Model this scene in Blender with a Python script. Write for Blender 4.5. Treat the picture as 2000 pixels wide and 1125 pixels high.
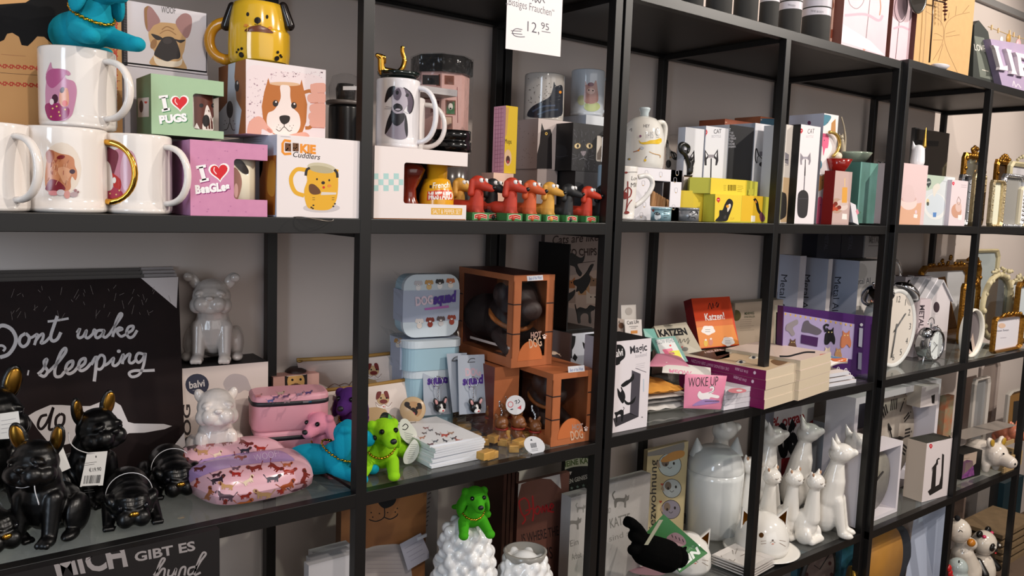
import bpy,bmesh,math,random
from mathutils import Vector,Matrix,Euler
from mathutils.geometry import tessellate_polygon
from mathutils.bvhtree import BVHTree
V=Vector
random.seed(7)
for o in list(bpy.data.objects):bpy.data.objects.remove(o)
SC=bpy.context.scene
COL=SC.collection
# ---------------------------------------------------------------- camera
FPX=1589.95
YAW,PIT,ROL=.66901,-.10399,.03558
CAM=V((-.56006,-1.05222,.03001))
FW=V((math.sin(YAW)*math.cos(PIT),math.cos(YAW)*math.cos(PIT),math.sin(PIT)))
_r=V((math.cos(YAW),-math.sin(YAW),0)); _u=_r.cross(FW)
RT=_r*math.cos(ROL)+_u*math.sin(ROL); UP=-_r*math.sin(ROL)+_u*math.cos(ROL)
cd=bpy.data.cameras.new('camera'); cd.sensor_width=36; cd.lens=FPX*36/2000; cd.clip_start=.01
co=bpy.data.objects.new('camera',cd); COL.objects.link(co)
m3=Matrix((RT,UP,-FW)).transposed()
co.matrix_world=Matrix.Translation(CAM)@m3.to_4x4()
SC.camera=co
# ---------------------------------------------------------------- world, lamps, exposure
SC.view_settings.view_transform='Standard'; SC.view_settings.look='None'
SC.view_settings.gamma=1; SC.view_settings.use_curve_mapping=False
SC.view_settings.exposure=0.15
w=bpy.data.worlds.new('world'); SC.world=w; w.use_nodes=True
bg=w.node_tree.nodes['Background']; bg.inputs[0].default_value=(1,.93,.89,1); bg.inputs[1].default_value=.15
def area(name,loc,target,sx,sy,power,col):
 l=bpy.data.lights.new(name,'AREA'); l.shape='RECTANGLE'; l.size=sx; l.size_y=sy; l.energy=power; l.color=col
 o=bpy.data.objects.new(name,l); COL.objects.link(o); o.location=loc
 o.rotation_euler=(V(target)-V(loc)).to_track_quat('-Z','Y').to_euler(); o['kind']='structure'
 return o
def spot(name,loc,target,power,col,ang=80,rad=.03):
 l=bpy.data.lights.new(name,'SPOT'); l.energy=power; l.color=col; l.spot_size=math.radians(ang); l.spot_blend=.5; l.shadow_soft_size=rad
 o=bpy.data.objects.new(name,l); COL.objects.link(o); o.location=loc
 o.rotation_euler=(V(target)-V(loc)).to_track_quat('-Z','Y').to_euler(); o['kind']='structure'
 return o
area('window_light',(-2.3,-1.5,.35),(.3,.1,-.1),.5,1.7,24,(.72,.85,1))
area('shop_window',(.4,-3.3,.55),(.7,.3,-.3),3.4,1.5,20,(1,.95,.92))
spot('ceiling_spot',(1.25,-1.55,1.25),(1.0,.1,-.1),84,(1,.90,.80),100)
spot('ceiling_spot',(2.75,-1.35,1.25),(2.0,.1,0),130,(1,.92,.83),100)
spot('ceiling_spot',(-.3,-1.75,1.25),(.0,.1,-.2),46,(1,.90,.82),100)
# ---------------------------------------------------------------- materials
def lin(c):
 c/=255.; return c/12.92 if c<=.04045 else((c+.055)/1.055)**2.4
def rgb(h):return tuple(lin(int(h[i:i+2],16))for i in(0,2,4))+(1,)
MC={}
def M(h,rough=.5,metal=0,spec=.5,coat=0,noise=0,nsc=60,bump=0,h2=None,sheen=0,trans=0):
 k=(h,rough,metal,spec,coat,noise,nsc,bump,h2,sheen,trans)
 if k in MC:return MC[k]
 m=bpy.data.materials.new('m_'+h); m.use_nodes=True; nt=m.node_tree; b=nt.nodes['Principled BSDF']
 b.inputs['Base Color'].default_value=rgb(h); b.inputs['Roughness'].default_value=rough; b.inputs['Metallic'].default_value=metal
 b.inputs['Specular IOR Level'].default_value=spec; b.inputs['Coat Weight'].default_value=coat
 if sheen:b.inputs['Sheen Weight'].default_value=sheen; b.inputs['Sheen Tint'].default_value=rgb(h)
 if noise or bump:
  tc=nt.nodes.new('ShaderNodeTexCoord'); n=nt.nodes.new('ShaderNodeTexNoise'); n.inputs['Scale'].default_value=nsc; n.inputs['Detail'].default_value=4
  nt.links.new(tc.outputs['Object'],n.inputs['Vector'])
  if noise:
   mx=nt.nodes.new('ShaderNodeMix'); mx.data_type='RGBA'
   c2=rgb(h2)if h2 else tuple(x*.55 for x in rgb(h)[:3])+(1,)
   mr=nt.nodes.new('ShaderNodeMapRange'); mr.inputs[1].default_value=.35; mr.inputs[2].default_value=.75; mr.inputs[4].default_value=noise
   nt.links.new(n.outputs['Fac'],mr.inputs[0]); nt.links.new(mr.outputs[0],mx.inputs[0])
   mx.inputs[6].default_value=rgb(h); mx.inputs[7].default_value=c2; nt.links.new(mx.outputs[2],b.inputs['Base Color'])
  if bump:
   bp=nt.nodes.new('ShaderNodeBump'); bp.inputs['Strength'].default_value=bump; bp.inputs['Distance'].default_value=.002
   nt.links.new(n.outputs['Fac'],bp.inputs['Height']); nt.links.new(bp.outputs[0],b.inputs['Normal'])
 MC[k]=m; return m
def glassy(name,tint,fres=1.25,rough=.03,bump=0,haze=0):
 if name in MC:return MC[name]
 m=bpy.data.materials.new(name); m.use_nodes=True; nt=m.node_tree; nt.nodes.remove(nt.nodes['Principled BSDF'])
 out=nt.nodes['Material Output']; t=nt.nodes.new('ShaderNodeBsdfTransparent'); t.inputs[0].default_value=rgb(tint)
 g=nt.nodes.new('ShaderNodeBsdfGlossy'); g.inputs['Roughness'].default_value=rough
 f=nt.nodes.new('ShaderNodeFresnel'); f.inputs[0].default_value=fres; mx=nt.nodes.new('ShaderNodeMixShader')
 ge=nt.nodes.new('ShaderNodeNewGeometry'); mm=nt.nodes.new('ShaderNodeMath'); mm.operation='SUBTRACT'; mm.inputs[0].default_value=1; m3_=nt.nodes.new('ShaderNodeMath'); m3_.operation='MULTIPLY'
 nt.links.new(ge.outputs['Backfacing'],mm.inputs[1]); nt.links.new(mm.outputs[0],m3_.inputs[0]); nt.links.new(f.outputs[0],m3_.inputs[1])
 nt.links.new(m3_.outputs[0],mx.inputs[0]); nt.links.new(t.outputs[0],mx.inputs[1]); nt.links.new(g.outputs[0],mx.inputs[2])
 last=mx
 if haze:
  d=nt.nodes.new('ShaderNodeBsdfDiffuse'); d.inputs[0].default_value=(.85,.85,.85,1); m2=nt.nodes.new('ShaderNodeMixShader'); m2.inputs[0].default_value=haze
  nt.links.new(mx.outputs[0],m2.inputs[1]); nt.links.new(d.outputs[0],m2.inputs[2]); last=m2
 if bump:
  n=nt.nodes.new('ShaderNodeTexNoise'); n.inputs['Scale'].default_value=45; tc=nt.nodes.new('ShaderNodeTexCoord'); nt.links.new(tc.outputs['Object'],n.inputs['Vector'])
  bp=nt.nodes.new('ShaderNodeBump'); bp.inputs['Strength'].default_value=bump; bp.inputs['Distance'].default_value=.01
  nt.links.new(n.outputs['Fac'],bp.inputs['Height']); nt.links.new(bp.outputs[0],g.inputs['Normal']); nt.links.new(bp.outputs[0],f.inputs['Normal'])
 nt.links.new(last.outputs[0],out.inputs[0]); MC[name]=m; return m
GLASS=glassy('shelf_glass','dfe6e3',1.5,.02,0,.05)
CLEAR=glassy('clear_plastic','f4f4f4',1.3,.06)
FILM=glassy('crinkled_film','f6f6f6',1.35,.1,.6,.012)
def card(h):return M(h,.45,spec=.35)
def matt(h):return M(h,.8,spec=.2)
def cer(h):return M(h,.12,coat=.3)
WHITE=card('e9e5e3'); BLACK=matt('141314'); INK=matt('1a1a1c'); CERW=cer('ece8e4'); GOLD=M('d9a544',.18,1); CHROME=M('d8d8dc',.08,1)
# ---------------------------------------------------------------- pixel -> place
def ray(u,v):return FW+RT*((u-1000)/FPX)-UP*((v-562.5)/FPX)
def G(u,v,z):d=ray(u,v); return CAM+d*((z-CAM.z)/d.z)
def F(u,v,y):d=ray(u,v); return CAM+d*((y-CAM.y)/d.y)
def pix(P):d=V(P)-CAM; z=d.dot(FW); return 1000+FPX*d.dot(RT)/z,562.5-FPX*d.dot(UP)/z
def X(u,y,z):
 d=V((0,y,z))-CAM; k=(u-1000)/FPX
 return V(((k*d.dot(FW)-d.dot(RT))/(RT.x-k*FW.x),y,z))
def top(P,v):
 lo,hi=P.z-.6,P.z+1.2
 for _ in range(40):
  mi=(lo+hi)/2
  if pix((P.x,P.y,mi))[1]>v:lo=mi
  else:hi=mi
 return lo
 # ---------------------------------------------------------------- mesh builder
def cat(pts,closed=False,n=6):
 pts=[V(p)for p in pts]; N=len(pts); out=[]
 for i in range(N if closed else N-1):
  a,b,c,d=(pts[(i-1)%N]if closed or i>0 else pts[0]*2-pts[1]),pts[i],pts[(i+1)%N],(pts[(i+2)%N]if closed or i+2<N else pts[-1]*2-pts[-2])
  for k in range(n):
   t=k/n; out.append(.5*((2*b)+(c-a)*t+(2*a-5*b+4*c-d)*t*t+(3*b-a-3*c+d)*t**3))
 if not closed:out.append(pts[-1])
 return out
class MB:
 def __init__(s):s.v=[]; s.f=[]; s.fm=[]; s.fs=[]; s.mats=[]
 def mi(s,m):
  if m not in s.mats:s.mats.append(m)
  return s.mats.index(m)
 def add(s,vs,fs,m,sm=False):
  o=len(s.v); k=s.mi(m); s.v+=[tuple(p)for p in vs]
  for f in fs:s.f.append(tuple(i+o for i in f)); s.fm.append(k); s.fs.append(sm)
  return s
 def box(s,O,ex,ey,ez,m,sides=None):
  O,ex,ey,ez=V(O),V(ex),V(ey),V(ez)
  vs=[O,O+ex,O+ex+ey,O+ey,O+ez,O+ex+ez,O+ex+ey+ez,O+ey+ez]
  fs={'bottom':(3,2,1,0),'top':(4,5,6,7),'front':(0,1,5,4),'right':(1,2,6,5),'back':(2,3,7,6),'left':(3,0,4,7)}
  if not sides:return s.add(vs,fs.values(),m)
  o=len(s.v); s.v+=[tuple(p)for p in vs]
  for k,f in fs.items():
   if sides.get(k,m)is not None:s.f.append(tuple(i+o for i in f)); s.fm.append(s.mi(sides.get(k,m))); s.fs.append(False)
  return s
 def abox(s,a,b,m,**k):return s.box(a,(b[0]-a[0],0,0),(0,b[1]-a[1],0),(0,0,b[2]-a[2]),m,**k)
 def lathe(s,c,prof,m,n=36,R=None,sm=True,sx=1,sy=1,a0=0,a1=2*math.pi):
  R=R or Matrix.Identity(3); c=V(c); full=abs(a1-a0-2*math.pi)<1e-6; vs=[]; fs=[]; k=len(prof); nn=n if full else n+1
  for i in range(nn):
   a=a0+(a1-a0)*i/n
   for(r,z)in prof:vs.append(c+R@V((r*math.cos(a)*sx,r*math.sin(a)*sy,z)))
  for i in range(n):
   j=(i+1)%nn
   for q in range(k-1):fs.append((i*k+q,j*k+q,j*k+q+1,i*k+q+1))
  return s.add(vs,fs,m,sm)
 def tube(s,pts,r,m,n=10,closed=False,flat=1,up=None,sm=True):
  pts=[V(p)for p in pts]; N=len(pts); rs=r if isinstance(r,(list,tuple))else[r]*N; vs=[]; fs=[]; prev=None
  for i,p in enumerate(pts):
   t=(pts[(i+1)%N]-pts[i-1])if closed else(pts[min(i+1,N-1)]-pts[max(i-1,0)])
   t.normalize()
   if up is not None:a=V(up).cross(t)
   else:
    a=prev-t*prev.dot(t)if prev else(V((0,0,1)).cross(t)if abs(t.z)<.9 else V((1,0,0)).cross(t))
   a.normalize(); prev=a; b=t.cross(a)
   for k in range(n):
    q=2*math.pi*k/n; vs.append(p+a*(rs[i]*math.cos(q)*flat)+b*(rs[i]*math.sin(q)))
  for i in range(N if closed else N-1):
   j=(i+1)%N
   for k in range(n):fs.append((i*n+k,i*n+(k+1)%n,j*n+(k+1)%n,j*n+k))
  if not closed:fs.append(tuple(reversed(range(n)))); fs.append(tuple((N-1)*n+k for k in range(n)))
  return s.add(vs,fs,m,sm)
 def ell(s,c,r,m,R=None,n=16,k=10,sm=True):
  if not isinstance(r,(tuple,list)):r=(r,r,r)
  R=R or Matrix.Identity(3); c=V(c); vs=[c+R@V((0,0,-r[2]))]; fs=[]
  for j in range(1,k):
   b=-math.pi/2+math.pi*j/k
   for i in range(n):a=2*math.pi*i/n; vs.append(c+R@V((r[0]*math.cos(b)*math.cos(a),r[1]*math.cos(b)*math.sin(a),r[2]*math.sin(b))))
  vs.append(c+R@V((0,0,r[2]))); L=len(vs)-1
  for i in range(n):
   fs.append((0,1+(i+1)%n,1+i)); fs.append((L,L-n+i,L-n+(i+1)%n))
   for j in range(k-2):fs.append((1+j*n+i,1+j*n+(i+1)%n,1+(j+1)*n+(i+1)%n,1+(j+1)*n+i))
  return s.add(vs,fs,m,sm)
 def cap(s,a,ra,b,rb,m,n=14):
  a,b=V(a),V(b); d=b-a; L=d.length
  if L<1e-6:return s.ell(a,ra,m)
  R=d.to_track_quat('Z','Y').to_matrix(); pr=[]
  for i in range(6):t=-math.pi/2+i*math.pi/10; pr.append((max(ra*math.cos(t),1e-6),ra*math.sin(t)))
  for i in range(6):t=i*math.pi/10; pr.append((max(rb*math.cos(t),1e-6),L+rb*math.sin(t)))
  return s.lathe(a,pr,m,n,R)
 def prism(s,pts,d,m,side=None):
  pts=[V(p)for p in pts]; n=len(pts); d=V(d); T=tessellate_polygon([pts])
  nr=sum(((pts[i]-pts[0]).cross(pts[(i+1)%n]-pts[0])for i in range(1,n-1)),V((0,0,0)))
  fl=nr.dot(d)<0
  fs=[t if not fl else t[::-1]for t in([tuple(x)for x in T])]
  def orient(t,w):
   g=(pts[t[1]]-pts[t[0]]).cross(pts[t[2]]-pts[t[0]]).dot(d); return t if(g>0)==w else t[::-1]
  s.add(pts+[p+d for p in pts],[tuple(i+n for i in orient(t,True))for t in fs]+[orient(t,False)for t in fs],m)
  sd=[(i,(i+1)%n,(i+1)%n+n,i+n)for i in range(n)]
  if fl:sd=[q[::-1]for q in sd]
  return s.add(pts+[p+d for p in pts],sd,side or m)
 def mesh(s,name,org):
  me=bpy.data.meshes.new(name); o=V(org); me.from_pydata([V(p)-o for p in s.v],[],s.f)
  for m in s.mats:me.materials.append(m)
  me.polygons.foreach_set('material_index',s.fm); me.polygons.foreach_set('use_smooth',s.fs); me.update(); return me
 def base(s):
  if not s.v:return V((0,0,0))
  a=[min(p[i]for p in s.v)for i in range(3)]; b=[max(p[i]for p in s.v)for i in range(3)]
  return V(((a[0]+b[0])/2,(a[1]+b[1])/2,a[2]))
def tag(o,label=None,cat_=None,group=None,kind=None):
 if label:o['label']=label
 if cat_:o['category']=cat_
 if group:o['group']=group
 if kind:o['kind']=kind
 return o
def thing(name,label,cat_,loc,group=None):
 o=bpy.data.objects.new(name,None); o.empty_display_size=.02; COL.objects.link(o); o.location=V(loc); return tag(o,label,cat_,group)
def wloc(o):
 p=V((0,0,0))
 while o:p+=o.location; o=o.parent
 return p
def part(mb,name,parent,label=None,bev=0):
 org=wloc(parent); o=bpy.data.objects.new(name,mb.mesh(name,org)); COL.objects.link(o); o.parent=parent
 if label:o['label']=label
 if bev:bevel(o,bev)
 return o
def solo(mb,name,label=None,cat_=None,group=None,bev=0,kind=None):
 org=mb.base(); o=bpy.data.objects.new(name,mb.mesh(name,org)); COL.objects.link(o); o.location=org
 if bev:bevel(o,bev)
 return tag(o,label,cat_,group,kind)
def bevel(o,w,seg=2):
 b=o.modifiers.new('bevel','BEVEL'); b.width=w; b.segments=seg; b.limit_method='ANGLE'; b.angle_limit=math.radians(40)
 # ---------------------------------------------------------------- printing on surfaces
GC={}
def glyphs(txt,bold):
 if(txt,bold)in GC:return GC[(txt,bold)]
 c=bpy.data.curves.new('t','FONT'); c.body=txt; c.size=1; c.fill_mode='FRONT'; c.resolution_u=3; c.offset=bold
 o=bpy.data.objects.new('t',c); me=o.to_mesh(); me.calc_loop_triangles()
 vs=[(p.co.x,p.co.y)for p in me.vertices]; ts=[tuple(t.vertices)for t in me.loop_triangles]
 o.to_mesh_clear(); bpy.data.objects.remove(o); bpy.data.curves.remove(c)
 GC[(txt,bold)]=(vs,ts); return vs,ts
def capheight():
 vs,_=glyphs('H',0); return max(p[1]for p in vs)
class Surf:
 fine=0
 def __init__(s):s.k=0
 def emit(s,mb,vs,ts,m):
  s.k+=0 if len(vs)<10 else 1; off=.0003+.00007*s.k if s.fine else .0001+.000011*s.k; off+=.000006 if len(vs)<10 else 0; vs=list(vs); ts=list(ts)
  if s.fine:
   for _ in range(5):
    big=False; nt=[]; mid={}
    def md(i,j):
     q=(min(i,j),max(i,j))
     if q not in mid:vs.append(((vs[i][0]+vs[j][0])/2,(vs[i][1]+vs[j][1])/2)); mid[q]=len(vs)-1
     return mid[q]
    ln=lambda i,j:math.hypot(vs[i][0]-vs[j][0],vs[i][1]-vs[j][1])
    for a,b,c in ts:
     e=[(ln(a,b),0),(ln(b,c),1),(ln(c,a),2)]
     if max(e)[0]>s.fine:
      big=True; x,y,z=md(a,b),md(b,c),md(c,a); nt+=[(a,x,z),(x,b,y),(z,y,c),(x,y,z)]
     else:nt.append((a,b,c))
    ts=nt
    if not big:break
  P=[]; N=[]
  for(u,v)in vs:
   h=s.hit(u,v); P.append(h[0]+h[1]*off if h else None); N.append(h[1]if h else None)
  fs=[]
  for t in ts:
   if any(P[i]is None for i in t):continue
   g=(P[t[1]]-P[t[0]]).cross(P[t[2]]-P[t[0]]).dot(N[t[0]])
   fs.append(t if g>0 else t[::-1])
  mb.add([p if p is not None else V((0,0,-9))for p in P],fs,m,bool(s.fine))
  if any(p is None for p in P):
   o=len(mb.v)-len(P); ok=[p is not None for p in P]; mp={}; nv=[]
   for i,g in enumerate(ok):
    if g:mp[o+i]=o+len(nv); nv.append(mb.v[o+i])
   mb.v[o:]=nv; nf=len(fs)
   if nf:mb.f[-nf:]=[tuple(mp[i]for i in f)for f in mb.f[-nf:]]
 def poly(s,mb,pts,m,sm=False):
  if sm:pts=[(p.x,p.y)for p in cat([(a,b,0)for a,b in pts],True,5)]
  s.emit(mb,pts,[tuple(t)for t in tessellate_polygon([[V((a,b,0))for a,b in pts]])],m)
 def ell(s,mb,c,r,m,ang=0,n=20):
  a=math.radians(ang); ru,rv=r if isinstance(r,(tuple,list))else(r,r); vs=[c]
  for i in range(n):
   q=2*math.pi*i/n; x,y=ru*math.cos(q),rv*math.sin(q); vs.append((c[0]+x*math.cos(a)-y*math.sin(a),c[1]+x*math.sin(a)+y*math.cos(a)))
  s.emit(mb,vs,[(0,1+i,1+(i+1)%n)for i in range(n)],m)
 def stroke(s,mb,pts,w,m,sm=True,closed=False):
  pts=[V((a,b,0))for a,b in pts]
  if sm and len(pts)>2:pts=cat(pts,closed,5)
  N=len(pts); vs=[]; ts=[]; ws=w if isinstance(w,(list,tuple))else None
  for i,p in enumerate(pts):
   t=(pts[(i+1)%N]-pts[i-1])if closed else pts[min(i+1,N-1)]-pts[max(i-1,0)]
   if t.length<1e-9:t=V((1,0,0))
   t.normalize(); q=i/max(N-1,1)
   ww=(ws[0]*(1-q)+ws[-1]*q if len(ws)==2 else ws[min(int(q*len(ws)),len(ws)-1)])/2 if ws else w/2
   n=V((-t.y,t.x,0))*ww; vs+=[((p+n).x,(p+n).y),((p-n).x,(p-n).y)]
  for i in range(N if closed else N-1):
   a,b=2*i,2*((i+1)%N); ts+=[(a,a+1,b),(a+1,b+1,b)]
  s.emit(mb,vs,ts,m)
 def text(s,mb,txt,bl,br,tl,m,bold=0.0,arc=0):
  vs,ts=glyphs(txt,bold)
  if not vs:return
  x0=min(p[0]for p in vs); x1=max(p[0]for p in vs); ch=capheight(); out=[]
  ex=((br[0]-bl[0])/(x1-x0),(br[1]-bl[1])/(x1-x0)); ey=((tl[0]-bl[0])/ch,(tl[1]-bl[1])/ch)
  for x,y in vs:
   q=(x-x0)/(x1-x0); b=arc*4*q*(1-q)
   out.append((bl[0]+ex[0]*(x-x0)+ey[0]*y,bl[1]+ex[1]*(x-x0)+ey[1]*y-b))
  s.emit(mb,out,ts,m)
 def lines(s,mb,a,b,dn,n,w,m,jit=.25):
  for i in range(n):
   t=1-random.random()*jit; p=(a[0]+dn[0]*i,a[1]+dn[1]*i)
   s.stroke(mb,[p,(p[0]+(b[0]-a[0])*t,p[1]+(b[1]-a[1])*t)],w,m,False)
 def heart(s,mb,c,r,m,tilt=0):
  P=[]
  for i in range(28):
   t=2*math.pi*i/28; x=16*math.sin(t)**3/16; y=-(13*math.cos(t)-5*math.cos(2*t)-2*math.cos(3*t)-math.cos(4*t))/16
   a=math.radians(tilt); P.append((c[0]+r*(x*math.cos(a)-y*math.sin(a)),c[1]+r*(x*math.sin(a)+y*math.cos(a))))
  s.poly(mb,P,m)
class Pl(Surf):
 lim=None
 def __init__(s,O,ax,ay):Surf.__init__(s); s.O=V(O); s.ax=V(ax).normalized(); s.ay=V(ay).normalized(); s.n=s.ax.cross(s.ay)
 def hit(s,u,v):
  d=ray(u,v); t=(s.O-CAM).dot(s.n)/d.dot(s.n); P=CAM+d*t
  if s.lim:
   q=P-s.O; P=s.O+s.ax*min(max(q.dot(s.ax),0),s.lim[0])+s.ay*min(max(q.dot(s.ay),0),s.lim[1])
  return P,s.n
class Cy(Surf):
 fine=6
 def __init__(s,c,R,k=0):Surf.__init__(s); s.c=V(c); s.R=R; s.k0=k
 def hit(s,u,v):
  d=ray(u,v); o=CAM-s.c; kk=s.k0;
  a=d.x*d.x+d.y*d.y-(kk*d.z)**2; b=2*(o.x*d.x+o.y*d.y-kk*d.z*(s.R+kk*o.z)); c=o.x*o.x+o.y*o.y-(s.R+kk*o.z)**2
  q=b*b-4*a*c
  if q<0:return None
  P=CAM+d*((-b-math.sqrt(q))/(2*a)); n=V((P.x-s.c.x,P.y-s.c.y,0)); n.normalize(); return P,n
class Bv(Surf):
 fine=6
 def __init__(s,mb):Surf.__init__(s); s.t=BVHTree.FromPolygons([V(p)for p in mb.v],mb.f)
 def hit(s,u,v):
  h=s.t.ray_cast(CAM,ray(u,v).normalized())
  if h[0]is None:return None
  n=h[1]; return h[0],(n if n.dot(ray(u,v))<0 else-n)
  # ---------------------------------------------------------------- common things
UZ=V((0,0,1))
class Bx:pass
def cyl(uL,uR,y,z):
 c=X((uL+uR)/2,y,z); return c,(uR-uL)/2/FPX*(c-CAM).dot(FW)
def carton(A,B,vtop,depth,front,left=None,topm=None,right=None,h=None,mb=None,ul=None):
 """upright pack: A, B the front base corners, top edge above A at row vtop; gives its mesh builder and printable faces"""
 A,B=V(A),V(B); b=Bx(); ex=(B-A); ex.z=0; b.w=ex.length; ex.normalize(); ey=UZ.cross(ex); h=h or top(A,vtop)-A.z
 if ul is not None:
  lo,hi=0,.4
  for _ in range(30):
   mi=(lo+hi)/2
   if pix(A+ey*mi+UZ*h)[0]>ul:lo=mi
   else:hi=mi
  depth=lo
 b.h=h; b.A=A; b.B=B; b.ex=ex; b.ey=ey; b.mb=mb or MB(); b.d=depth
 b.mb.box(A,ex*b.w,ey*depth,UZ*h,front,{'left':left or front,'top':topm or front,'right':right or left or front})
 b.front=Pl(A,ex,UZ); b.left=Pl(A+ey*depth,-ey,UZ); b.top=Pl(A+UZ*h,ex,ey); b.right=Pl(B,ey,UZ)
 b.front.lim=(b.w,h); b.left.lim=b.right.lim=(depth,h); b.top.lim=(b.w,depth)
 return b
def mug(c,R,H,body,handle=None,ha=0,hw=.030,hr=.0055,name='mug',label='',grp=None,prints=None,hh=.72,taper=0,hmat=None,hname='handle',hlab=None):
 """straight mug standing on c; handle at compass angle ha (degrees, 0 = +X)"""
 T=thing(name,label,'mug',c,grp); b=MB(); t=.0038
 pr=[(0,0),(R*.88,0),(R*.97,.002),(R,.007)]
 for i in range(9):pr.append((R+taper*i/8,.007+(H-.010)*i/8))
 RT_=R+taper
 pr+=[(RT_-.0006,H-.001),(RT_-t/2,H),(RT_-t+.0006,H-.001),(R-t,.012),(R-t-.006,.007),(0,.006)]
 b.lathe(c,pr,body,48)
 S=Cy(V(c),R,taper/H)
 if prints:prints(b,S)
 part(b,'cup',T)
 if handle is not False:
  a=math.radians(ha); dr=V((math.cos(a),math.sin(a),0)); hb=MB(); z0=H*(1-hh)/2; z1=H-z0; P=[]
  for i in range(17):
   q=-math.pi/2+math.pi*i/16; P.append(V(c)+dr*(R-.003+hw*max(math.cos(q),0)**.75)+UZ*((z0+z1)/2+(z1-z0)/2*math.sin(q)))
  hb.tube(P,hr,hmat or body,14,flat=.72,up=dr.cross(UZ))
  part(hb,hname,T,hlab)
 return T
 # ---------------------------------------------------------------- modelled figures
def blob(mb,vox,it,mat=None,keep=None):
 """one continuous skin over overlapping solids"""
 me=mb.mesh('t',(0,0,0)); o=bpy.data.objects.new('t',me); COL.objects.link(o)
 r=o.modifiers.new('r','REMESH'); r.mode='VOXEL'; r.voxel_size=vox
 if it:q=o.modifiers.new('s','SMOOTH'); q.iterations=it; q.factor=.5
 dg=bpy.context.evaluated_depsgraph_get(); e=o.evaluated_get(dg); m2=e.to_mesh(); out=MB()
 out.add([p.co.copy()for p in m2.vertices],[tuple(p.vertices)for p in m2.polygons],mat or mb.mats[0],True)
 e.to_mesh_clear(); bpy.data.objects.remove(o); bpy.data.meshes.remove(me); return out
def kids(o):return[c for c in bpy.data.objects if c.parent==o]
def place(T,loc,rz=0,sc=1,rx=0,ry=0):
 T.location=V(loc); T.rotation_euler=(math.radians(rx),math.radians(ry),math.radians(rz)); T.scale=(sc,sc,sc); return T
def dup(T,loc,rz=0,sc=1,label=None,mats=None,rx=0,ry=0,skip=()):
 r=T.copy(); COL.objects.link(r); place(r,loc,rz,sc,rx,ry)
 if label:r['label']=label
 def rec(a,b):
  for ch in kids(a):
   if ch.name.split('.')[0]in skip:continue
   c=ch.copy(); COL.objects.link(c); c.parent=b
   if mats and c.data and any(m in mats for m in c.data.materials):
    c.data=c.data.copy()
    for i,m in enumerate(c.data.materials):
     if m in mats:c.data.materials[i]=mats[m]
   rec(ch,c)
 rec(T,r); return r
def rot(x=0,y=0,z=0):return Euler((math.radians(x),math.radians(y),math.radians(z))).to_matrix()
# ---------------------------------------------------------------- the room
DEP=.36311; ZT,ZG,ZB,ZF=.3947,-.40715,-.81991,-1.232
WY=DEP+.012
wallm=M('d6c9c1',.85,noise=.25,nsc=3,h2='c6b9b2',bump=.15)
def struct(mb,name):return solo(mb,name,kind='structure')
struct(MB().abox((-3.2,WY,-1.36),(5.2,WY+.1,1.5),wallm),'wall_back')
struct(MB().abox((-3.2,-3.4,-1.42),(5.2,WY,-1.36),M('6e5a4a',.6,noise=.5,nsc=8)),'floor')
struct(MB().abox((-3.2,-3.4,1.5),(5.2,WY,1.56),M('d8d2ca',.9)),'ceiling')
struct(MB().abox((5.2,-3.4,-1.36),(5.3,WY,1.5),M('c9c0b8',.9)),'wall_right')
struct(MB().abox((2.0,WY-.016,.848),(5.2,WY,.872),M('8d8a88',.4)),'trim_1')
# ---------------------------------------------------------------- shelving units
BLK=M('0f0e0e',.40,spec=.5); BRD=M('100f0e',.45,spec=.35)
BRDU=M('100e0e',.5)
def shelving(x0,dy,dz,label):
 T=thing('shelving_unit',label,'shelf',(x0+.5,dy+DEP/2,-1.36),'black metal shelving units along the wall'); p=.018
 for yy in(dy,dy+DEP-p):
  for xx in(x0,x0+.5-p/2,x0+1-p):part(MB().abox((xx,yy,-1.36),(xx+p,yy+p,ZT+dz+.001),BLK),'post',T,bev=.0008)
 for z,th,nm in((ZT+dz+.0205,.0205,'top_board'),(dz,.0215,'middle_board'),(ZF+dz,.0215,'bottom_board')):
  b=MB(); b.abox((x0,dy+.0005,z-th),(x0+1,dy+.019,z),BLK); part(b,'front_rail',T,bev=.0008)
  b=MB(); b.abox((x0,dy+DEP-.019,z-th),(x0+1,dy+DEP-.0005,z),BLK); part(b,'back_rail',T)
  b=MB(); b.abox((x0+.001,dy+.019,z-.014),(x0+.999,dy+DEP-.019,z-.0003),BRD); part(b,nm,T)
  for xx in(x0,x0+.5-p/2,x0+1-p):part(MB().abox((xx,dy+.019,z-th-.006),(xx+p,dy+DEP-.019,z-.0141),BRDU),'side_rail',T)
 for z in(ZG+dz,ZB+dz):
  for yy in(dy+.0004,dy+DEP-.0184):part(MB().abox((x0,yy,z-.0215),(x0+1,yy+.018,z-.0002),BLK),'front_rail' if yy<dy+.1 else 'back_rail',T,bev=.0008)
  for xx in(x0,x0+.5-p/2,x0+1-p):
   part(MB().abox((xx,dy+.018,z-.0215),(xx+p,dy+DEP-.018,z-.0065),BLK),'side_rail',T)
  for xx in(x0+p+.001,x0+.5+p/2+.001):
   part(MB().abox((xx-.004,dy+.0185,z-.005),(xx+.5-1.5*p+.002,dy+DEP-.0185,z-.0004),GLASS),'glass_shelf',T,'clear glass shelf')
   for q in(xx+.006,xx+.5-1.5*p-.016):part(MB().abox((q,dy+.0185,z-.012),(q+.010,dy+.034,z-.0052),BLK),'glass_support',T)
 return T
shelving(-.5,0,0,'black shelving unit on the left holding dog mugs and dog figurines')
shelving(.50641,0,.00512,'black shelving unit in the middle holding cat gifts')
shelving(1.5068,-.01371,.00959,'black shelving unit on the right holding clocks and gold frames')
Z2=.00512; Z3=.00959; Y3=-.01371
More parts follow.
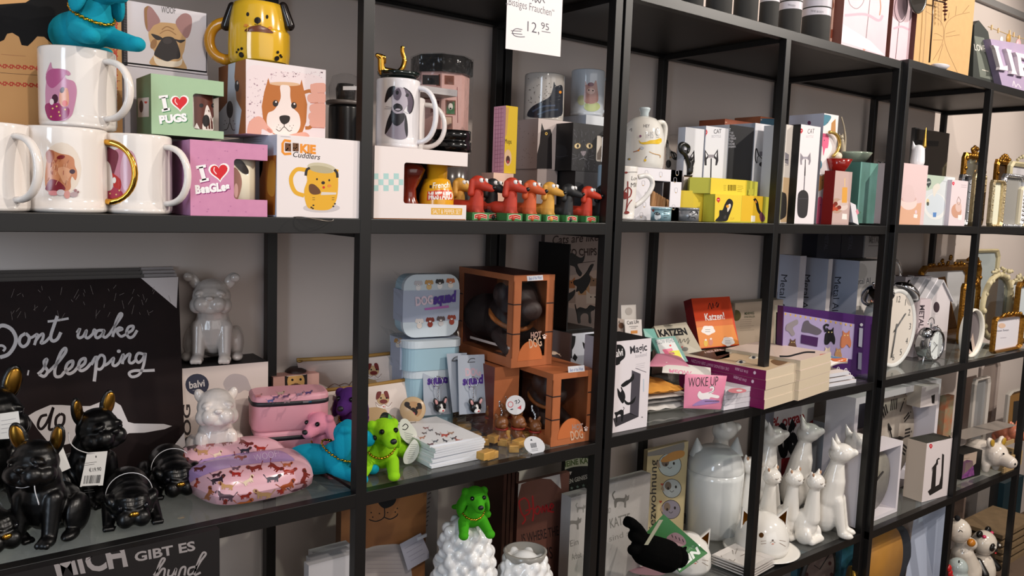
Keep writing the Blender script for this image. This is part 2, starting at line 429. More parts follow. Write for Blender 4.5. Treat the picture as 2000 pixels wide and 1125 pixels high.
# ---------------------------------------------------------------- left bay, middle board: mugs and mug packs
MUGW=cer('e9e1da')
G1='printed dog mugs'
def pm_poodle(b,S):
 c=lambda h:M(h,.2)
 S.ell(b,(120,330),(38,52),c('e2d3c3'))
 S.poly(b,[(91,372),(93,300),(100,293),(108,296),(118,300),(134,303),(144,310),(146,324),(150,334),(150,345),(147,352),(141,345),(138,352),(134,372)],c('c27f58'),True)
 S.poly(b,[(91,362),(100,350),(118,356),(127,371),(92,372)],c('7d2432'),True)
 S.poly(b,[(90,300),(95,293),(105,296),(106,310),(98,318),(92,314)],c('a45a3c'),True)
 S.poly(b,[(112,330),(126,326),(140,334),(136,346),(126,358),(118,345)],c('d9a07c'),True)
 S.ell(b,(119,307),(8,4),c('7a1d22'),-10); S.ell(b,(141,335),(5.5,4.5),c('3d2030'))
 S.ell(b,(105,377),(10,5),c('d98f93')); S.ell(b,(119,376),(8,6),c('d6cdd0')); S.ell(b,(131,380),(6,8),c('cf8f86'))
 S.ell(b,(144,380),(8,5),c('b29a9c')); S.ell(b,(147,372),(3,3),c('9b6d70')); S.ell(b,(152,375),(2,2.4),c('8d6266'))
 for _ in range(26):u=96+random.random()*40; v=305+random.random()*50; S.stroke(b,[(u,v),(u+random.uniform(-4,2),v+random.uniform(5,11))],.9,c(random.choice(['8f4a30','dfb08e','9a3a34'])),False)
def pm_pink(b,S):
 c=lambda h:M(h,.2)
 S.poly(b,[(89,180),(92,150),(90,145),(97,126),(100,122),(103,133),(116,134),(131,137),(138,144),(134,148),(128,146),(130,154),(145,160),(150,180),(144,214),(138,228),(124,236),(104,234),(92,226)],c('c98aa6'),True)
 S.poly(b,[(90,150),(97,137),(112,134),(130,138),(126,150),(118,160),(104,172),(94,166)],c('b35a86'),True)
 S.poly(b,[(89,205),(110,201),(130,208),(136,216),(131,230),(112,236),(95,231)],c('9a2f62'),True)
 S.poly(b,[(118,178),(131,172),(135,190),(133,206),(122,208),(116,198)],c('e3a184'),True)
 S.ell(b,(108,193),(6,9),c('4d2a38')); S.ell(b,(102,199),(4,6),c('f2dede')); S.ell(b,(122,176),(4,6),c('5d4650'),20); S.ell(b,(127,202),(5,6),c('d64a3c'))
 for u,v in((104,212),(116,219),(101,228),(128,214),(118,226),(112,208)):S.ell(b,(u,v),(1.8,1.8),c('e6c27a'))
def pm_red(b,S):
 c=lambda h:M(h,.2)
 S.ell(b,(234,340),(29,50),c('c07d90')); S.ell(b,(252,335),(17,42),c('c99aa8'))
 S.poly(b,[(205,296),(222,292),(232,305),(222,345),(214,388),(205,388)],c('6e2438'),True)
 S.poly(b,[(216,338),(226,342),(236,352),(236,368),(228,372),(220,358)],c('b42322'),True)
 S.poly(b,[(207,372),(222,366),(236,372),(240,382),(226,390),(208,390)],c('a52f4a'),True)
 S.poly(b,[(206,318),(216,322),(222,360),(216,372),(208,366)],c('d9cfc8'),True); S.ell(b,(224,352),(3.5,6),c('e8e2dc'))
 for u,v in((216,378),(228,380),(234,372)):S.ell(b,(u,v),(1.6,1.6),c('e6c27a'))
c0,R0=cyl(-95,54,.052,0)
mug(c0,R0,.0985,MUGW,ha=-58,hw=.036,label='white mug half cut off at the left edge of the board',grp=G1)
c1,R1=cyl(56,205,.056,0)
mug(c1,R1,.0995,MUGW,ha=-31,hw=.036,label='white mug with a poodle print and golden handle',grp=G1,prints=pm_poodle,hmat=M('d9a544',.12,1),hlab='shiny golden handle')
c2,R2=cyl(207,332,.052,0)
mug(c2,R2,.0975,MUGW,ha=-50,hw=.033,label='white mug with red print behind the golden handle',grp=G1,prints=pm_red)
zt=.0995
c3,R3=cyl(86,222,.066,zt)
mug(c3,R3,.094,MUGW,ha=-55,hw=.037,label='white mug with pink watercolour print stacked on top',grp=G1,prints=pm_pink)
# packs -------------------------------------------------------------
def heart2(S,b,c,r,tilt):
 S.heart(b,c,r*1.22,card('f4f0ee'),tilt); S.heart(b,c,r,card('d2202a'),tilt); S.stroke(b,[(c[0]-r*.55,c[1]-r*.5),(c[0]-r*.6,c[1]-r*.1),(c[0]-r*.3,c[1]+r*.3)],r*.12,card('f6d0d0'))
def windowpack(name,label,A,B,vtop,ul,front,left,wn,cat_,prints,inside,grp=None,depth=None):
 """pack whose front wall has a cut window open to the right edge: outline wn = (u_left, v_top, v_bottom) in the picture"""
 b=carton(A,B,vtop,depth or .1,front,left,left,h=None,ul=ul); T=thing(name,label,cat_,(b.A+b.B)/2+b.ey*b.d/2,grp)
 mb=MB(); S=b.front; O=b.A; ex,ey,w_,h_=b.ex,b.ey,b.w,b.h
 def loc(u,v):P=S.hit(u,v)[0]-O; return P.dot(ex),P.z
 x0,z1=loc(wn[0],wn[1]); x0,z0=loc(wn[0],wn[2]); r=.004; th=.0012
 out=[(0,0),(w_,0),(w_,z0)]+[(x0+r-r*math.sin(t),z0+r-r*math.cos(t))for t in(0,.5,1.07,1.57)]+[(x0+r-r*math.cos(t),z1-r+r*math.sin(t))for t in(0,.5,1.07,1.57)]+[(w_,z1),(w_,h_),(0,h_)]
 mb.prism([O+ex*x+UZ*z for x,z in out],ey*th,front)
 mb.box(O+ey*th,ex*th,ey*(b.d-th),UZ*h_,left)
 mb.box(O+ey*th+ex*th,ex*(w_-th),ey*(b.d-th),UZ*th,left); mb.box(O+ey*th+ex*th+UZ*(h_-th),ex*(w_-th),ey*(b.d-th),UZ*th,left)
 mb.box(O+ey*(b.d-th)+ex*th,ex*(w_-th),ey*th,UZ*h_,matt('3a3030'))
 mb.box(O+ey*th+ex*(w_-th),ex*th,ey*(b.d-2*th),UZ*z0,left); mb.box(O+ey*th+ex*(w_-th)+UZ*z1,ex*th,ey*(b.d-2*th),UZ*(h_-z1),left)
 mb.box(O+ey*(b.d*.55)+ex*(w_-th),ex*th,ey*(b.d*.45),UZ*h_,left)
 prints(mb,b); part(mb,'carton',T); inside(b,T,(x0+w_)/2,z0); return b
def in_mug(col,deco):
 def f(b,T,xm,z0):
  m=MB(); R=min(b.w*.30,b.d*.42); c=b.A+b.ex*(b.w-R-.004)+b.ey*(b.d*.45)+UZ*.002
  m.lathe(c,[(0,0),(R,.001),(R,b.h-.008),(R-.004,b.h-.008),(R-.004,.006),(0,.006)],cer(col),32)
  deco(m,Cy(c,R)); part(m,'mug_inside',T,'printed mug seen through the window')
 return f
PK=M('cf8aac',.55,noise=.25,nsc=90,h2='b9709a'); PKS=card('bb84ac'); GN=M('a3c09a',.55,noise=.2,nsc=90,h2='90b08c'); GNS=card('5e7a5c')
def pr_beagle(mb,b):
 S=b.front
 for o,m in((1.6,'8a1f6a'),(0,'f6f2f2')):
  for p,w in(([(392+o,326+o),(399+o,352+o)],8.5),([(383+o,327+o),(402+o,324+o)],6),([(390+o,354+o),(408+o,350+o)],6)):S.stroke(mb,p,w,card(m),False)
  S.text(mb,'BeaGLes',(382+o,378+o),(449+o,371+o),(380.5+o,363+o),card(m),.06)
 heart2(S,mb,(428,335),17,-6)
 for _ in range(40):
  u=random.uniform(378,518); v=random.uniform(280,415)
  if 380<u<520 and 318<v<392:continue
  S.ell(mb,(u,v),(1.6,1.3),card('bd7aa0'),0,8)
def deco_beagle(m,S):
 S.poly(m,[(452,312),(470,312),(484,330),(484,340),(474,338),(462,326)],M('2b2422',.3),True); S.poly(m,[(456,330),(468,338),(472,360),(464,390),(456,390)],M('9a6a5a',.3),True); S.ell(m,(461,372),(4,14),M('d9a9a0',.3))
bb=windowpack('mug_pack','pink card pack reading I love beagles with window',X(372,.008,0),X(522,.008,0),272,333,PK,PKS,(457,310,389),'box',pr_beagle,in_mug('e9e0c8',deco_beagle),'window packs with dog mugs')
def pr_pugs(mb,b):
 S=b.front
 for o,m in((1.6,'2f7a4a'),(0,'f6f2f2')):
  for p,w in(([(319+o,190+o),(324+o,215+o)],8),([(310+o,190+o),(328+o,188+o)],5.5),([(316+o,216+o),(332+o,213+o)],5.5)):S.stroke(mb,p,w,card(m),False)
  S.text(mb,'PUGS',(312+o,241+o),(366+o,236+o),(310+o,227+o),card(m),.06)
 heart2(S,mb,(351,200),15,-3); L=b.left
 L.poly(mb,[(269,192),(291,190),(291,228),(270,229)],card('c9bdb6')); L.ell(mb,(276,208),(4,12),card('4a2f2a')); L.heart(mb,(285,200),3,card('c0392b'))
def deco_pug(m,S):
 S.poly(m,[(378,185),(395,183),(420,186),(424,252),(380,252)],M('5a2c20',.3)); S.poly(m,[(404,205),(412,225),(416,254),(396,254),(398,228)],M('e3d9d2',.3),True)
 S.ell(m,(402,236),(7,12),M('1a1416',.3)); S.ell(m,(393,206),(4,4),M('161012',.3)); S.ell(m,(415,206),(3,4),M('161012',.3)); S.poly(m,[(379,250),(384,240),(390,252)],M('e3d9d2',.3))
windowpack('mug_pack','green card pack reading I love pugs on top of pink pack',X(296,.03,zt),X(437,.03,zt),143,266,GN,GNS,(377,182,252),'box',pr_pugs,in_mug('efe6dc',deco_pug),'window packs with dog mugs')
# white picture packs: cookie mug, brown dog mug, woof
def pr_cookie(mb,b):
 S=b.front; o=card('e8912c'); bk=card('2a2422'); cu=card('6a4326'); Y=card('e2aa2e'); Yd=card('b98020')
 S.stroke(mb,[(568,276),(556,274),(552,280),(552,297),(556,301),(569,300)],5,o,False)
 for u in(562.5,577.5):
  S.poly(mb,[(u-6,279),(u+6,280),(u+6,296),(u-6,295)],cu)
  for q in range(5):S.ell(mb,(u+random.uniform(-4,4),288+random.uniform(-6,6)),(1.4,1.2),bk,0,8)
 S.text(mb,'KIE',(586,297.5),(617,300),(586,282),o,.06)
 S.text(mb,'Cuddlers',(571,306),(624,312),(574,296),bk,.005)
 S.ell(mb,(628,406),(36,9),card('c9c0c0')); S.stroke(mb,[(599,332),(580,331),(569,345),(570,362),(578,376),(594,382)],8,Y)
 S.poly(mb,[(601,328),(600,352),(594,372),(597,396),(606,408),(640,410),(655,396),(660,370),(660,340),(656,330)],Y,True)
 S.ell(mb,(628,328),(28,10),card('c9bfa2'),8); S.ell(mb,(627,331),(24,7),card('b3a888'),8)
 S.stroke(mb,[(605,328),(599,332),(597,343)],5,bk); S.stroke(mb,[(653,331),(658,338),(659,347)],5,bk)
 S.ell(mb,(619,350),(1.8,2.3),bk); S.ell(mb,(643,352),(1.8,2.3),bk); S.ell(mb,(631,357),(3.6,3.2),bk); S.ell(mb,(632,366),(2.5,2.5),card('c9302c')); S.ell(mb,(643,363),(4,3),card('e0883a'))
 S.poly(mb,[(604,361),(613,360),(624,370),(625,378),(612,380),(604,374)],cu,True); S.poly(mb,[(628,375),(657,376),(656,380),(626,381)],card('d9cfc4'))
 for u,v in((608,405),(612,401),(611,407),(651,403),(654,398)):S.ell(mb,(u,v),(2,1.5),bk)
 for v in(386,390):S.stroke(mb,[(610,v),(615,v)],.8,bk,False); S.stroke(mb,[(648,v),(653,v)],.8,bk,False)
 L=b.left; L.poly(mb,[(507,306),(540,303),(537,420),(507,419)],card('a8621e')); L.poly(mb,[(507,306),(514,306),(513,330),(507,352)],card('30221c')); L.poly(mb,[(526,318),(537,320),(536,380),(522,372)],card('c98a34'),True)
 L.lines(mb,(494,273),(514,272),(0,4),2,.8,card('8d9098'))
 S.lines(mb,(548,266.5),(570,268),(0,3),1,.5,card('8d9098'))
WL=card('c9d0dc')
bk_=carton(X(540,.005,0),X(705,.005,0),262,.1,card('e9dfdd'),WL,WHITE,ul=475)
pr_cookie(bk_.mb,bk_); solo(bk_.mb,'mug_box','white box reading Cookie Cuddlers with a yellow dog mug picture','box','picture boxes for mugs',bev=.0006)
zc=bk_.h
b2=carton(bk_.A+bk_.ey*(bk_.d+.002)-bk_.ex*.001,bk_.B+bk_.ey*(bk_.d+.002),262,.09,WHITE,WL,WHITE,h=zc)
solo(b2.mb,'mug_box','plain white box hidden behind the Cookie Cuddlers box','box','picture boxes for mugs',bev=.0006)
def pr_brown(mb,b):
 S=b.front; br=card('b5692c'); wh=card('ead9d2'); bk=card('211716'); sk=card('e0a290'); skd=card('c98272')
 S.poly(mb,[(482,140),(520,130),(560,140),(636,160),(634,268),(481,262)],card('e8d6d6'),True)
 for _ in range(90):u=random.uniform(484,530); v=random.uniform(150,255); S.ell(mb,(u,v),(random.uniform(.6,2),random.uniform(.6,2)),card(random.choice(['bfa2aa','a88a94','d0bcc0'])),0,6)
 for _ in range(60):u=random.uniform(530,632); v=random.uniform(140,152); S.ell(mb,(u,v),(random.uniform(.6,2.5),random.uniform(.6,1.6)),card(random.choice(['cdb4b8','bfa2aa','d0bcc0'])),0,6)
 S.stroke(mb,[(592,181),(606,178),(616,188),(618,230),(606,248),(596,250)],7,br)
 S.poly(mb,[(524,152),(527,163),(586,166),(589,155),(594,178),(600,204),(598,238),(588,266),(534,262),(514,236),(511,208),(516,180)],br)
 S.ell(mb,(556,164),(30,4),card('d9b08c'),2); S.poly(mb,[(547,169),(556,166),(566,170),(567,190),(572,210),(584,224),(586,248),(572,264),(538,262),(522,244),(523,222),(536,214),(548,192)],wh,True)
 for u,v in((538,202),(574,206)):S.ell(mb,(u,v),(5.5,6.5),bk); S.ell(mb,(u+1,v-3),(1.8,1.8),wh)
 S.poly(mb,[(546,228),(556,225),(566,228),(564,238),(555,243),(548,238)],bk,True); S.stroke(mb,[(555,242),(555,248)],1.4,bk,False); S.stroke(mb,[(539,252),(546,256),(555,248),(564,256),(570,254)],1.2,bk)
 for u,v in((544,244),(541,248),(547,250),(566,246),(570,250),(573,245)):S.ell(mb,(u,v),(.8,.8),bk,0,6)
 S.poly(mb,[(484,264),(486,240),(500,228),(512,230),(522,244),(533,256),(528,260),(512,252),(508,264)],sk,True); S.ell(mb,(526,255),(6,3),skd,40)
 for v,u,l in((172,606,24),(192,600,30),(212,604,28),(228,602,30),(240,604,26)):
  S.poly(mb,[(u+4,v-8),(u+l-8,v-10),(635,v-8),(635,v+8),(u+l-10,v+8),(u+5,v+8),(u,v)],sk,True); S.stroke(mb,[(u+6,v+9),(634,v+10)],1.6,skd)
 S.poly(mb,[(606,166),(612,165),(620,174),(618,186),(608,182)],sk,True); S.poly(mb,[(560,266),(590,258),(602,262),(600,268)],sk,True)
 L=b.left; L.poly(mb,[(428,130),(446,124),(445,160),(442,264),(428,264)],card('8a5432')); L.poly(mb,[(446,122),(460,119),(458,150),(462,195),(472,215),(466,262),(428,264),(428,220),(444,200),(445,160)],card('cdd3dc'))
 L.ell(mb,(449,214),(6.5,17),bk); L.stroke(mb,[(449,230),(449,240)],1.5,bk,False); L.stroke(mb,[(438,254),(444,252),(449,240),(454,253),(459,254)],1.4,bk); L.ell(mb,(463,168),(4.5,11),card('2a2626')); L.ell(mb,(464,162),(1.5,3),wh)
 for u,v in((440,236),(443,241),(456,236),(459,242),(438,243)):L.ell(mb,(u,v),(1,1),bk,0,6)
b3=carton(X(480,.035,zc),X(635,.035,zc),115,.1,card('e6dada'),card('a8683a'),card('2a2422'),ul=427)
pr_brown(b3.mb,b3); solo(b3.mb,'mug_box','photo box showing hands holding a brown dog mug','box','picture boxes for mugs',bev=.0006)
def pr_woof(mb,b):
 S=b.front; t=card('c9a06e'); d=card('9a6f44'); bk=card('241c1c'); pk=card('a57a78')
 S.text(mb,'WOOF',(315,25),(343,27),(315,13),card('4a4646'),0)
 S.poly(mb,[(292,124),(302,104),(296,92),(290,68),(294,50),(310,44),(340,46),(358,52),(363,72),(360,98),(356,112),(365,134),(350,136),(320,132)],t,True)
 S.poly(mb,[(281,22),(284,14),(292,12),(302,22),(313,42),(300,50),(290,62),(283,48)],pk,True); S.poly(mb,[(343,46),(352,30),(364,26),(374,34),(374,54),(368,72),(360,72)],pk,True)
 S.poly(mb,[(282,20),(284,14),(290,12),(287,24),(288,56),(284,50)],d,True); S.poly(mb,[(300,108),(312,116),(346,120),(356,114),(352,128),(330,131),(306,126)],card('e6d8c4'),True)
 S.poly(mb,[(295,66),(310,70),(318,76),(306,78)],bk,True); S.poly(mb,[(340,76),(350,78),(362,78),(352,84)],bk,True)
 S.poly(mb,[(312,82),(320,73),(334,72),(344,80),(352,104),(350,114),(338,116),(326,120),(308,112),(301,104)],bk,True)
 S.ell(mb,(327,80),(9,6),card('3a3232')); S.stroke(mb,[(316,58),(326,52),(340,58)],2,d); S.stroke(mb,[(312,66),(322,60),(332,60),(344,68)],1.6,d); S.ell(mb,(300,86),(6,10),d,20)
b4=carton(X(249,.135,.072),X(407,.135,.072),130,.1,card('d6d0d4'),card('b9b6c2'),BLACK,h=.001,ul=None)
bw=carton(X(246,.135,0),X(407,.135,0),128,.1,card('cfcad0'),card('b4b2be'),card('d6d2d6'))
bw.left.lines(bw.mb,(243,150),(249,150),(0,3.4),30,1,card('8d8a94')); solo(bw.mb,'mug_box','white box standing behind the green pugs pack','box','picture boxes for mugs',bev=.0006)
b4=carton(X(249,.135,bw.h+.001),X(405,.135,bw.h+.001),0,.1,card('d9d3d8'),card('1c1a1c'),card('e6e2e4'))
pr_woof(b4.mb,b4)
b4.left.lines(b4.mb,(242,8),(248,7),(0,3.2),36,1.2,card('d9d6de'),0)
b4.front.stroke(b4.mb,[(249,123),(404,141)],3,BLACK,False); b4.front.stroke(b4.mb,[(404,10),(403,141)],2,card('5a5658'),False)
solo(b4.mb,'mug_box','square box reading WOOF with a French bulldog photo','box','picture boxes for mugs',bev=.0006)
# yellow dog mug on the photo box
cy,Ry=cyl(448,562,.085,zc+b3.h)
T=thing('dog_mug','yellow ceramic dog mug with biscuit pocket on photo box','mug',cy); Ym=M('dfb02c',.15,coat=.5); b=MB(); H=top(cy,11)-cy.z
pr=[(0,0),(.8,0),(.92,.03),(.985,.12),(1.0,.3),(.985,.5),(.95,.7),(.86,.92),(.82,1),(.77,1),(.80,.9),(.86,.5),(.8,.1),(0,.08)]
b.lathe(cy,[(r*Ry,z*H)for r,z in pr],Ym,48)
b.lathe(cy,[(Ry*1.0,H*.05),(Ry*1.045,H*.2),(Ry*1.04,H*.52),(Ry*1.025,H*.56),(Ry*.99,H*.56)],Ym,30,a0=-2.3,a1=-.45)
S=Bv(b); bk=M('1c1614',.2)
S.ell(b,(484,28),(3,4),bk); S.ell(b,(521.5,33),(2.6,4),bk); S.ell(b,(503,40),(6.5,6.5),bk); S.poly(b,[(478,61),(490,52),(508,50),(524,56),(533,65),(505,62)],M('6a3318',.3),True)
for u,v,r in((463,102,2),(466,97,2.2),(472.5,95,2.6),(542,102,2.6),(547,108,2.2),(549,111,2)):S.ell(b,(u,v),(r,r*1.1),bk)
S.ell(b,(472,107),(4.5,5.5),bk,-35); S.ell(b,(540,114),(4.5,5),bk,35); S.stroke(b,[(497,48),(503,49),(510,49)],1,bk); S.stroke(b,[(503,44),(503,48)],1,bk,False)
S.ell(b,(481,50),(4,3),M('d98a3c',.2)); S.ell(b,(527,55),(4,3),M('d98a3c',.2))
part(b,'cup',T)
b=MB(); cdir=V((-RT.x,-RT.y,0)).normalized(); P=[]
for i in range(15):
 q=-math.pi/2+math.pi*i/14; P.append(cy+cdir*(Ry*.9+.032*max(math.cos(q),0)**.7)+UZ*(H*.40+H*.31*math.sin(q)))
b.tube(P,.0075,M('c98a1e',.2,coat=.4),12); part(b,'handle',T,'darker amber handle')
for s in(-1,1):
 b=MB(); p=cy+RT*(s*Ry*.86)-FW*0.004+UZ*H*.97; b.cap(p,.006,p+RT*(s*.009)-UZ*.026,.007,bk); part(b,'ear',T,'black ear')
 # kraft shop display at the far left
K=M('c9975f',.7,noise=.25,nsc=30,h2='b88650'); b=MB(); A=X(-140,.123,0); B=X(242,.123,0); bx=carton(A,B,-120,.008,K,K,K,mb=b); S=bx.front
S.poly(b,[(-60,-10),(-20,10),(50,5),(90,-20),(135,-20),(135,50),(118,99),(104,88),(86,72),(73,71),(63,82),(54,90),(42,88),(37,72),(24,64),(14,66),(8,78),(-6,84),(-60,84)],BLACK)
S.poly(b,[(72,250),(80,240),(90,228),(100,200),(108,260),(72,262)],BLACK)
R_=card('b5301c')
for v0 in(127,161):
 for i in range(11):
  u=-30+i*13; v=v0+i*.75
  for q in range(6):a=q*math.pi/3; S.ell(b,(u+3.2*math.cos(a),v+3.2*math.sin(a)),(1.7,1.7),R_,0,7)
  S.stroke(b,[(u+4,v-3),(u+8,v+3)],1.8,R_,False)
S.stroke(b,[(-60,138),(235,158)],.8,card('5a3420'),False); S.lines(b,(2,106),(52,110),(0,4),1,1.2,card('b07a4c'))
for i in range(18):
 v=22+i*12.5; u=226-i*.1
 for q in range(6):a=q*math.pi/3; S.ell(b,(u+3.4*math.cos(a),v+3.4*math.sin(a)),(1.9,1.7),R_,0,7)
 S.poly(b,[(u-4,v+5),(u+4,v+5),(u+3,v+8),(u-3,v+8)],R_)
solo(b,'kraft_display','brown kraft card display with black shapes and red ornament','display')
# dark glass jar in cling film at the end of the bay
cj,Rj=cyl(640,704,.20,0); T=thing('candle_jar','dark jar with white price label behind the photo box','jar',cj); b=MB(); H=top(cj,208)-cj.z
b.lathe(cj,[(0,0),(Rj*.9,0),(Rj,.004),(Rj,H-.004),(Rj*.97,H),(0,H)],M('1b1b1c',.25),32); part(b,'jar',T)
b=MB(); b.lathe(cj+UZ*H,[(0,0),(Rj*1.15,.002),(Rj*1.2,.006),(Rj*1.1,.008),(0,.008)],M('77706c',.3),32); part(b,'saucer_lid',T)
b=MB(); b.lathe(cj+UZ*(H+.008),[(0,0),(Rj*.55,0),(Rj*.6,.02),(Rj*.5,.028),(0,.03)],M('2a2828',.2),24); part(b,'knob',T)
b=MB(); b.lathe(cj+UZ*(H+.008),[(Rj*.95,0),(Rj*1.02,.022),(Rj*.8,.04),(Rj*.3,.045)],FILM,12); part(b,'film',T,'crinkled clear film')
b=MB(); p=F(670,176,.16); b.box(p,RT*.024,-FW*.0006,UZ*.006,WHITE); part(b,'price_label',T)
# ---------------------------------------------------------------- second bay, middle board
SPW=card('e6dbd8')
def pr_salt(mb,b):
 S=b.front; t=card('a9cdc9')
 for i in range(6):
  for j in range(3):
   if(i+j)%2==0:
    u=729+i*10; v=338.5+j*11.5; w_=10 if u<778 else 8.5; S.poly(mb,[(u,v),(u+w_,v+.2),(u+w_,v+11.5),(u,v+11.5)],t)
 S.poly(mb,[(842,406),(903,407),(902,420),(842,419)],card('dba63a')); S.text(mb,'SALT & PEPPER SET',(845,417),(900,418),(845,408.5),card('f0e6d8'),0)
 S.stroke(mb,[(729,426.5),(909,429)],1.6,card('9a5a22'),False)
def in_salt(b,T,xm,z0):
 m=MB(); ym=M('e3a21c',.25,coat=.4); p=X(852,b.A.y+.045,z0); p.z=b.A.z+.0015; H=top(p,320)-p.z; R=.0265
 m.lathe(p,[(0,0),(R,0),(R*1.05,.01),(R*1.05,H*.42),(R*.80,H*.70),(R*.62,H*.73),(R*.64,H*.96),(R*.58,H),(0,H)],ym,40)
 S=Bv(m); S.poly(m,[(835,374),(860,371),(885,372),(884,391),(860,388),(834,392)],M('d2401e',.3)); S.text(m,'MUSTARD',(837,389),(884,389),(837,375.5),M('f4ece0',.3),.05)
 S.text(m,'French',(845,368),(877,366),(846,357),M('f6ead0',.3),.02); S.poly(m,[(839,362),(844,362),(843,368),(839,367)],M('3a2a1a',.3))
 part(m,'mustard_pot',T,'yellow mustard bottle shaker')
 m=MB(); p=X(797,b.A.y+.05,z0); p.z=b.A.z+.0015; k=M('7a2412',.2,coat=.5); o=M('d0561c',.25)
 m.lathe(p,[(0,0),(.019,0),(.019,.018),(.0175,.02)],o,28); m.lathe(p,[(.0175,.02),(.013,.03),(.012,.045),(.02,.06),(.026,.075),(.02,.082),(0,.085)],k,28); part(m,'ketchup_pot',T,'brown ketchup shaker')
sp=windowpack('salt_and_pepper_box','white box with mustard pot in its window reading Salt and Pepper Set',X(729.5,.012,.0004),X(910,.012,.0004),284,None,SPW,card('d8cdc8'),(788,317,397),'box',pr_salt,in_salt,depth=.105)
zs=sp.h+.0008
def pm_hound(b,S):
 k=M('1d1a20',.25); g=M('5a4f5c',.25); l=M('b3a9b3',.25)
 S.poly(b,[(753,262),(757,240),(763,224),(766,212),(784,218),(792,224),(796,244),(795,268),(776,272)],M('8d8490',.25),True)
 S.poly(b,[(752,262),(756,238),(764,220),(770,222),(766,240),(760,252)],k,True); S.poly(b,[(792,224),(796,244),(795,268),(791,256),(790,240)],k,True)
 S.poly(b,[(764,216),(778,222),(790,222),(788,236),(776,246),(766,238)],k,True)
 S.poly(b,[(764,180),(772,171),(788,172),(800,182),(803,196),(794,208),(786,219),(774,222),(766,214),(766,200)],l,True)
 S.poly(b,[(752,196),(756,178),(762,170),(772,169),(768,184),(760,192),(754,200)],k,True); S.poly(b,[(790,172),(802,182),(807,200),(803,220),(796,216),(796,196)],g,True); S.stroke(b,[(788,171),(801,181),(807,198),(804,216),(799,222)],2,k)
 S.poly(b,[(769,180),(779,172),(784,184),(778,196),(770,192)],g,True); S.ell(b,(776,181),(3,4),k); S.ell(b,(795,186),(3,3.5),k,20)
 S.poly(b,[(769,206),(776,202),(784,206),(786,214),(778,218),(770,214)],k,True); S.ell(b,(777,214),(5,2),l)
 for q in((754,208,766,210),(752,212,766,213),(786,216,796,222)):S.stroke(b,[q[:2],q[2:]],.6,g,False)
cm,Rm=cyl(733.5,818,.062,zs)
hm=mug(cm,Rm,top(cm,157)-cm.z,cer('e6e2e4'),ha=-48,hw=.030,label='white mug with ink drawn hound on the salt and pepper box',grp=G1,prints=pm_hound,hh=.78)
c_,R_2=cyl(752,828,.125,zs)
mug(c_,R_2,.088,cer('e0dad8'),ha=-40,hw=.036,label='second white mug whose handle shows behind the hound mug',grp=G1,hh=.78)
# trinket dish with a golden dachshund
cd_=V((cm.x,cm.y,cm.z+(top(cm,157)-cm.z)+.0005)); T=thing('ring_dish','black dish with a golden dachshund on the hound mug','dish',cd_); b=MB()
b.lathe(cd_,[(0,0),(Rm*.75,0),(Rm*.95,.006),(Rm*.98,.0105),(Rm*.94,.0105),(Rm*.8,.006),(0,.005)],M('15201d',.15,coat=.5),40); part(b,'dish',T)
b=MB(); q=cd_+UZ*.008; e=RT
def gp(u,v):return F(u,v,q.y)
b.cap(gp(745,137),.0055,gp(780,142),.0045,GOLD); b.cap(gp(745,137),.0055,gp(744,112),.005,GOLD); b.cap(gp(744,112),.0055,gp(737,108),.0035,GOLD); b.cap(gp(750,112),.0035,gp(751,122),.0025,GOLD)
for i,(u,v)in enumerate([(780,142),(788,132),(790,115),(787,98),(786,90)][:-1]):pass
b.tube(cat([gp(778,141),gp(786,133),gp(790,118),gp(786,102),gp(786,90)]),[.0042]*13+[.0034]*12,GOLD,10)
for u in(744,752,772,779):b.cap(gp(u,140),.003,V((gp(u,144).x,q.y-.004*(u%2),cd_.z+.006)),.0025,GOLD)
b=blob(b,.0011,3); part(b,'dachshund',T,'polished gold dachshund figure')
# octagonal biscuit tin with black lid
ct,Rt=cyl(797,915,.235,0); T=thing('biscuit_tin','octagonal biscuit tin with black lid and portrait wallpaper','tin',ct); b=MB(); H1=top(ct,148)-ct.z; H2=top(ct,118)-ct.z
def octa(mb,R,z0,z1,m,r2=None):mb.lathe(ct,[(0,z0),(R,z0),(r2 or R,z1),(0,z1)],m,8,rot(0,0,12),sm=False)
octa(b,Rt*.90,0,H1+.004,card('cfa39c')); S=Bv(b); S.fine=0
fr=card('7a3f2a')
for q in((825,146,858,166,'2a201c'),(870,149,885,164,'b9b3ae'),(872,197,888,223,'2f6a3a'),(843,196,862,220,'6a2a2a'),(866,228,882,252,'c9a890'),(826,176,850,192,'a9a29a')):
 S.poly(b,[(q[0]-2,q[1]-2),(q[2]+2,q[1]-1),(q[2]+2,q[3]+2),(q[0]-2,q[3]+1)],fr); S.poly(b,[(q[0],q[1]),(q[2],q[1]+1),(q[2],q[3]),(q[0],q[3]-1)],card(q[4]))
S.ell(b,(880,208),(4.5,6.5),card('d9d2c8')); S.ell(b,(880,212),(2,2),INK); S.ell(b,(842,158),(7,6),INK); S.stroke(b,[(893,170),(894,240)],1.5,card('8a4a4a'),False)
part(b,'tin',T); b=MB(); octa(b,Rt,H1,H2,M('0f0f10',.2)); octa(b,Rt*.96,H2,H2+.003,M('0f0f10',.2)); part(b,'lid',T)
b=MB(); octa(b,Rt*1.03,.004,H2+.004,FILM); part(b,'film',T,'clear film wrap')
cl,Rl=cyl(838,918,.155,zs-.05); T=thing('stacked_jar','dark jar with glossy black lid in front of biscuit tin','jar',(cl.x,cl.y,0)); b=MB(); zl=top(cl,296); H=top(cl,256)
b.lathe((cl.x,cl.y,0),[(0,0),(Rl*.9,0),(Rl*.92,zl-.004),(0,zl-.004)],M('46403e',.2),32); part(b,'jar',T); b=MB()
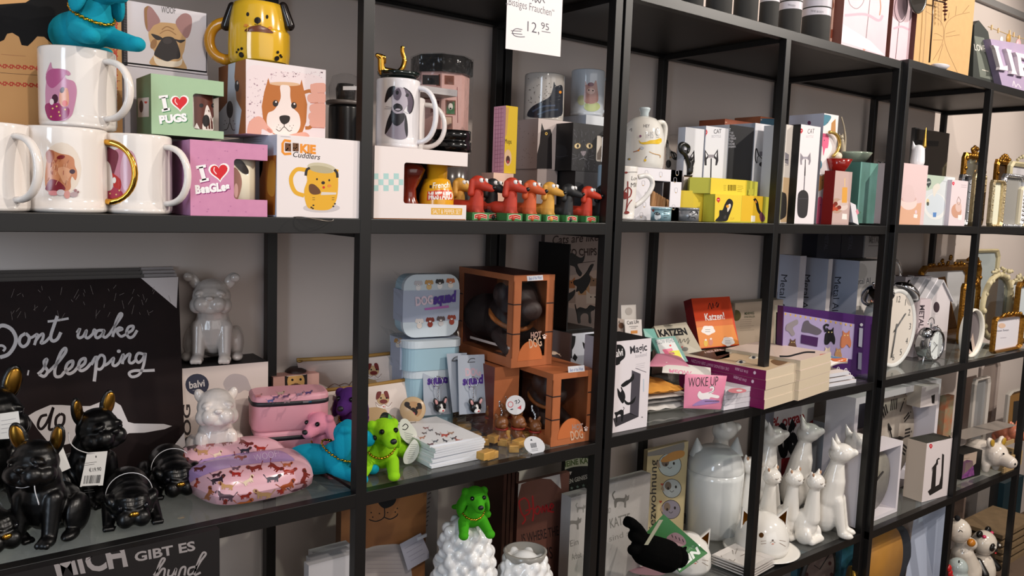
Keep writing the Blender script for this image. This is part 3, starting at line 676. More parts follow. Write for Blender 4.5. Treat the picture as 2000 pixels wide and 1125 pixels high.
b.lathe((cl.x,cl.y,zl),[(0,0),(Rl,0),(Rl,(H-zl)*.45),(Rl*.93,(H-zl)*.47),(Rl*.93,(H-zl)*.55),(Rl*.97,(H-zl)*.57),(Rl*.97,H-zl),(0,H-zl)],M('0f0f10',.15),32); part(b,'lid',T)
A=F(812,178,.15); bx=carton(A,F(893,188,.15),165,.06,card('d9d4d4'),card('c9c4c4'),card('efecec')); bx.front.lines(bx.mb,(812,168),(880,171),(0,3),4,.5,card('b4aeae'),0); solo(bx.mb,'notepad','thick white notepad lying behind the hound mug handles','notepad')
# slim pug notepad in cellophane on a pink tape holder
pk=carton(X(961,.095,0),X(1000,.095,0),337,.035,card('dcb8a4'),card('c79f90'),card('e6c8b4')); solo(pk.mb,'tape_holder','small pale pink box under the upright pug notepad','box')
A=X(984,.105,pk.h); bx=carton(X(984,.10,pk.h+.0005),X(1007,.10,pk.h+.0005),206,.006,card('d9b52c'),card('d9a0b4'),card('d9a0b4'),ul=965); S=bx.front
S.ell(bx.mb,(992,308),(7,16),card('d9b48c')); S.ell(bx.mb,(992,312),(4,8),card('4a2a24')); S.ell(bx.mb,(992,316),(2,3),card('b5404a')); S.text(bx.mb,'Mops',(986,280),(999,281),(986,271),INK,0)
S.poly(bx.mb,[(986,210),(994,210),(990,262),(984,268)],card('c79a54'))
for i in range(16):bx.left.stroke(bx.mb,[(966,214+i*8),(983,212+i*8)],.8,card('b5708a'),False)
for i in range(3):bx.left.stroke(bx.mb,[(969+i*5,210),(966+i*5,336)],.8,card('b5708a'),False)
solo(bx.mb,'pug_notepad','upright yellow pug notepad with pink gingham edge','notepad')
# cat mug boxes
G2='cat mug boxes'
DK=card('2b2a2c'); DKL=card('161617'); BG=card('9c8f8a')
lo=carton(X(1046,.20,0),X(1085,.20,0),330,.11,card('a89a96'),BG,BG,ul=1003); solo(lo.mb,'cat_mug_box','lower beige cat mug box behind the toy dachshunds','box',G2)
up_=carton(X(1048,.20,lo.h+.0005),X(1140,.20,lo.h+.0005),231,.11,card('c4b6b2'),card('a39490'),card('d0c4c0'),ul=1009); S=up_.front
S.poly(up_.mb,[(1058,240),(1063,254),(1075,252),(1078,262),(1078,330),(1046,330),(1048,300),(1054,280),(1056,258)],card('241f20')); S.ell(up_.mb,(1067,261),(2.6,3),card('d9b25a')); S.ell(up_.mb,(1067,261),(1,1.6),INK)
for _ in range(24):up_.left.ell(up_.mb,(random.uniform(1012,1045),random.uniform(240,326)),(.7,.7),card('6a5a54'),0,6)
solo(up_.mb,'cat_mug_box','upper beige box with black cat peeking at its edge','box',G2)
dl=carton(X(1120,.15,0),X(1166,.15,0),334,.11,card('3c3b3e'),DKL,DK,ul=1069); solo(dl.mb,'cat_mug_box','lower dark box under the grey cat face box','box',G2)
A=X(1116,.15,dl.h+.0005)
def pr_cat(mb,b):
 S=b.front; g=card('4a494d'); g2=card('6a6a70')
 for s,u in((-1,1128),(1,1151)):S.ell(mb,(u,285),(6.4,5.4),card('b99a62'),s*15); S.ell(mb,(u,285),(5.2,4.4),card('e0cba0')); S.ell(mb,(u+.5,285),(2,3.6),INK)
 S.poly(mb,[(1134,296),(1145,296),(1141,304),(1138,304)],card('8a7f84'),True); S.stroke(mb,[(1139,304),(1139,309)],1,g2,False); S.stroke(mb,[(1131,312),(1139,309),(1147,313)],1.2,g2)
 for q in((1126,304,1108,300),(1128,308,1112,310),(1150,306,1160,303),(1150,310,1160,312)):S.stroke(mb,[q[:2],q[2:]],.6,g2,False)
 for _ in range(110):
  u=random.uniform(1120,1162); v=random.uniform(250,328); S.stroke(mb,[(u,v),(u+random.uniform(-2,2),v+random.uniform(3,8))],.6,g if random.random()<.8 else g2,False)
 b.left.ell(mb,(1092,296),(16,14),card('222224')); b.left.stroke(mb,[(1074,300),(1090,306),(1110,304)],.8,card('3a3a3e'))
def deco_cat(m,S):S.poly(m,[(1166,300),(1176,280),(1188,270),(1190,312),(1166,312)],M('6a5f58',.3))
windowpack('cat_mug_box','dark box with a grey cat face and mug window',A,X(1190,.15,dl.h+.0005),239,1072,DK,DKL,(1164,263,315),'box',pr_cat,in_mug('cfc6bc',deco_cat),G2)
wb=carton(X(1136,.27,.12),X(1215,.27,.12),224,.07,card('ccd0d6'),card('aab2c0'),WHITE,h=None,ul=1095)
wb2=carton(X(1136,.27,0),X(1215,.27,0),224,.07,card('ccd0d6'),card('aab2c0'),WHITE,ul=1095)
wb2.front.poly(wb2.mb,[(1112,236),(1117,232),(1122,237),(1121,241),(1113,240)],card('4a6a9a')); solo(wb2.mb,'cat_mug_box','white box with blue cat logo under the ginger kitten mug','box',G2)
def pm_black(b,S):
 k=M('23262e',.2)
 S.poly(b,[(1082,160),(1086,168),(1098,168),(1099,200),(1096,226),(1070,230),(1036,229),(1030,222),(1040,208),(1062,196),(1074,188),(1080,172)],k,True); S.ell(b,(1094,180),(2.5,2.8),M('d9882c',.2))
 S.stroke(b,[(1040,218),(1060,208),(1084,206)],3,M('3d4a60',.2)); S.stroke(b,[(1050,224),(1070,216),(1090,214)],3,M('37445a',.2))
 for _ in range(36):S.ell(b,(1030+random.random()*50,152+random.random()*50),(.9,.9),M('5a524c',.2),0,6)
c_,r_=cyl(1022,1100,.255,up_.A.z+up_.h+.0005); mug(c_,r_,top(c_,147)-c_.z,cer('b5afa8'),False,label='speckled mug with black cat on the beige box',grp='cat mugs',prints=pm_black)
def pm_kit(b,S):
 o=M('b98a80',.2); S.ell(b,(1156,208),(16,10),M('b9c48a',.2)); S.ell(b,(1136,196),(8,10),M('ccd0a4',.2))
 S.poly(b,[(1143,158),(1148,166),(1158,166),(1164,157),(1167,176),(1168,196),(1160,202),(1146,202),(1140,194),(1142,174)],o,True); S.ell(b,(1154,178),(8,6),M('d9b4aa',.2)); S.ell(b,(1150,176),(1.4,1.4),INK,0,8); S.ell(b,(1158,177),(1.4,1.4),INK,0,8); S.ell(b,(1154,165),(6,4),M('7a4a5a',.2))
c_,r_=cyl(1113,1178,.305,wb2.h+.0005); mug(c_,r_,top(c_,139)-c_.z,cer('ccd3dc'),ha=-20,hw=.026,label='pale mug with ginger kitten on the white box',grp='cat mugs',prints=pm_kit)
c_,r_=cyl(1163,1212,.08,0); mug(c_,r_,top(c_,323)-c_.z,cer('a9c9dc'),False,label='plain light blue mug behind the post and toy dachshunds',grp='cat mugs')
# ---------------------------------------------------------------- bobbing toy dachshunds in their little packs
def dachs():
 T=thing('toy_dachshund','','toy dog',(0,0,0),'bobbing toy dachshunds'); fm=M('b53018',.6)
 b=MB(); b.cap((0,0,.016),.0135,(.001,-.002,.043),.0105,fm); b.cap((0,.004,.02),.012,(-.004,.045,.022),.0105,fm); b.cap((-.004,.045,.022),.009,(-.006,.06,.026),.003,fm)
 for x in(-.008,.008):b.cap((x,-.006,.014),.005,(x*1.1,-.012,.004),.0045,fm)
 part(blob(b,.0016,4),'body',T)
 h=MB(); h.ell((0,-.003,.060),(.0125,.0135,.0125),fm); h.cap((.001,-.008,.057),.009,(.006,-.026,.051),.0055,fm)
 for s in(-1,1):h.cap((s*.0115,.001,.063),.004,(s*.0135,.001,.043),.0058,fm)
 hd=part(blob(h,.0014,3),'head',T)
 for s in(-1,1):
  e=MB(); c=V((.003+s*.0075,-.0125,.064)); e.ell(c,.0042,M('f2f0ee',.2)); e.ell(c+V((.0006,-.0021,.0002)),.0026,M('101010',.1)); part(e,'eye',T)
 n=MB(); n.ell((.0065,-.0305,.053),.0036,M('101010',.3)); part(n,'nose',T)
 g=MB(); g.abox((-.016,-.016,0),(.016,.014,.0125),card('3f7a44')); S=Pl((-.016,-.016,0),(1,0,0),UZ)
 def emit2(pts,m,k):g.add([V((x,-.016-.0002*k,z))for x,z in pts],[tuple(t)for t in tessellate_polygon([[V((x,z,0))for x,z in pts]])],m)
 def arcb(x0,x1,z0,hh,bow):return[(x0+(x1-x0)*i/10,z0+bow*math.sin(math.pi*i/10))for i in range(11)]+[(x1-(x1-x0)*i/10,z0+hh+bow*math.sin(math.pi*(10-i)/10))for i in range(11)]
 emit2(arcb(-.0125,.0125,.0018,.0072,.0022),card('e6d9c6'),1); emit2(arcb(-.0116,.0116,.0026,.0056,.0022),card('b5281c'),2); emit2(arcb(-.010,.010,.0050,.0008,.0022),card('f0d9c0'),3)
 part(g,'label_base',T,'green base card with red wordmark')
 p=MB(); p.box((-.0155,-.0157,.0125),(.031,0,0),(0,.0294,0),(0,0,.011),CLEAR,{'top':None,'bottom':None}); part(p,'clear_cup',T)
 for o in kids(T):
  if o.name.split('.')[0]in('body','head','eye','nose'):o.rotation_euler.z=math.radians(24)
 return T,fm
DT,dfm=dachs(); first=True
for u,y,col,nm,sc,rz in((928,.020,'b3321f','dark red toy dachshund beside the salt and pepper box',1.0,28),(957,.05,'1a1a1c','black toy dachshund between the first two red ones',.97,25),(994,.016,'b8341e','red toy dachshund left of the orange one',1.0,28),(1032,.018,'c9582a','orange toy dachshund with green base card',.97,26),(1068,.016,'d09a3c','yellow toy dachshund with a blond head',.95,30),(1105,.016,'1d1e20','black toy dachshund right of the yellow one',.93,34),(1143,.016,'c2361a','small bright red toy dachshund between two black ones',.9,34),(1172,.018,'161618','black toy dachshund last in the row beside post',.95,20)):
 P=X(u,y+.016,.0004); rz-=30; mm=M(col,.6)
 if first:place(DT,P,rz,sc); DT['label']=nm; first=False; bpy.context.view_layer.update()
 else:dup(DT,P,rz,sc,nm,{dfm:mm})
dup(DT,X(893,.085,.0004),10,.95,'yellow toy dachshund half hidden behind the salt and pepper box',{dfm:M('d09a3c',.6)})
# hand written price sheet taped under the top board
A=F(987,95,-.001); B=F(1094,111,-.001); A.y=B.y=-.0015; b=MB(); ht=top(A,-150)-A.z
b.box(A,B-A,V((0,.0004,0)),UZ*ht,card('ece4e4')); S=Pl(A,B-A,UZ); pen=card('3a3a4a')
S.stroke(b,[(1040,2),(1044,-4),(1046,5),(1050,0),(1054,6),(1058,-2),(1064,6)],1.6,pen)
S.text(b,'„Bissiges Frauchen“',(988,8),(1082,33),(988.5,-7),pen,-.01)
S.text(b,'12,',(1030,61),(1053,66),(1030.5,41),pen,-.01); S.text(b,'95',(1057,56),(1072,60),(1057,43),pen,-.005); S.stroke(b,[(1058,61),(1075,64)],1.2,pen,False)
S.stroke(b,[(1020,58),(1008,56),(1001,62),(1004,69),(1014,72),(1025,72)],1.4,pen); S.stroke(b,[(998,60),(1018,61)],1.3,pen,False); S.stroke(b,[(999,65),(1020,67)],1.3,pen,False)
solo(b,'price_sheet','white hand written price sheet hanging from the top board','sign')
# ---------------------------------------------------------------- third bay, middle board
def upright(pts,z0,z1,m,mb=None,side=None):
 """straight prism over a ground outline of (column, depth) pairs"""
 b=mb or MB(); P=[X(u,y,z0)for u,y in pts]; b.prism(P,UZ*(z1-z0),m,side); return b
z=Z2+.0004
def pm_love(b,S):
 r=M('8a2a22',.3); k=M('4a4442',.3); S.text(b,'Love',(1233,352),(1250,352),(1234,344),k,-.01); S.text(b,'ME',(1232,366),(1245,365),(1232.5,357),k,-.01)
 S.stroke(b,[(1226,354),(1226,380),(1224,404),(1222,415)],2.4,r); S.stroke(b,[(1218,376),(1226,366),(1233,372),(1230,384),(1222,386)],2.2,r); S.stroke(b,[(1222,414),(1227,400),(1234,390)],1.6,r); S.ell(b,(1221,382),(5,7),r); S.ell(b,(1224,415),(5,3),r); S.stroke(b,[(1220,338),(1230,336),(1244,336)],.7,k); S.ell(b,(1223,337),(3,2),r)
c,r=cyl(1188,1240,.045,z); H=top(c,325)-c.z
mug(c,r*.92,H,cer('e6e2dd'),False,name='mug',label='tapered white mug reading Love ME with red drawing',grp='cat mugs',prints=pm_love,taper=r*.12)
T=[o for o in bpy.data.objects if o.get('label','').startswith('tapered white')][0]; b=MB()
P=[F(1247,346,c.y-.012),F(1262,343,c.y-.02),F(1272,350,c.y-.024),F(1274,362,c.y-.024),F(1267,377,c.y-.022),F(1254,392,c.y-.016),F(1239,403,c.y-.01)]
b.tube(cat(P,n=4),.0048,cer('e6e2dd'),12); part(b,'handle',T)
# white window pack with brown brush inside
def pr_wp(mb,b):
 S=b.front; g=card('a9a6ae')
 x0=(S.hit(1309,370)[0]-b.A).dot(b.ex); mb.box(b.A+b.ex*x0,b.ex*(b.w-x0),b.ey*.0012,UZ*b.h,WP)
 for u,v in((1322,338),(1320,372),(1315,405),(1262,338),(1290,341),(1256,358),(1258,400),(1252,420),(1318,352),(1300,420),(1262,380)):
  S.stroke(mb,[(u,v-5),(u+3,v-4),(u+3,v+3),(u,v+5),(u-2,v+2),(u-2,v-4)],.6,g,True,True); S.ell(mb,(u,v+4),(1,1),card('c9a24a'),0,7)
def in_wp(b,T,xm,z0):
 m=MB(); br=M('b98a5c',.7)
 for i in range(7):p=X(1270+i*5.4,b.A.y+.03+.004*(i%2),z0); p.z=b.A.z+.002; m.cap(p+UZ*.006,.0055,p+UZ*(.052-.003*i)+V((.006,0,0)),.0055,br)
 part(m,'wooden_insert',T,'ribbed brown insert')
WP=card('e3e0e6')
wp=windowpack('mug_window_box','white doodle box with square window under the teapot',X(1236,.072,z),X(1327,.072,z),326,None,WP,card('d0d0d8'),(1269,352,403),'box',pr_wp,in_wp,depth=.09)
# white teapot style jar
c,r=cyl(1212,1295,.115,z+wp.h+.0005); T=thing('teapot','white patterned teapot with knob lid on the doodle box','teapot',c); b=MB(); H=top(c,228)-c.z; m=cer('dedbd4')
pr=[(0,0),(.93,0),(.97,.02),(1,.1),(1,.35),(.97,.6),(.90,.75),(.76,.88),(.55,.96),(.3,1.0),(0,1.0)]
b.lathe(c,[(q*r,t*H)for q,t in pr],m,48); S=Bv(b); k=M('5c5a5e',.3)
S.text(b,'HEY',(1257,249),(1269,249),(1257,243),k,0); S.text(b,'THIS',(1260,271),(1276,270),(1260,258),M('9a989c',.3),-.01)
S.poly(b,[(1248,273),(1252,278),(1262,277),(1270,274),(1280,273),(1290,270),(1292,276),(1288,281),(1272,281),(1258,282),(1250,279)],M('dfb718',.3),True)
S.stroke(b,[(1237,297),(1246,294),(1250,290)],1.4,M('9a5a3a',.3)); S.ell(b,(1254,289),(4,3),M('b9bcc4',.3),20); S.ell(b,(1247,294),(2,1.6),M('d9862c',.3)); S.ell(b,(1260,313),(2.4,2.6),M('d9b01c',.3)); S.stroke(b,[(1260,310),(1263,305)],1.4,k,False); S.ell(b,(1229,311),(3,2),k); S.ell(b,(1230,311),(2,1),M('d9b01c',.3))
S.stroke(b,[(1268,296),(1276,300),(1288,303),(1289,308)],1.2,M('c99a5c',.3)); S.ell(b,(1251,266),(2,2.4),M('8a5a7a',.3)); S.stroke(b,[(1230,255),(1234,251),(1234,257)],.8,k); S.ell(b,(1284,257),(4,7),M('c9c6c2',.3)); S.stroke(b,[(1281,254),(1284,250),(1287,256)],.7,k)
for i in range(5):S.stroke(b,[(1281,256+i*3),(1287,256.5+i*3)],.5,k,False)
part(b,'body',T); b=MB(); b.lathe(c+UZ*(H-.001),[(0,0),(.20*r,0),(.19*r,.08*H),(.25*r,.14*H),(.27*r,.165*H),(.22*r,.185*H),(0,.185*H)],cer('c6d4da'),28); part(b,'lid_knob',T,'pale blue lid knob'); b=MB()
b.tube(cat([F(1280,241,c.y),F(1293,239,c.y),F(1299,248,c.y),F(1298,266,c.y),F(1294,284,c.y),F(1289,296,c.y)],n=4),.0055,m,12); part(b,'handle',T)
# small round tins
for uL,uR,v,y,col,lab,blue in((1270.5,1310,405,.03,'93b6c2','small pale blue printed tin on the board edge',1),(1325,1364,405.5,.034,'8a8b8e','small silver grey cat print tin on the board edge',0)):
 c,r=cyl(uL,uR,y,z); H=top(c,v)-c.z; T=thing('round_tin',lab,'tin',c,'small round tins'); b=MB(); m=M(col,.3,.3)
 b.lathe(c,[(0,0),(r,0),(r,H*.8),(0,H*.8)],m,36); S=Cy(c,r); k=M('26262a',.4)
 if blue:
  S.poly(b,[(1279,418),(1287,416),(1291,422),(1288,428),(1280,429)],M('e6e9ea',.4),True); S.poly(b,[(1278,417),(1284,414),(1290,419),(1284,421)],k,True); S.stroke(b,[(1280,429),(1290,427)],1,k,False); S.ell(b,(1276,411),(2,2.6),M('8a3a32',.4))
  for i in range(4):S.stroke(b,[(1296,413+i*4),(1306-(i%2)*3,413+i*4)],.9,k,False)
 else:
  for q in((1347,415,1355,412),(1352,420,1362,416),(1350,425,1358,428),(1342,427,1348,424),(1344,428,1346,422),(1356,412,1362,418)):S.stroke(b,[q[:2],((q[0]+q[2])/2+2,(q[1]+q[3])/2-2),q[2:]],1.6,k)
  S.poly(b,[(1352,412),(1358,413),(1355,418)],M('e0e0e2',.4))
 part(b,'tin',T); b=MB(); b.lathe(c+UZ*H*.8,[(0,0),(r*1.02,0),(r*1.02,H*.2),(r*.95,H*.2),(r*.9,H*.17),(0,H*.17)],m,36); part(b,'lid',T)
 # yellow bag clip boxes
YL=card('e6c93c'); YD=card('bdb93c'); G3='yellow cat clip boxes'
def red_logo(S,b,u,v,s=1,col='c4222e'):S.ell(b,(u,v),(3.6*s,4.4*s),card(col)); S.poly(b,[(u-2*s,v+3*s),(u+2*s,v+3*s),(u+.3*s,v+7*s)],card(col)); S.stroke(b,[(u-2*s,v),(u+2*s,v)],1*s,card('f0dada'),False)
b=MB(); y0=.03; zb=top(X(1397,y0,z),379)
upright([(1397,y0),(1490,y0),(1499,y0+.018),(1487,y0+.075),(1368,y0+.075),(1371.5,y0+.03)],z,zb,YD,b,YD); S=Pl(X(1397,y0,z),(1,0,0),UZ)
S.poly(b,[(1397,379),(1449,381.5),(1446,432.5),(1395,432)],YL); S.poly(b,[(1449.5,381.5),(1491,383.5),(1488,433.5),(1446.5,432.5)],card('e0b52c'))
red_logo(S,b,1403,390); k=card('1d1c1b')
S.poly(b,[(1420,391),(1425,388),(1431,393),(1431,402),(1424,422),(1418,432),(1397,432),(1404,422),(1405,411),(1411,410),(1415,400)],k,True); S.poly(b,[(1421,402),(1426,398),(1427,404),(1421,414)],card('d9d2c4'),True); S.ell(b,(1421,403),(3,3),card('dd9a2c')); S.ell(b,(1416,424),(2.5,4),card('3a3836'),20)
S.stroke(b,[(1473,388),(1478,396),(1481,410),(1486,418)],5.5,k); S.ell(b,(1476,394),(1.6,3),card('d9862c'),-20); S.poly(b,[(1487,414),(1494,424),(1492,432),(1486,432),(1483,420)],card('6a3a4a'),True); S.poly(b,[(1467,421),(1475,421.5),(1474.5,433),(1466.5,433)],card('ece6d4')); S.text(b,'CLIP',(1426,429),(1434,429),(1426,425),card('c9a02c'),0)
solo(b,'clip_box','lower front yellow box with black cat clip picture','box',G3)
zy=top(X(1388,y0+.02,z),348); b=MB(); z1=zb+.0008; y1=y0+.012; h1=top(X(1388,y1,z1),347)
upright([(1388.5,y1),(1458,y1),(1478.5,y1+.03),(1470,y1+.07),(1342,y1+.07),(1346,y1+.035)],z1,h1,YD,b,YD); S=Pl(X(1388,y1,z1),(1,0,0),UZ); S.poly(b,[(1389,347.5),(1459,352.5),(1457,382.5),(1387,379)],YL)
for i in range(11):S.stroke(b,[(1422+i*1.5,361),(1421.8+i*1.5,372.5)],random.choice([.5,.8,1.1]),k,False)
S.lines(b,(1413,362),(1419,362.5),(0,3),4,.5,k); S.lines(b,(1440,363),(1452,364),(0,3.5),4,.5,k); S.poly(b,[(1462,370),(1472,369),(1471,380),(1461,381)],card('c9c24a'))
solo(b,'clip_box','upper yellow box showing a barcode','box',G3)
b=MB(); upright([(1352,.07),(1374,.062),(1372,.13),(1326,.13),(1326,.085)],z,top(X(1340,.07,z),372),YD,b,YL); solo(b,'clip_box','yellow box squeezed behind the silver tin','box',G3)
# cat bottle boxes
GB='cat bottle boxes'
def bottle_art(S,b,u,v,s,dark,inv=False):
 g=card('8d8890'); k=card('26242a'); w_=card('e6e3ea')
 S.poly(b,[(u-13*s,v-14*s),(u-6*s,v-4*s),(u+6*s,v-4*s),(u+13*s,v-15*s),(u+14*s,v+8*s),(u+11*s,v+17*s),(u+8*s,v+17*s),(u+9*s,v+6*s),(u+5*s,v+2*s),(u-6*s,v+2*s),(u-9*s,v+6*s),(u-9*s,v+17*s),(u-13*s,v+17*s),(u-14*s,v+6*s)],k if dark else g)
 S.poly(b,[(u-11*s,v-9*s),(u-7*s,v-2*s),(u-10*s,v+2*s)],w_ if dark else g); S.poly(b,[(u+11*s,v-9*s),(u+7*s,v-2*s),(u+10*s,v+2*s)],w_ if dark else g)
 S.poly(b,[(u-6*s,v-4*s),(u+6*s,v-4*s),(u+5*s,v+2*s),(u-6*s,v+2*s)],g if dark else card('a5a0aa'))
 S.stroke(b,[(u,v+3*s),(u-1,v+46*s)],2.4*s,k if dark else card('4a474e'),False)
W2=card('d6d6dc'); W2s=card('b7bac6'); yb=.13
for uA,uB,vt,kind,lab,y in((1329,1365.5,248,0,'white cat bottle box behind the black cat ring holder',yb),(1368.5,1412,245.5,1,'white box reading CAT Bottle in the row of bottle boxes',yb),(1413.5,1461,243,2,'black box back with white list of bottle words',yb),(1463,1514,240,3,'white bottle box with fox ear drawing beside the post',yb)):
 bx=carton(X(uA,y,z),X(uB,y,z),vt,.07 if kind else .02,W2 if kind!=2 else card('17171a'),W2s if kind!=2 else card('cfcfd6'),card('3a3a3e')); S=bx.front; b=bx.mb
 if kind==0:bottle_art(S,b,1343,308,1,True)
 if kind==1:
  red_logo(S,b,1377,258,1.3); S.text(b,'CAT',(1394,261),(1409,260),(1394,253),card('33323a'),.01); S.text(b,'BOTTLE',(1390,269),(1408,268.5),(1390,264),card('a9a8b2'),0); bottle_art(S,b,1389,306,1,True)
 if kind==2:
  S.text(b,'CAT',(1419.5,256),(1427,255.5),(1419.5,251),card('d9d9de'),.02)
  for i,t in enumerate(('BOTTLE','BOTELLA','BOUTEILLE','BOTTIGLIA','FLASCHE','GARRAFA')):S.text(b,t,(1419-i*.2,261.5+i*5.4),(1432+(i%3)*2.5,261.3+i*5.4),(1419-i*.2,257.8+i*5.4),card('a9a9b2'),.01)
 if kind==3:
  u,v=1489,302; kk=card('26242a')
  for s in(-1,1):S.stroke(b,[(u+s*7,v+2),(u+s*12,v-12),(u+s*14,v+6),(u+s*11,v+17)],2.2,kk); S.stroke(b,[(u+s*6,v+2),(u+s*10,v+6),(u+s*9,v+16)],1.2,kk)
  S.poly(b,[(u-6,v-6),(u+6,v-6),(u+5,v+3),(u-6,v+3)],card('8a8790')); S.stroke(b,[(u-5,v+3),(u,v+8),(u+5,v+3)],1.6,kk); S.ell(b,(u-2,v+19),(4.4,4.4),kk); S.stroke(b,[(u-1,v+20),(u-3,v+90)],2.4,kk,False)
 solo(b,'bottle_box',lab,'box',GB)
for uA,uB,vt,col,lab in((1404,1470,232,'8a4a32','brown carton edge showing above the bottle boxes'),(1472,1517,227,'9a5a3c','brown and blue carton edge beside the thin post')):
 bx=carton(X(uA,.235,z),X(uB,.235,z),vt,.08,card(col),card(col),card('33261f')); S=bx.front
 if uA>1450:S.poly(bx.mb,[(1484,231),(1516,229),(1516,250),(1484,250)],card('2d4a5c'))
 S.text(bx.mb,'bottle',(uA+3,vt+8),(uA+16,vt+8),(uA+3,vt+5),card('d9b49a'),0); solo(bx.mb,'carton',lab,'box')
 # glass with black and white cat, black cat ring holder
c,r=cyl(1292,1328,.20,z); T=thing('cat_glass','drinking glass with a black and white cat print','glass',c); b=MB(); H=top(c,264)-c.z; b.lathe(c,[(0,0),(r*.9,0),(r,H),(r*.94,H),(r*.84,.006),(0,.006)],CLEAR,36); S=Cy(c,r*.96); k=M('171617',.3); wt=M('d9d4d0',.3)
S.poly(b,[(1304,272),(1308,290),(1318,300),(1326,318),(1322,330),(1294,330),(1296,300)],wt,True); S.poly(b,[(1302,268),(1306,282),(1300,296),(1296,292)],k,True); S.poly(b,[(1310,296),(1320,299),(1322,312),(1314,310)],k,True); S.poly(b,[(1293,300),(1300,302),(1297,328),(1292,330)],k,True); S.ell(b,(1306,320),(5,8),k); S.ell(b,(1310,307),(2,1),M('c9862c',.3))
part(b,'glass',T)
bx=carton(X(1331,.115,z),X(1360,.115,z),345,.03,card('c9c0c0'),card('b0a6a6'),card('c98a3c')); bx.front.stroke(bx.mb,[(1332,343.5),(1354,344)],3,card('b9823c'),False); zr=z+bx.h+.0005; solo(bx.mb,'carton','small pale box under the black cat ring holder','box')
p=X(1343,.128,zr); T=thing('ring_holder','black cat ring holder with long curled tail','ring holder',p); k=M('161516',.3); b=MB(); b.lathe(p,[(0,0),(.009,0),(.011,.003),(.0105,.004),(0,.003)],k,28); part(b,'dish',T); b=MB(); g=lambda u,v:F(u,v,p.y)
b.tube(cat([g(1347,333),g(1344,318),g(1338,302),g(1330,294),g(1329,284),g(1336,281),g(1345,287),g(1343,297),g(1337,296)],n=4),[.0052]*20+[.004]*13,k,10); b.ell(g(1348,328),.0072,k); b.cap(g(1349,316),.006,g(1347,335),.0075,k); b.ell(g(1351,314),.0062,k)
for u in(1348.5,1353):b.cap(g(u,310),.002,g(u,306),.0008,k)
part(blob(b,.0011,2),'cat',T)
# ---------------------------------------------------------------- fourth bay, middle board
y=.035
bx=carton(X(1523,y+.02,z),X(1543,y+.02,z),243,.06,card('d9d2cc'),card('c0c0c8'),card('b9b2ac')); S=bx.front; b=bx.mb
S.poly(b,[(1530,346),(1546,348),(1543,434),(1524,434)],card('cdb08a')); S.poly(b,[(1518,378),(1530,376),(1536,383),(1536,414),(1532,425),(1518,426)],card('33302e'),True); S.poly(b,[(1533,297),(1541,302),(1540,322),(1533,318)],card('8a868e')); S.stroke(b,[(1533,312),(1539,312)],1.4,card('2a282c'),False); S.stroke(b,[(1533,322),(1540,323)],1,card('8a868e'),False)
solo(b,'bottle_box','cream bottle box behind the thin post with black cap picture','box',GB)
bx=carton(X(1551,y,z),X(1589,y,z),242.5,.06,card('e6dfe2'),card('161618'),card('e6e0e2'),ul=1544); S=bx.front; b=bx.mb
red_logo(S,b,1564.5,255,1); S.text(b,'CAT',(1577,261),(1590,260.5),(1578,252),card('33323a'),-.005); S.text(b,'BOTTLE',(1574.5,269),(1588.5,269),(1575,264.5),card('c2bcc2'),0); bottle_art(S,b,1573,309,.75,False); S.stroke(b,[(1572.5,326),(1570,372)],1.8,card('6a666e'),False)
S.poly(b,[(1558,384),(1561,375),(1568,371),(1575,374),(1579,384),(1577,415),(1573,424),(1567,426),(1560,423),(1557,412)],card('343234'),True); S.stroke(b,[(1557,388),(1578,388)],.6,card('55525a'),False)
solo(b,'bottle_box','front CAT Bottle box with black oval bottle in fourth bay','box',GB)
A=X(1594,y+.03,z); B=X(1622,y+.03,z); bx=carton(A,B,221,.1,card('e6dfe0'),card('b9bccb'),card('d9d6dc'),ul=1542); S=bx.front; b=bx.mb; tl=card('4a7f92'); pk=card('e0678a'); br=card('b98550')
S.poly(b,[(1600,224),(1622,226),(1620,236),(1609,246),(1601,238)],tl,True); S.poly(b,[(1624,240),(1632,232),(1632,260),(1622,262)],br); S.poly(b,[(1599,262),(1606,260),(1618,266),(1617,288),(1612,290),(1608,304),(1606,286),(1598,284)],pk,True)
S.ell(b,(1600,321),(5.5,10),tl); S.poly(b,[(1597,340),(1604,344),(1614,338),(1612,362),(1602,372),(1596,370)],br,True); S.poly(b,[(1594,390),(1603,384),(1610,396),(1612,412),(1609,434),(1592,435),(1592,400)],pk,True); S.poly(b,[(1618,402),(1624,402),(1623,432),(1616,420)],tl)
for u,v in((1616,240),(1610,274),(1606,352),(1602,400)):S.ell(b,(u,v),(1,1),card('33323a'),0,7)
bx.left.ell(b,(1580.5,240),(3.4,4),card('6a3a5a'))
solo(b,'pattern_box','tall slim box with pink brown and blue abstract pattern','box')
A=X(1624,y-.01,z); B=X(1657,y-.01,z); bx=carton(A,B,333,.06,card('b9a09c'),card('8f1f1c'),card('a03028'),card('5a3a42'),ul=1611); S=bx.front; b=bx.mb
S.poly(b,[(1624,333),(1658,335),(1655,436),(1621,435)],card('c2a8a2')); S.ell(b,(1634,402),(14,15),card('b59684')); S.ell(b,(1646,403),(10,8),card('d9c8c2')); S.ell(b,(1646,396),(11,6),card('cdb8b2')); S.poly(b,[(1645,366),(1655,366),(1654,396),(1644,396)],card('dba04a')); S.stroke(b,[(1650,365),(1650,348)],1.6,card('e0bc84'),False)
for u,v in((1628,402),(1634,408),(1639,405),(1632,398),(1627,408)):S.ell(b,(u,v),(4,4),card(random.choice(['9a2a1c','b5482c','7a2a1c'])))
S.poly(b,[(1645,417),(1654,418),(1654,429),(1644,428)],card('efe6e2')); S.ell(b,(1628,334),(2.6,3),card('6a7a2c')); bx.right.poly(b,[(1658,350),(1664,345),(1664,366),(1658,366)],card('d9c8cc'))
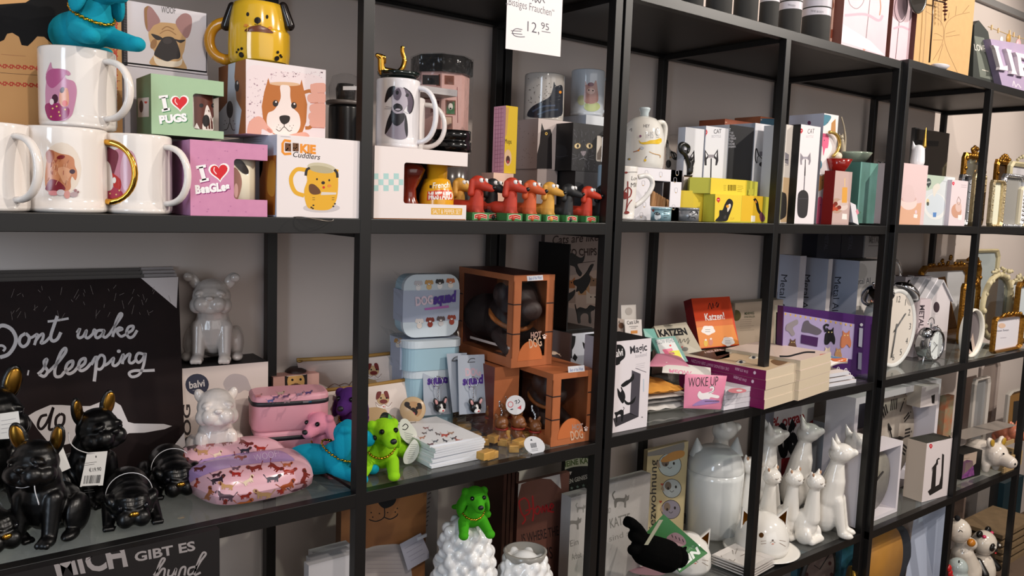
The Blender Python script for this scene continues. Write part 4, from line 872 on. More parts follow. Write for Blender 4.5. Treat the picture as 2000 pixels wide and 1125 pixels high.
zb_=z+bx.h; solo(b,'food_box','red sided box with fondue photo in fourth bay','box')
c,r=cyl(1607,1662,y+.02,zb_+.0005); T=thing('cat_bowl','dark red bowl with gold handled cup on fondue box','bowl',c); b=MB(); H=top(c,311)-c.z; m=M('8a1c16',.15,coat=.4)
b.lathe(c,[(0,0),(r*.5,0),(r*.7,H*.3),(r,H),(r*.96,H),(r*.66,H*.36),(0,H*.2)],m,36); part(b,'bowl',T); b=MB(); gd=M('c9a85c',.25,.6); p=c+UZ*H
b.ell(p+V((-.004,0,.007)),(.012,.012,.011),cer('e6d9c0')); S=Bv(b); part(b,'cup',T,'cream cup'); b=MB()
b.tube(cat([F(1627,306,c.y),F(1636,294,c.y),F(1640,280,c.y),F(1636,267,c.y),F(1629,260,c.y),F(1620,258,c.y)],n=4),.004,gd,10); part(b,'handle',T,'curved gold handle')
bx=carton(X(1672,y+.05,z),X(1734,y+.05,z),316,.10,M('5f8f83',.45,noise=.5,nsc=18,h2='7fb0ae'),card('4a7a70'),card('16181a'),ul=1648); bx2=bx; S=bx.front
S.text(bx.mb,'10 pcs',(1660,327),(1674,327),(1660,322),card('a9c9bc'),0); solo(bx.mb,'teal_box','large teal green box at the end of fourth bay','box')
b=MB(); A=X(1666,y-.002,z); d=V((.022,0,.048)); ex=V((.020,-.004,-.006)); O=A+V((0,0,.0065)); b.box(O-d*.0,ex,V((.004,.03,0)),V((-.018,.002,.050)),card('e0dde2')); S=Pl(O,ex,V((-.018,.002,.050))); S.poly(b,[(1671,412),(1675,408),(1678,416),(1674,420)],card('d98a9a')); S.ell(b,(1680,415),(2,2),card('4a6a5a'))
solo(b,'small_box','small white box tilted against the teal box','box')
c,r=cyl(1632,1700,y+.09,z+bx2.h+.0006); b=MB(); H=top(c,298)-c.z; b.lathe(c,[(0,0),(r*.62,0),(r*.95,H*.8),(r,H),(r*.96,H),(r*.6,H*.3),(0,H*.3)],cer('9fae9a'),44); solo(b,'plate','sage green deep plate on the teal box','plate')
p=X(1648,y+.10,c.z+H*.3); T=thing('ring_holder','cream cat ring holder with tall upright tail','ring holder',p); m=cer('b5a992'); b=MB(); g=lambda u,v:F(u,v,p.y)
b.cap(g(1646,298),.0085,g(1644,275),.006,m); b.ell(g(1643,268),(.0068,.0065,.006),m); b.tube(cat([g(1650,294),g(1651,270),g(1648,246),g(1643,228)],n=5),[.003]*8+[.0022]*8,m,8)
for u in(1639.5,1646):b.cap(g(u,264),.002,g(u,260),.0006,m)
part(blob(b,.0012,2),'cat',T)
b=MB();
for i in range(7):p=X(1716+i*2.6,y+.09,z+bx2.h+.0005); b.cap(p+UZ*.002,.002,p+V((.002*(i%3-1),.004,.009+.002*(i%2))),.0014,M('1c1c1e',.2))
solo(b,'black_trinket','small black beaded trinket on teal box beside post','trinket')
# ---------------------------------------------------------------- left bay, glass shelf: sign and dog figures
zg=ZG+.0004
def leaning(uB,vB,uT,vT,zb):
 """foot and head of a leaning sheet edge from two picture points, foot on level zb"""
 P=G(uB,vB,zb); lo,hi=P.y-.02,P.y+.25; best=None
 for i in range(200):
  yy=lo+(hi-lo)*i/199; Q=F(uT,vT,yy); e=abs(Q.x-P.x)
  if best is None or e<best[0]:best=(e,Q)
 Q=best[1]; Q.x=P.x; return P,Q
def sheet(P,Q,wid,th,m,back=None,mb=None):
 """leaning panel: P foot and Q head of its right edge, wid to the left"""
 b=mb or MB(); up=Q-P; n=V((0,up.z,-up.y)).normalized()*-1; b.box(P-V((wid,0,0)),(wid,0,0),V((0,up.z,-up.y)).normalized()*th,up,m); S=Pl(P-V((wid,0,0)),(1,0,0),up); S.lim=(wid,up.length); return b,S
DKC=M('1a1011',.6,spec=.15,noise=.4,nsc=25,h2='281a19')
P,Q=leaning(362,900,348,541,zg); WSC=M('c9c2c2',.5)
for i in(3,2,1):
 o=V((.002*i,.017*i,0)); b,S=sheet(P+o,Q+o+UZ*.004*i,.40,.015,M('1c1415',.35));
 up=Q-P; c=Q+o+UZ*.004*i; b.box(c-V((.05,.0005,0))-up*.0,V((.0505,0,0)),V((0,.016,0)),V((0,0,-.03)),card('a8a0a0')); solo(b,'wall_sign',('brown canvas sign directly behind the sleeping dog sign','brown canvas sign second behind the sleeping dog sign','rearmost brown canvas sign of the leaning stack')[i-1],'sign','dark canvas signs leaning in a stack')
b,S=sheet(P,Q,.40,.015,DKC)
S.poly(b,[(275,541),(348,537),(345,602)],M('d2cacb',.4))
W_=lambda pts,w=6.2:S.stroke(b,pts,w,WSC)
W_([(-12,650),(0,637),(12,637),(24,645),(31,660),(28,676),(16,692),(0,698)],7.5); W_([(-6,676),(4,675),(10,680),(6,686)],5)
W_([(50,651),(40,658),(38,670),(45,677),(54,671),(57,659),(50,651)]); W_([(57,661),(64,658),(73,653),(70,665),(67,674)],5.5); W_([(68,668),(77,656),(84,652),(84,660),(80,670),(88,668),(98,658)],5.5)
W_([(112,617),(106,634),(99,657),(103,666),(112,662),(119,649)],6.5); W_([(93,628),(110,626),(134,622)],4.5)
W_([(150,650),(156,642),(152,655),(155,660),(163,656),(169,645),(167,657),(172,660),(181,652),(184,644),(190,650)],5.5)
W_([(202,645),(191,646),(186,655),(190,660),(198,655),(204,645),(201,655),(206,659),(214,652)],5.5)
W_([(212,655),(226,634),(238,616),(234,613),(226,630),(220,658)],5.5); W_([(222,650),(232,640),(239,643),(229,648),(236,657),(246,653)],5); W_([(246,652),(258,645),(260,637),(251,639),(247,650),(252,659),(260,657),(268,645)],5.5)
W_([(54,733),(56,723)],3); W_([(74,731),(85,720),(92,702),(86,706),(88,716),(93,726),(86,735),(76,731)],6)
W_([(94,727),(112,709),(128,688),(127,680),(118,690),(108,718),(108,734),(118,735),(126,726)],6)
W_([(126,727),(140,716),(142,705),(132,710),(128,722),(134,730),(144,726),(152,717)],6); W_([(152,720),(165,710),(166,700),(157,704),(153,716),(158,724),(168,720),(178,709)],6)
W_([(178,712),(188,697),(187,720),(184,745)],6.5); W_([(187,708),(196,694),(204,698),(203,712),(196,721),(188,720)],5.5); W_([(204,714),(212,709),(222,699),(220,712),(226,714),(233,708)],5.5); S.ell(b,(232,686),(4,3.4),WSC)
W_([(233,708),(241,692),(239,711)],5.5); W_([(240,704),(248,694),(254,692),(252,706),(258,709),(266,702)],5.5); W_([(281,692),(270,690),(265,700),(270,708),(278,702),(284,690),(280,714),(272,731),(258,736),(252,729),(262,724),(282,724),(302,723)],5.5)
S.poly(b,[(55,812),(70,803),(98,791),(120,791),(150,793),(176,793),(196,785),(222,783),(236,792),(243,808),(250,824),(262,827),(320,828),(336,832),(322,838),(282,845),(252,846),(240,852),(229,857),(226,846),(120,870),(96,866),(76,842)],WSC)
D_=lambda pts,w=6:S.stroke(b,pts,w,DKC)
D_([(92,810),(80,814),(74,830),(80,838),(90,828),(100,806),(104,796),(98,820),(96,838),(104,838)],5.5); D_([(118,808),(110,816),(109,830),(116,834),(124,826),(125,812),(118,808)],5.5)
for _ in range(46):u=random.uniform(10,330); v=random.uniform(556,612); S.stroke(b,[(u,v),(u-random.uniform(-6,10),v+random.uniform(4,18))],.5,M('6a5c5a',.2),False)
solo(b,'wall_sign','front brown canvas sign reading Dont wake a sleeping dog','sign','dark canvas signs leaning in a stack')
bx=carton(X(-30,-.0145,ZG-.40),X(430,-.0145,ZG-.40),1020,.014,M('141112',.5),h=.3985); S=bx.front; b=bx.mb; g=M('8f8887',.6)
S.text(b,'MICH',(112,1126),(250,1104),(105,1084),g,.035); S.text(b,'GIBT ES',(264,1097),(382,1074),(262,1080),g,.03)
for pts in([(300,1124),(315,1104),(322,1092),(316,1092),(308,1110),(304,1130)],[(306,1126),(316,1112),(322,1112),(320,1126)],[(330,1112),(328,1124),(336,1124),(344,1110),(342,1124)],[(348,1126),(354,1110),(362,1108),(360,1124)],[(384,1106),(370,1110),(368,1122),(378,1118),(392,1096),(402,1082),(396,1080),(386,1100),(380,1122),(392,1118)]):S.stroke(b,pts,4,g)
solo(b,'wall_sign','black sign reading Mich gibt es hanging below the left glass shelf','sign')
# moulded bulldogs ---------------------------------------------------
def bulldog(name,m,ear,inner,label,cat_='figurine',grp=None,style='frenchie'):
 T=thing(name,label,cat_,(0,0,0),grp); b=MB()
 b.ell((0,-.012,.066),(.036,.033,.050),m); b.ell((0,.026,.040),(.043,.042,.040),m); b.ell((0,.0,.05),(.036,.04,.04),m)
 for s in(-1,1):
  b.cap((s*.024,-.026,.070),.016,(s*.025,-.040,.012),.0115,m); b.ell((s*.026,-.049,.009),(.013,.017,.010),m)
  for k in(-1,0,1):b.ell((s*.026+k*.0075,-.062,.007),(.0045,.006,.006),m)
  b.ell((s*.042,.012,.034),(.017,.032,.034),m); b.ell((s*.047,-.018,.009),(.012,.022,.0095),m)
 b.cap((0,-.014,.098),.031,(0,-.026,.118),.029,m)
 part(blob(b,.0022,5,m),'body',T); h=MB(); z=.132
 h.ell((0,-.032,z),(.037,.034,.031),m); h.ell((0,-.030,z+.012),(.031,.028,.024),m)
 for s in(-1,1):h.ell((s*.013,-.062,z-.012),(.017,.015,.0165),m); h.ell((s*.019,-.054,z+.010),(.011,.010,.006),m,rot(0,s*25,0)); h.ell((s*.026,-.045,z-.016),(.014,.02,.016),m)
 h.ell((0,-.060,z-.022),(.018,.014,.010),m); h.ell((0,-.068,z-.002),(.010,.007,.006),m); h.ell((0,-.058,z+.006),(.016,.009,.005),m)
 for k,s in enumerate((-1,1)):
  if style=='frenchie':h.ell((s*.031,-.020,z+.036),(.014,.006,.026),m,rot(0,s*14,s*-15))
  elif style=='folded':h.ell((s*.034,-.022,z+.030),(.011,.006,.020),m,rot(0,s*28,0)); h.ell((s*.044,-.030,z+.038),(.010,.006,.009),m)
  else:h.ell((s*.030,-.018,z+.020),(.010,.008,.015),m,rot(0,s*20,0))
 hd=part(blob(h,.0019,3,m),'head',T)
 for s in(-1,1):
  e=MB(); e.ell((s*.020,-.0615,z+.004),.0042,M('0c0c10',.1)if style=='frenchie' else m); part(e,'eye',hd)
  if inner:
   e=MB(); e.ell((s*.0312,-.0235,z+.037),(.0105,.0042,.0205),inner,rot(0,s*14,s*-15)); part(e,'inner_ear',hd,'gilded inner ear')
 n=MB(); n.ell((0,-.0745,z+.001),(.0075,.0035,.0048),m); part(n,'nose',hd); return T
def pricetag(pts,S3=None,name='price_tag',label='',grp='white price tags on strings',prints=None,parent=None,th=.0004):
 """paper tag from four picture corners with depths: (u, v, y)"""
 b=MB(); P=[F(*p)for p in pts]; n=(P[1]-P[0]).cross(P[3]-P[0]).normalized()
 if n.dot(CAM-P[0])<0:n=-n
 b.prism(P,-n*th,card('d3d3d2')); S=Pl(P[3],P[2]-P[3],P[0]-P[3]); S.n=n; S.ay=n.cross(S.ax)
 if prints:prints(b,S)
 return part(b,name,parent)if parent else solo(b,name,label,'tag',grp)
BK=M('040405',.33,spec=.4,bump=.06,nsc=200); GI=M('8a6428',.28,1)
GB_='black and gold bulldog figures'
FB=bulldog('french_bulldog',BK,None,GI,'large sitting black bulldog with gold ears at the shelf front',grp=GB_)
def string(pts,parent,r=.0006):b=MB(); b.tube(cat([F(*p)for p in pts],n=4),r,card('c9c9cc'),6); return part(b,'string',parent)
place(FB,(-.398,.08,zg),-38,.77); bpy.context.view_layer.update()
F2=dup(FB,(-.335,.185,zg),30,.80,'black bulldog with gold ears in front of the dog sign'); bpy.context.view_layer.update()
F3=dup(FB,(-.452,.235,zg),20,1.0,'black bulldog partly cut off at the left picture edge')
def tag1(b,S):
 k=card('2a2a2c'); S.text(b,'€19.90',(174,922),(198,919),(173.5,915),k,.01); S.lines(b,(166,905),(190,902),(-1,4),2,.8,k); S.ell(b,(187.5,892),(1.2,2.4),k)
 for i in range(17):S.stroke(b,[(166+i*1.9,929-i*.1),(163.5+i*1.9,945-i*.1)],random.choice([.6,.9,1.3]),k,False)
 S.lines(b,(160,950),(192,948),(-.5,4),1,1.2,k,0); S.lines(b,(164,958),(186,956),(0,4),2,.7,k)
pricetag([(170,884,.115),(210,881,.115),(201,948,.105),(174,968,.105)][0:2]+[(201,948,.105),(156,951,.105)],label='white price tag reading 19.90 euro on black bulldog',prints=tag1)
pricetag([(99,860,.09),(115,852,.10),(138,914,.10),(103,930,.09)],label='folded white tag between two black bulldogs')
pricetag([(0,808,.12),(36,803,.125),(43,855,.125),(0,858,.12)],label='white tag hanging on bulldog at the left edge',prints=lambda b,S:(S.lines(b,(2,822),(34,817),(0,8),4,.7,card('7a7a84')),[S.stroke(b,[(26+i*1.6,851),(26.5+i*1.6,856)],.8,card('3a3a3c'),False)for i in range(6)]))
for pts,f in(([(100,895,.05),(96,915,.035),(82,932,.03),(66,946,.03),(48,952,.035),(31,952,.04)],FB),([(67,946,.03),(69,962,.03),(76,984,.03),(73,976,.03),(76,986,.03)],FB),([(134,845,.135),(136,862,.12),(148,876,.115),(168,884,.113),(186,885,.115)],F2)):
 b=MB(); b.tube(cat([F(*p)for p in pts],n=4),.0007,card('c9c9cc'),6); o=part(b,'string',f); o.matrix_parent_inverse=Matrix(); bpy.context.view_layer.update(); o.matrix_world=Matrix.Translation(wloc(f))
 # pugs lying flat
def lying_pug():
 T=thing('lying_pug','black lying pug with gold nose at the shelf edge','figurine',(0,0,0),GB_); b=MB(); m=BK
 b.ell((0,.045,.036),(.036,.055,.034),m); b.ell((0,.0,.032),(.033,.035,.03),m)
 for s in(-1,1):
  b.cap((s*.030,-.005,.022),.014,(s*.036,-.045,.008),.009,m)
  for k in(-1,0,1):b.ell((s*.036+k*.006,-.056,.006),(.004,.007,.005),m)
  b.ell((s*.036,.07,.018),(.018,.03,.018),m)
 b.ell((0,-.028,.032),(.034,.032,.028),m); b.ell((0,-.050,.022),(.024,.018,.017),m)
 for s in(-1,1):b.ell((s*.012,-.058,.018),(.014,.014,.015),m); b.ell((s*.030,-.026,.040),(.010,.017,.014),m,rot(0,s*30,0))
 for k in range(3):b.tube(cat([(-.022+.002*k,-.044-.004*k,.046-.004*k),(-.01,-.052-.004*k,.050-.006*k),(0,-.050-.005*k,.047-.006*k),(.01,-.052-.004*k,.050-.006*k),(.022-.002*k,-.044-.004*k,.046-.004*k)]),.0032,m,8)
 bd=part(blob(b,.0021,2,m),'body',T)
 for s in(-1,1):e=MB(); e.ell((s*.019,-.054,.036),.005,M('0a0a10',.08)); part(e,'eye',bd)
 n=MB(); n.ell((0,-.0690,.029),(.0075,.004,.0045),M('c9963c',.15,1)); part(n,'nose',bd,'gold nose')
 b=MB(); b.tube([V((.036*math.cos(a),.012+.006*math.sin(a),.036+.034*math.sin(a)))for a in[math.pi*i/16 for i in range(17)]],.0007,card('c9c9cc'),6); part(b,'string',T); return T
LP=lying_pug(); place(LP,(-.300,.085,zg),-8,.80); bpy.context.view_layer.update()
dup(LP,(-.222,.165,zg),-5,.80,'black lying pug with gold nose beside the pink lunch box')
dup(LP,(-.465,.09,zg),20,.8,'black lying pug showing only its head at left edge')
# white dogs and their boxes
bx=carton(X(357,.300,zg),X(523,.292,zg),720,.12,M('d9c9c0',.5),M('141214',.5),M('141214',.5)); S=bx.front; b=bx.mb; nv=card('363848')
S.ell(b,(385,751),(23,21),nv); S.text(b,'balvi',(370,759),(400,754),(369,746),card('d9d0cc'),.02); S.lines(b,(376,763),(392,761),(0,3),1,.7,card('a9a4a8'),0)
S.poly(b,[(436,750),(446,734),(462,730),(480,736),(488,752),(492,766),(478,762),(466,768),(448,768)],card('b7aaa8'),True); S.text(b,'DOG',(374,880),(371,790),(360,880),card('3a3232'),.02)
S.lines(b,(474,762),(520,758),(0,2),1,.6,card('c0b4ae'),0)
solo(b,'money_box_carton','white balvi box with black top under the sitting white dog','box')
WH=M('d8cdc6',.14,coat=.4)
wd=bulldog('white_bulldog',WH,None,None,'white porcelain bulldog sitting on the balvi box',style='folded'); place(wd,X(417,.352,zg+bx.h+.0006),-24,.85); bpy.context.view_layer.update()
wb_=bulldog('dog_money_box',WH,None,None,'white dog money box in front of the balvi box','money box',style='round'); place(wb_,X(421,.225,zg),-14,.80)
b=MB(); b.tube([V((.036*math.cos(a),-.020+.034*math.sin(a),.100+.003*math.sin(a*2)))for a in[2*math.pi*i/28 for i in range(28)]],.001,M('7a746e',.3,.8),8,True); o=part(b,'collar_chain',wb_); o.matrix_local=Matrix()
# pale card corner beside lunch box
b=MB(); b.prism([F(313,905,.20),F(360,845,.22),F(362,870,.22),F(326,905,.20)],V((0,.0006,0)),card('c0bab6')); solo(b,'tag','white tag corner sticking up left of pink lunch box','tag')
# pink dachshund lunch box
def squircle(a,b_):return a*math.sqrt(1-.26*b_*b_),b_*math.sqrt(1-.26*a*a)
def puff(C,ex,ey,w,d,h,m,groove=0,n=34):
 mb=MB(); C=V(C); vs=[]; N=n+1
 for lev in(1,0):
  for i in range(N):
   for j in range(N):
    a=-1+2*i/n; c_=-1+2*j/n; a2=math.copysign(abs(a)**.8,a); c2=math.copysign(abs(c_)**.8,c_); x,y=squircle(a2,c2); k=max(0,(1-abs(a2)**5)*(1-abs(c2)**5))**.30
    g=1-groove*math.exp(-((c2-.12)/.16)**2)
    z=h*(.42+.58*k*g)if lev else h*(.42-.42*k**.7)
    vs.append(C+ex*(x*w/2*1.10)+ey*(y*d/2*1.10)+UZ*z)
 fs=[]
 for i in range(n):
  for j in range(n):
   q=i*N+j; fs.append((q,q+N,q+N+1,q+1)); o=N*N+q; fs.append((o,o+1,o+N+1,o+N))
 mb.add(vs,fs,m,True); return mb
PKB=M('d3a3ad',.22,coat=.3)
a,c_=G(402,1000,zg),G(604,955,zg); ex=(c_-a).normalized(); ey=UZ.cross(ex); w_=(c_-a).length; ctr=G(402,1000,zg)+ex*w_*.5+ey*.083+V((.008,0,0))
b=puff(ctr,ex,ey,w_*1.0,.19,.050,PKB,.5); S=Bv(b); lil=M('a685b4',.25,coat=.2)
S.poly(b,[(350,922),(372,908),(400,897),(450,888),(500,882),(544,880),(566,890),(574,900),(540,902),(480,908),(430,918),(390,932),(364,944)],lil,True)
def dog_print(S,b,u,v,s,col,ang=0,fl=1):
 m=M(col,.3); ca,sa=math.cos(math.radians(ang)),math.sin(math.radians(ang)); T_=lambda x,y:(u+fl*s*(x*ca-y*sa),v+s*(x*sa+y*ca)*.9)
 S.poly(b,[T_(*p)for p in((-13,-3),(-6,-5),(4,-4),(10,-6),(13,-10),(18,-11),(21,-7),(19,-4),(14,-2),(12,2),(12,8),(9,8),(8,3),(-6,3),(-9,9),(-12,8),(-11,2),(-16,-6),(-20,-11),(-18,-12))],m)
 S.stroke(b,[T_(-7,2),T_(-4,8)],2.2*s,m,False); S.stroke(b,[T_(6,2),T_(5,8)],2.2*s,m,False); S.ell(b,T_(15,-5),(2.2*s,4*s),M('5a2a24',.3),ang,9)
for u,v,s,c,an,fl in((357,899,.7,'8a4a32',-60,1),(378,903,.8,'5a4048',-10,-1),(396,883,.8,'b98a60',5,-1),(374,874,.7,'3a2630',-8,1),(410,868,.6,'9a2a24',0,1),(443,863,.8,'7a2a24',20,-1),(478,865,.8,'6a2424',30,1),(424,888,.6,'e0c8b0',-20,1),(478,880,.7,'33303c',-4,1),(510,876,.7,'9a3024',0,-1),(388,916,.7,'5a2420',0,1),(467,893,.7,'8a2c24',20,1),(340,884,.5,'7a3a2a',-30,1),(462,926,.7,'9a2a24',0,-1),(422,928,.6,'3a2028',-10,1),(424,938,.9,'30242e',-14,1),(444,950,.9,'b98a58',-4,-1),(408,966,.9,'9a5a34',-58,1),(484,940,.8,'dcc4a8',-30,1),(500,914,.9,'7a2a22',18,-1),(536,912,.9,'7a2820',38,1),(564,921,.8,'9a2e20',0,1),(532,935,.9,'4a4650',-4,1),(560,949,1,'9a4a26',-22,1),(594,934,1,'7a2c24',-68,1),(516,966,1.1,'a8845c',-2,-1),(442,970,1.1,'55404a',-6,-1),(478,969,.7,'8a2c20',-10,1),(476,984,1,'9a5226',-8,1),(432,992,1,'7a241c',-38,1),(550,965,.9,'8a2a20',80,1),(582,958,1,'4a2a34',-16,1),(384,945,.6,'9a3a2a',-60,1),(460,915,.5,'5a3a50',0,1),(560,908,.6,'b0603c',0,1)):
 dog_print(S,b,u,v,s,c,an,fl); S.k=2
for t,p in(('WOOF!',((498,902),(546,892),(495,889))),):S.text(b,t,*p,M('dccbe0',.3),-.02)
solo(b,'lunch_box','pink lunch box printed with dachshunds at the shelf front','lunch box')
# pink zip cases
PC=M('cf919c',.45)
def zipcase(C,ex,ey,w,d,h,zlow,label):
 T=thing('zip_case',label,'case',C,'pink zip cases'); n=40
 def ring(sc,z):
  R_=[]
  for i in range(n):
   a=2*math.pi*i/n; ca,sa=math.cos(a),math.sin(a); q=(abs(ca)**5+abs(sa)**5)**(-1/5); R_.append(V(C)+ex*(ca*q*(w/2-sc))+ey*(sa*q*(d/2-sc))+UZ*z)
  return R_
 def skin(L,m,capb=True):
  b=MB(); vs=[p for r in L for p in r]; fs=[(k*n+i,k*n+(i+1)%n,(k+1)*n+(i+1)%n,(k+1)*n+i)for k in range(len(L)-1)for i in range(n)]; b.add(vs,fs,m,True); b.add(L[-1],[tuple(range(n))],m); b.add(L[0],[tuple(reversed(range(n)))],m); return b
 hz=h*.70
 part(skin([ring(.003,0),ring(.0,.004),ring(0,hz)],PC),'base',T); b=skin([ring(0,hz+.0075),ring(0,h-.005),ring(.0015,h-.0015),ring(.005,h)],PC); S=Pl(V(C)+UZ*h,ex,ey)
 part(b,'lid',T); z=skin([ring(.0008,hz),ring(-.0008,hz+.001),ring(-.0008,hz+.0065),ring(.0008,hz+.0075)],M('17131a',.5)); part(z,'zip',T,'black zip')
 p=MB(); q=V(C)-ey*(d/2+.002)+ex*(w*.13)+UZ*(hz+.004); p.box(q,ex*.014,-ey*.0015,UZ*.003,CHROME); part(p,'zip_pull',T); return T,S
e0=V((.97,-.24,0)); e1=UZ.cross(e0); cc=V((-.015,.225,zg))
zipcase(cc,e0,e1,.125,.075,.052,0,'lower pink zip case under the other one')
T2,S=zipcase(cc+UZ*.0525+V((-.004,0,0)),e0,e1,.125,.075,.060,0,'upper pink zip case with small dog prints on its lid')
b=MB()
for u,v,c in((504,773,'b5505a'),(528,783,'5a6ab0'),(538,776,'7a5a8a'),(558,774,'6a3a6a'),(602,767,'4a2a7a'),(548,768,'c9b09a'),(585,770,'9a7a9a'),(560,784,'b58a9a')):dog_print(S,b,u,v,.45,c,-6)
part(b,'lid_print',T2)
# pink window box with pug, pug pouches
bx=carton(X(533,.335,zg),X(622,.33,zg),737,.06,card('c99a8e'),card('a87a74'),card('c08e84'),ul=522); S=bx.front; b=bx.mb
S.poly(b,[(556,726),(600,722),(600,775),(557,778)],card('241a18')); S.ell(b,(578,745),(17,19),card('c99a5c')); S.ell(b,(578,757),(14,8),card('4a2c20')); S.stroke(b,[(560,735),(580,733),(598,731)],1,card('d9ccc4')); S.ell(b,(571,742),(2.4,2.4),INK); S.ell(b,(587,741),(2.4,2.4),INK); S.stroke(b,[(572,751),(578,748),(585,751)],1,card('7a5434'))
T_=b; b.lathe(b.base()*0+X(578,.36,zg+bx.h-.0005),[(.019,0),(.019,.004),(.012,.009),(0,.011)],card('33221e'),24); solo(b,'pug_box','small pink gift box with pug face in its window','box')
def pouch(P0,P1,P2,P3,label,prints,th=.012):
 """soft zip pouch: corners bottom left, bottom right, top right, top left"""
 T=thing('pouch',label,'pouch',(P0+P1)/2,'cream pug pouches'); b=MB(); n=16; vs=[]; nr=(P1-P0).cross(P3-P0).normalized()
 for f_ in(1,-1):
  for i in range(n+1):
   for j in range(n+1):
    a,c=i/n,j/n; p=(P0*(1-a)+P1*a)*(1-c)+(P3*(1-a)+P2*a)*c; bul=(math.sin(math.pi*a)**.6)*(1-c)**.5*min(1,c*6+.3); vs.append(p+nr*f_*(th*bul+.001))
 N=n+1; fs=[]
 for i in range(n):
  for j in range(n):q=i*N+j; fs.append((q,q+N,q+N+1,q+1)); o=N*N+q; fs.append((o,o+1,o+N+1,o+N))
 b.add(vs,fs,M('d8c9c0',.8,bump=.1,nsc=300),True); S=Bv(b); prints(b,S); part(b,'bag',T); z=MB(); z.tube([P3+nr*.001,(P3+P2)/2+nr*.002-UZ*.002,P2+nr*.001],.0035,M('9a7436',.6),8); part(z,'zip',T,'golden brown zip'); z=MB(); z.ell(P3*.97+P2*.03+nr*.004,(.006,.004,.003),M('8a6a34',.4,.5)); part(z,'zip_pull',T); return T
def pug_art(u0,v0,s):
 def f(b,S):
  br=M('6a1f1c',.7); tn=M('b99a70',.7); wt=M('e6dcd4',.7)
  P=lambda x,y:(u0+x*s,v0+y*s)
  S.poly(b,[P(-46,34),P(-40,22),P(-16,18),P(4,22),P(10,34),P(4,48),P(-20,54),P(-44,50)],tn,True); S.stroke(b,[P(10,44),P(20,38),P(26,42),P(20,46)],3*s,tn)
  S.ell(b,P(0,0),(14*s,13*s),tn); S.poly(b,[P(-16,0),P(-14,-16),P(-4,-17),P(-8,-4)],br,True); S.poly(b,[P(14,-2),P(10,-18),P(2,-17),P(6,-4)],br,True); S.ell(b,P(1,5),(9*s,5*s),br); S.ell(b,P(-5,-3),(2*s,2*s),INK); S.ell(b,P(8,-3),(2*s,2*s),INK)
  S.poly(b,[P(-18,6),P(-8,14),P(2,10),P(12,15),P(20,6),P(18,18),P(2,22),P(-14,18)],wt); S.poly(b,[P(-2,16),P(6,15),P(4,22)],M('b5282c',.6)); S.stroke(b,[P(-17,7),P(-8,15),P(2,11),P(12,16),P(20,7)],1*s,br)
 return f
def pug2(u0,v0,s):
 f0=pug_art(u0,v0,s)
 def f(b,S):
  f0(b,S); k=M('7a4a30',.7)
  for q in([(640,757),(652,749),(662,752),(668,757)],[(662,752),(674,748),(684,752)],[(680,755),(688,744),(700,742)]):S.stroke(b,q,1,k)
 return f
pouch(G(596,800,zg),F(780,778,.285),F(786,687,.30),F(580,702,.33),'back cream pouch with bulldog reading under gold zip',pug2(729,724,.8))
pouch(F(620,850,.235),F(800,820,.225),F(804,740,.24),F(622,764,.26),'front cream pouch with newspaper pug and gold zip',pug_art(748,780,.85))
T=thing('pocket_mirror','round pug face pocket mirror in front of cream pouch','mirror',F(806,820,.19)); b=MB(); c=F(806,800,.19); n_=(CAM-c).normalized(); R=n_.to_track_quat('Z','Y').to_matrix(); b.lathe(c,[(0,-.004),(.0225,-.004),(.0235,0),(.022,.002),(0,.003)],M('c9ab84',.3),36,R); S=Pl(c+n_*.0032,RT,UP); k=M('2a1c1a',.4)
S.ell(b,(807,800),(17,16),M('c09468',.4)); S.poly(b,[(790,792),(792,785),(800,787),(798,797)],k,True); S.poly(b,[(824,798),(822,788),(815,788),(817,798)],k,True); S.ell(b,(800,796),(3,3.4),k); S.ell(b,(815,797),(3,3.4),k); S.ell(b,(807,805),(9,8),k); S.ell(b,(806,809),(5,4.5),M('c94a5c',.4)); S.ell(b,(807,798),(4,2),k); part(b,'disc',T)
# flocked nodding dogs ------------------------------------------------
def flock(h):return M(h,.95,spec=.1,sheen=.6,bump=.15,nsc=400)
def noddy():
 m=flock('1a96ad'); T=thing('nodding_dog','','nodding dog',(0,0,0),'flocked nodding dogs'); b=MB()
 b.ell((0,.025,.025),(.025,.045,.024),m); b.ell((0,-.012,.030),(.025,.024,.027),m); b.cap((0,-.016,.036),.022,(0,-.022,.048),.017,m); b.ell((.012,.055,.018),(.024,.024,.018),m)
 for s in(-1,1):b.cap((s*.018,-.022,.018),.0115,(s*.024,-.058,.0095),.009,m); b.ell((s*.025,-.064,.0085),(.010,.011,.0085),m)
 b.cap((.03,.055,.012),.012,(.040,.035,.008),.008,m); b.cap((0,.065,.015),.008,(-.02,.085,.007),.005,m)
 part(blob(b,.0019,5,m),'body',T); h=MB(); h.ell((0,-.032,.070),(.0215,.024,.021),m); h.cap((0,-.046,.066),.015,(0,-.063,.060),.0105,m); h.ell((0,-.056,.068),(.008,.012,.008),m)
 for s in(-1,1):h.ell((s*.022,-.026,.060),(.007,.014,.024),m,rot(0,s*-14,0)); h.ell((s*.018,-.028,.080),(.008,.010,.008),m)
 hd=part(blob(h,.0016,3,m),'head',T)
 for s in(-1,1):e=MB(); e.ell((s*.0115,-.0525,.0755),.0042,M('0a0a0c',.06)); part(e,'eye',hd)
 n=MB(); n.ell((0,-.0725,.064),(.0055,.004,.0045),M('0d0d10',.5)); part(n,'nose',hd)
 c=MB()
 for i in range(30):
  a=2*math.pi*i/30; p=V((.0225*math.cos(a),-.015+.0245*math.sin(a),.042+.014*math.sin(a)))
  c.ell(p,(.0032,.0016,.0022),M('c99a30',.2,1),rot(35*(-1)**i,0,math.degrees(a)+90),8,5)
 part(c,'neck_chain',T,'gold link chain'); return T,m
ND,nm=noddy()
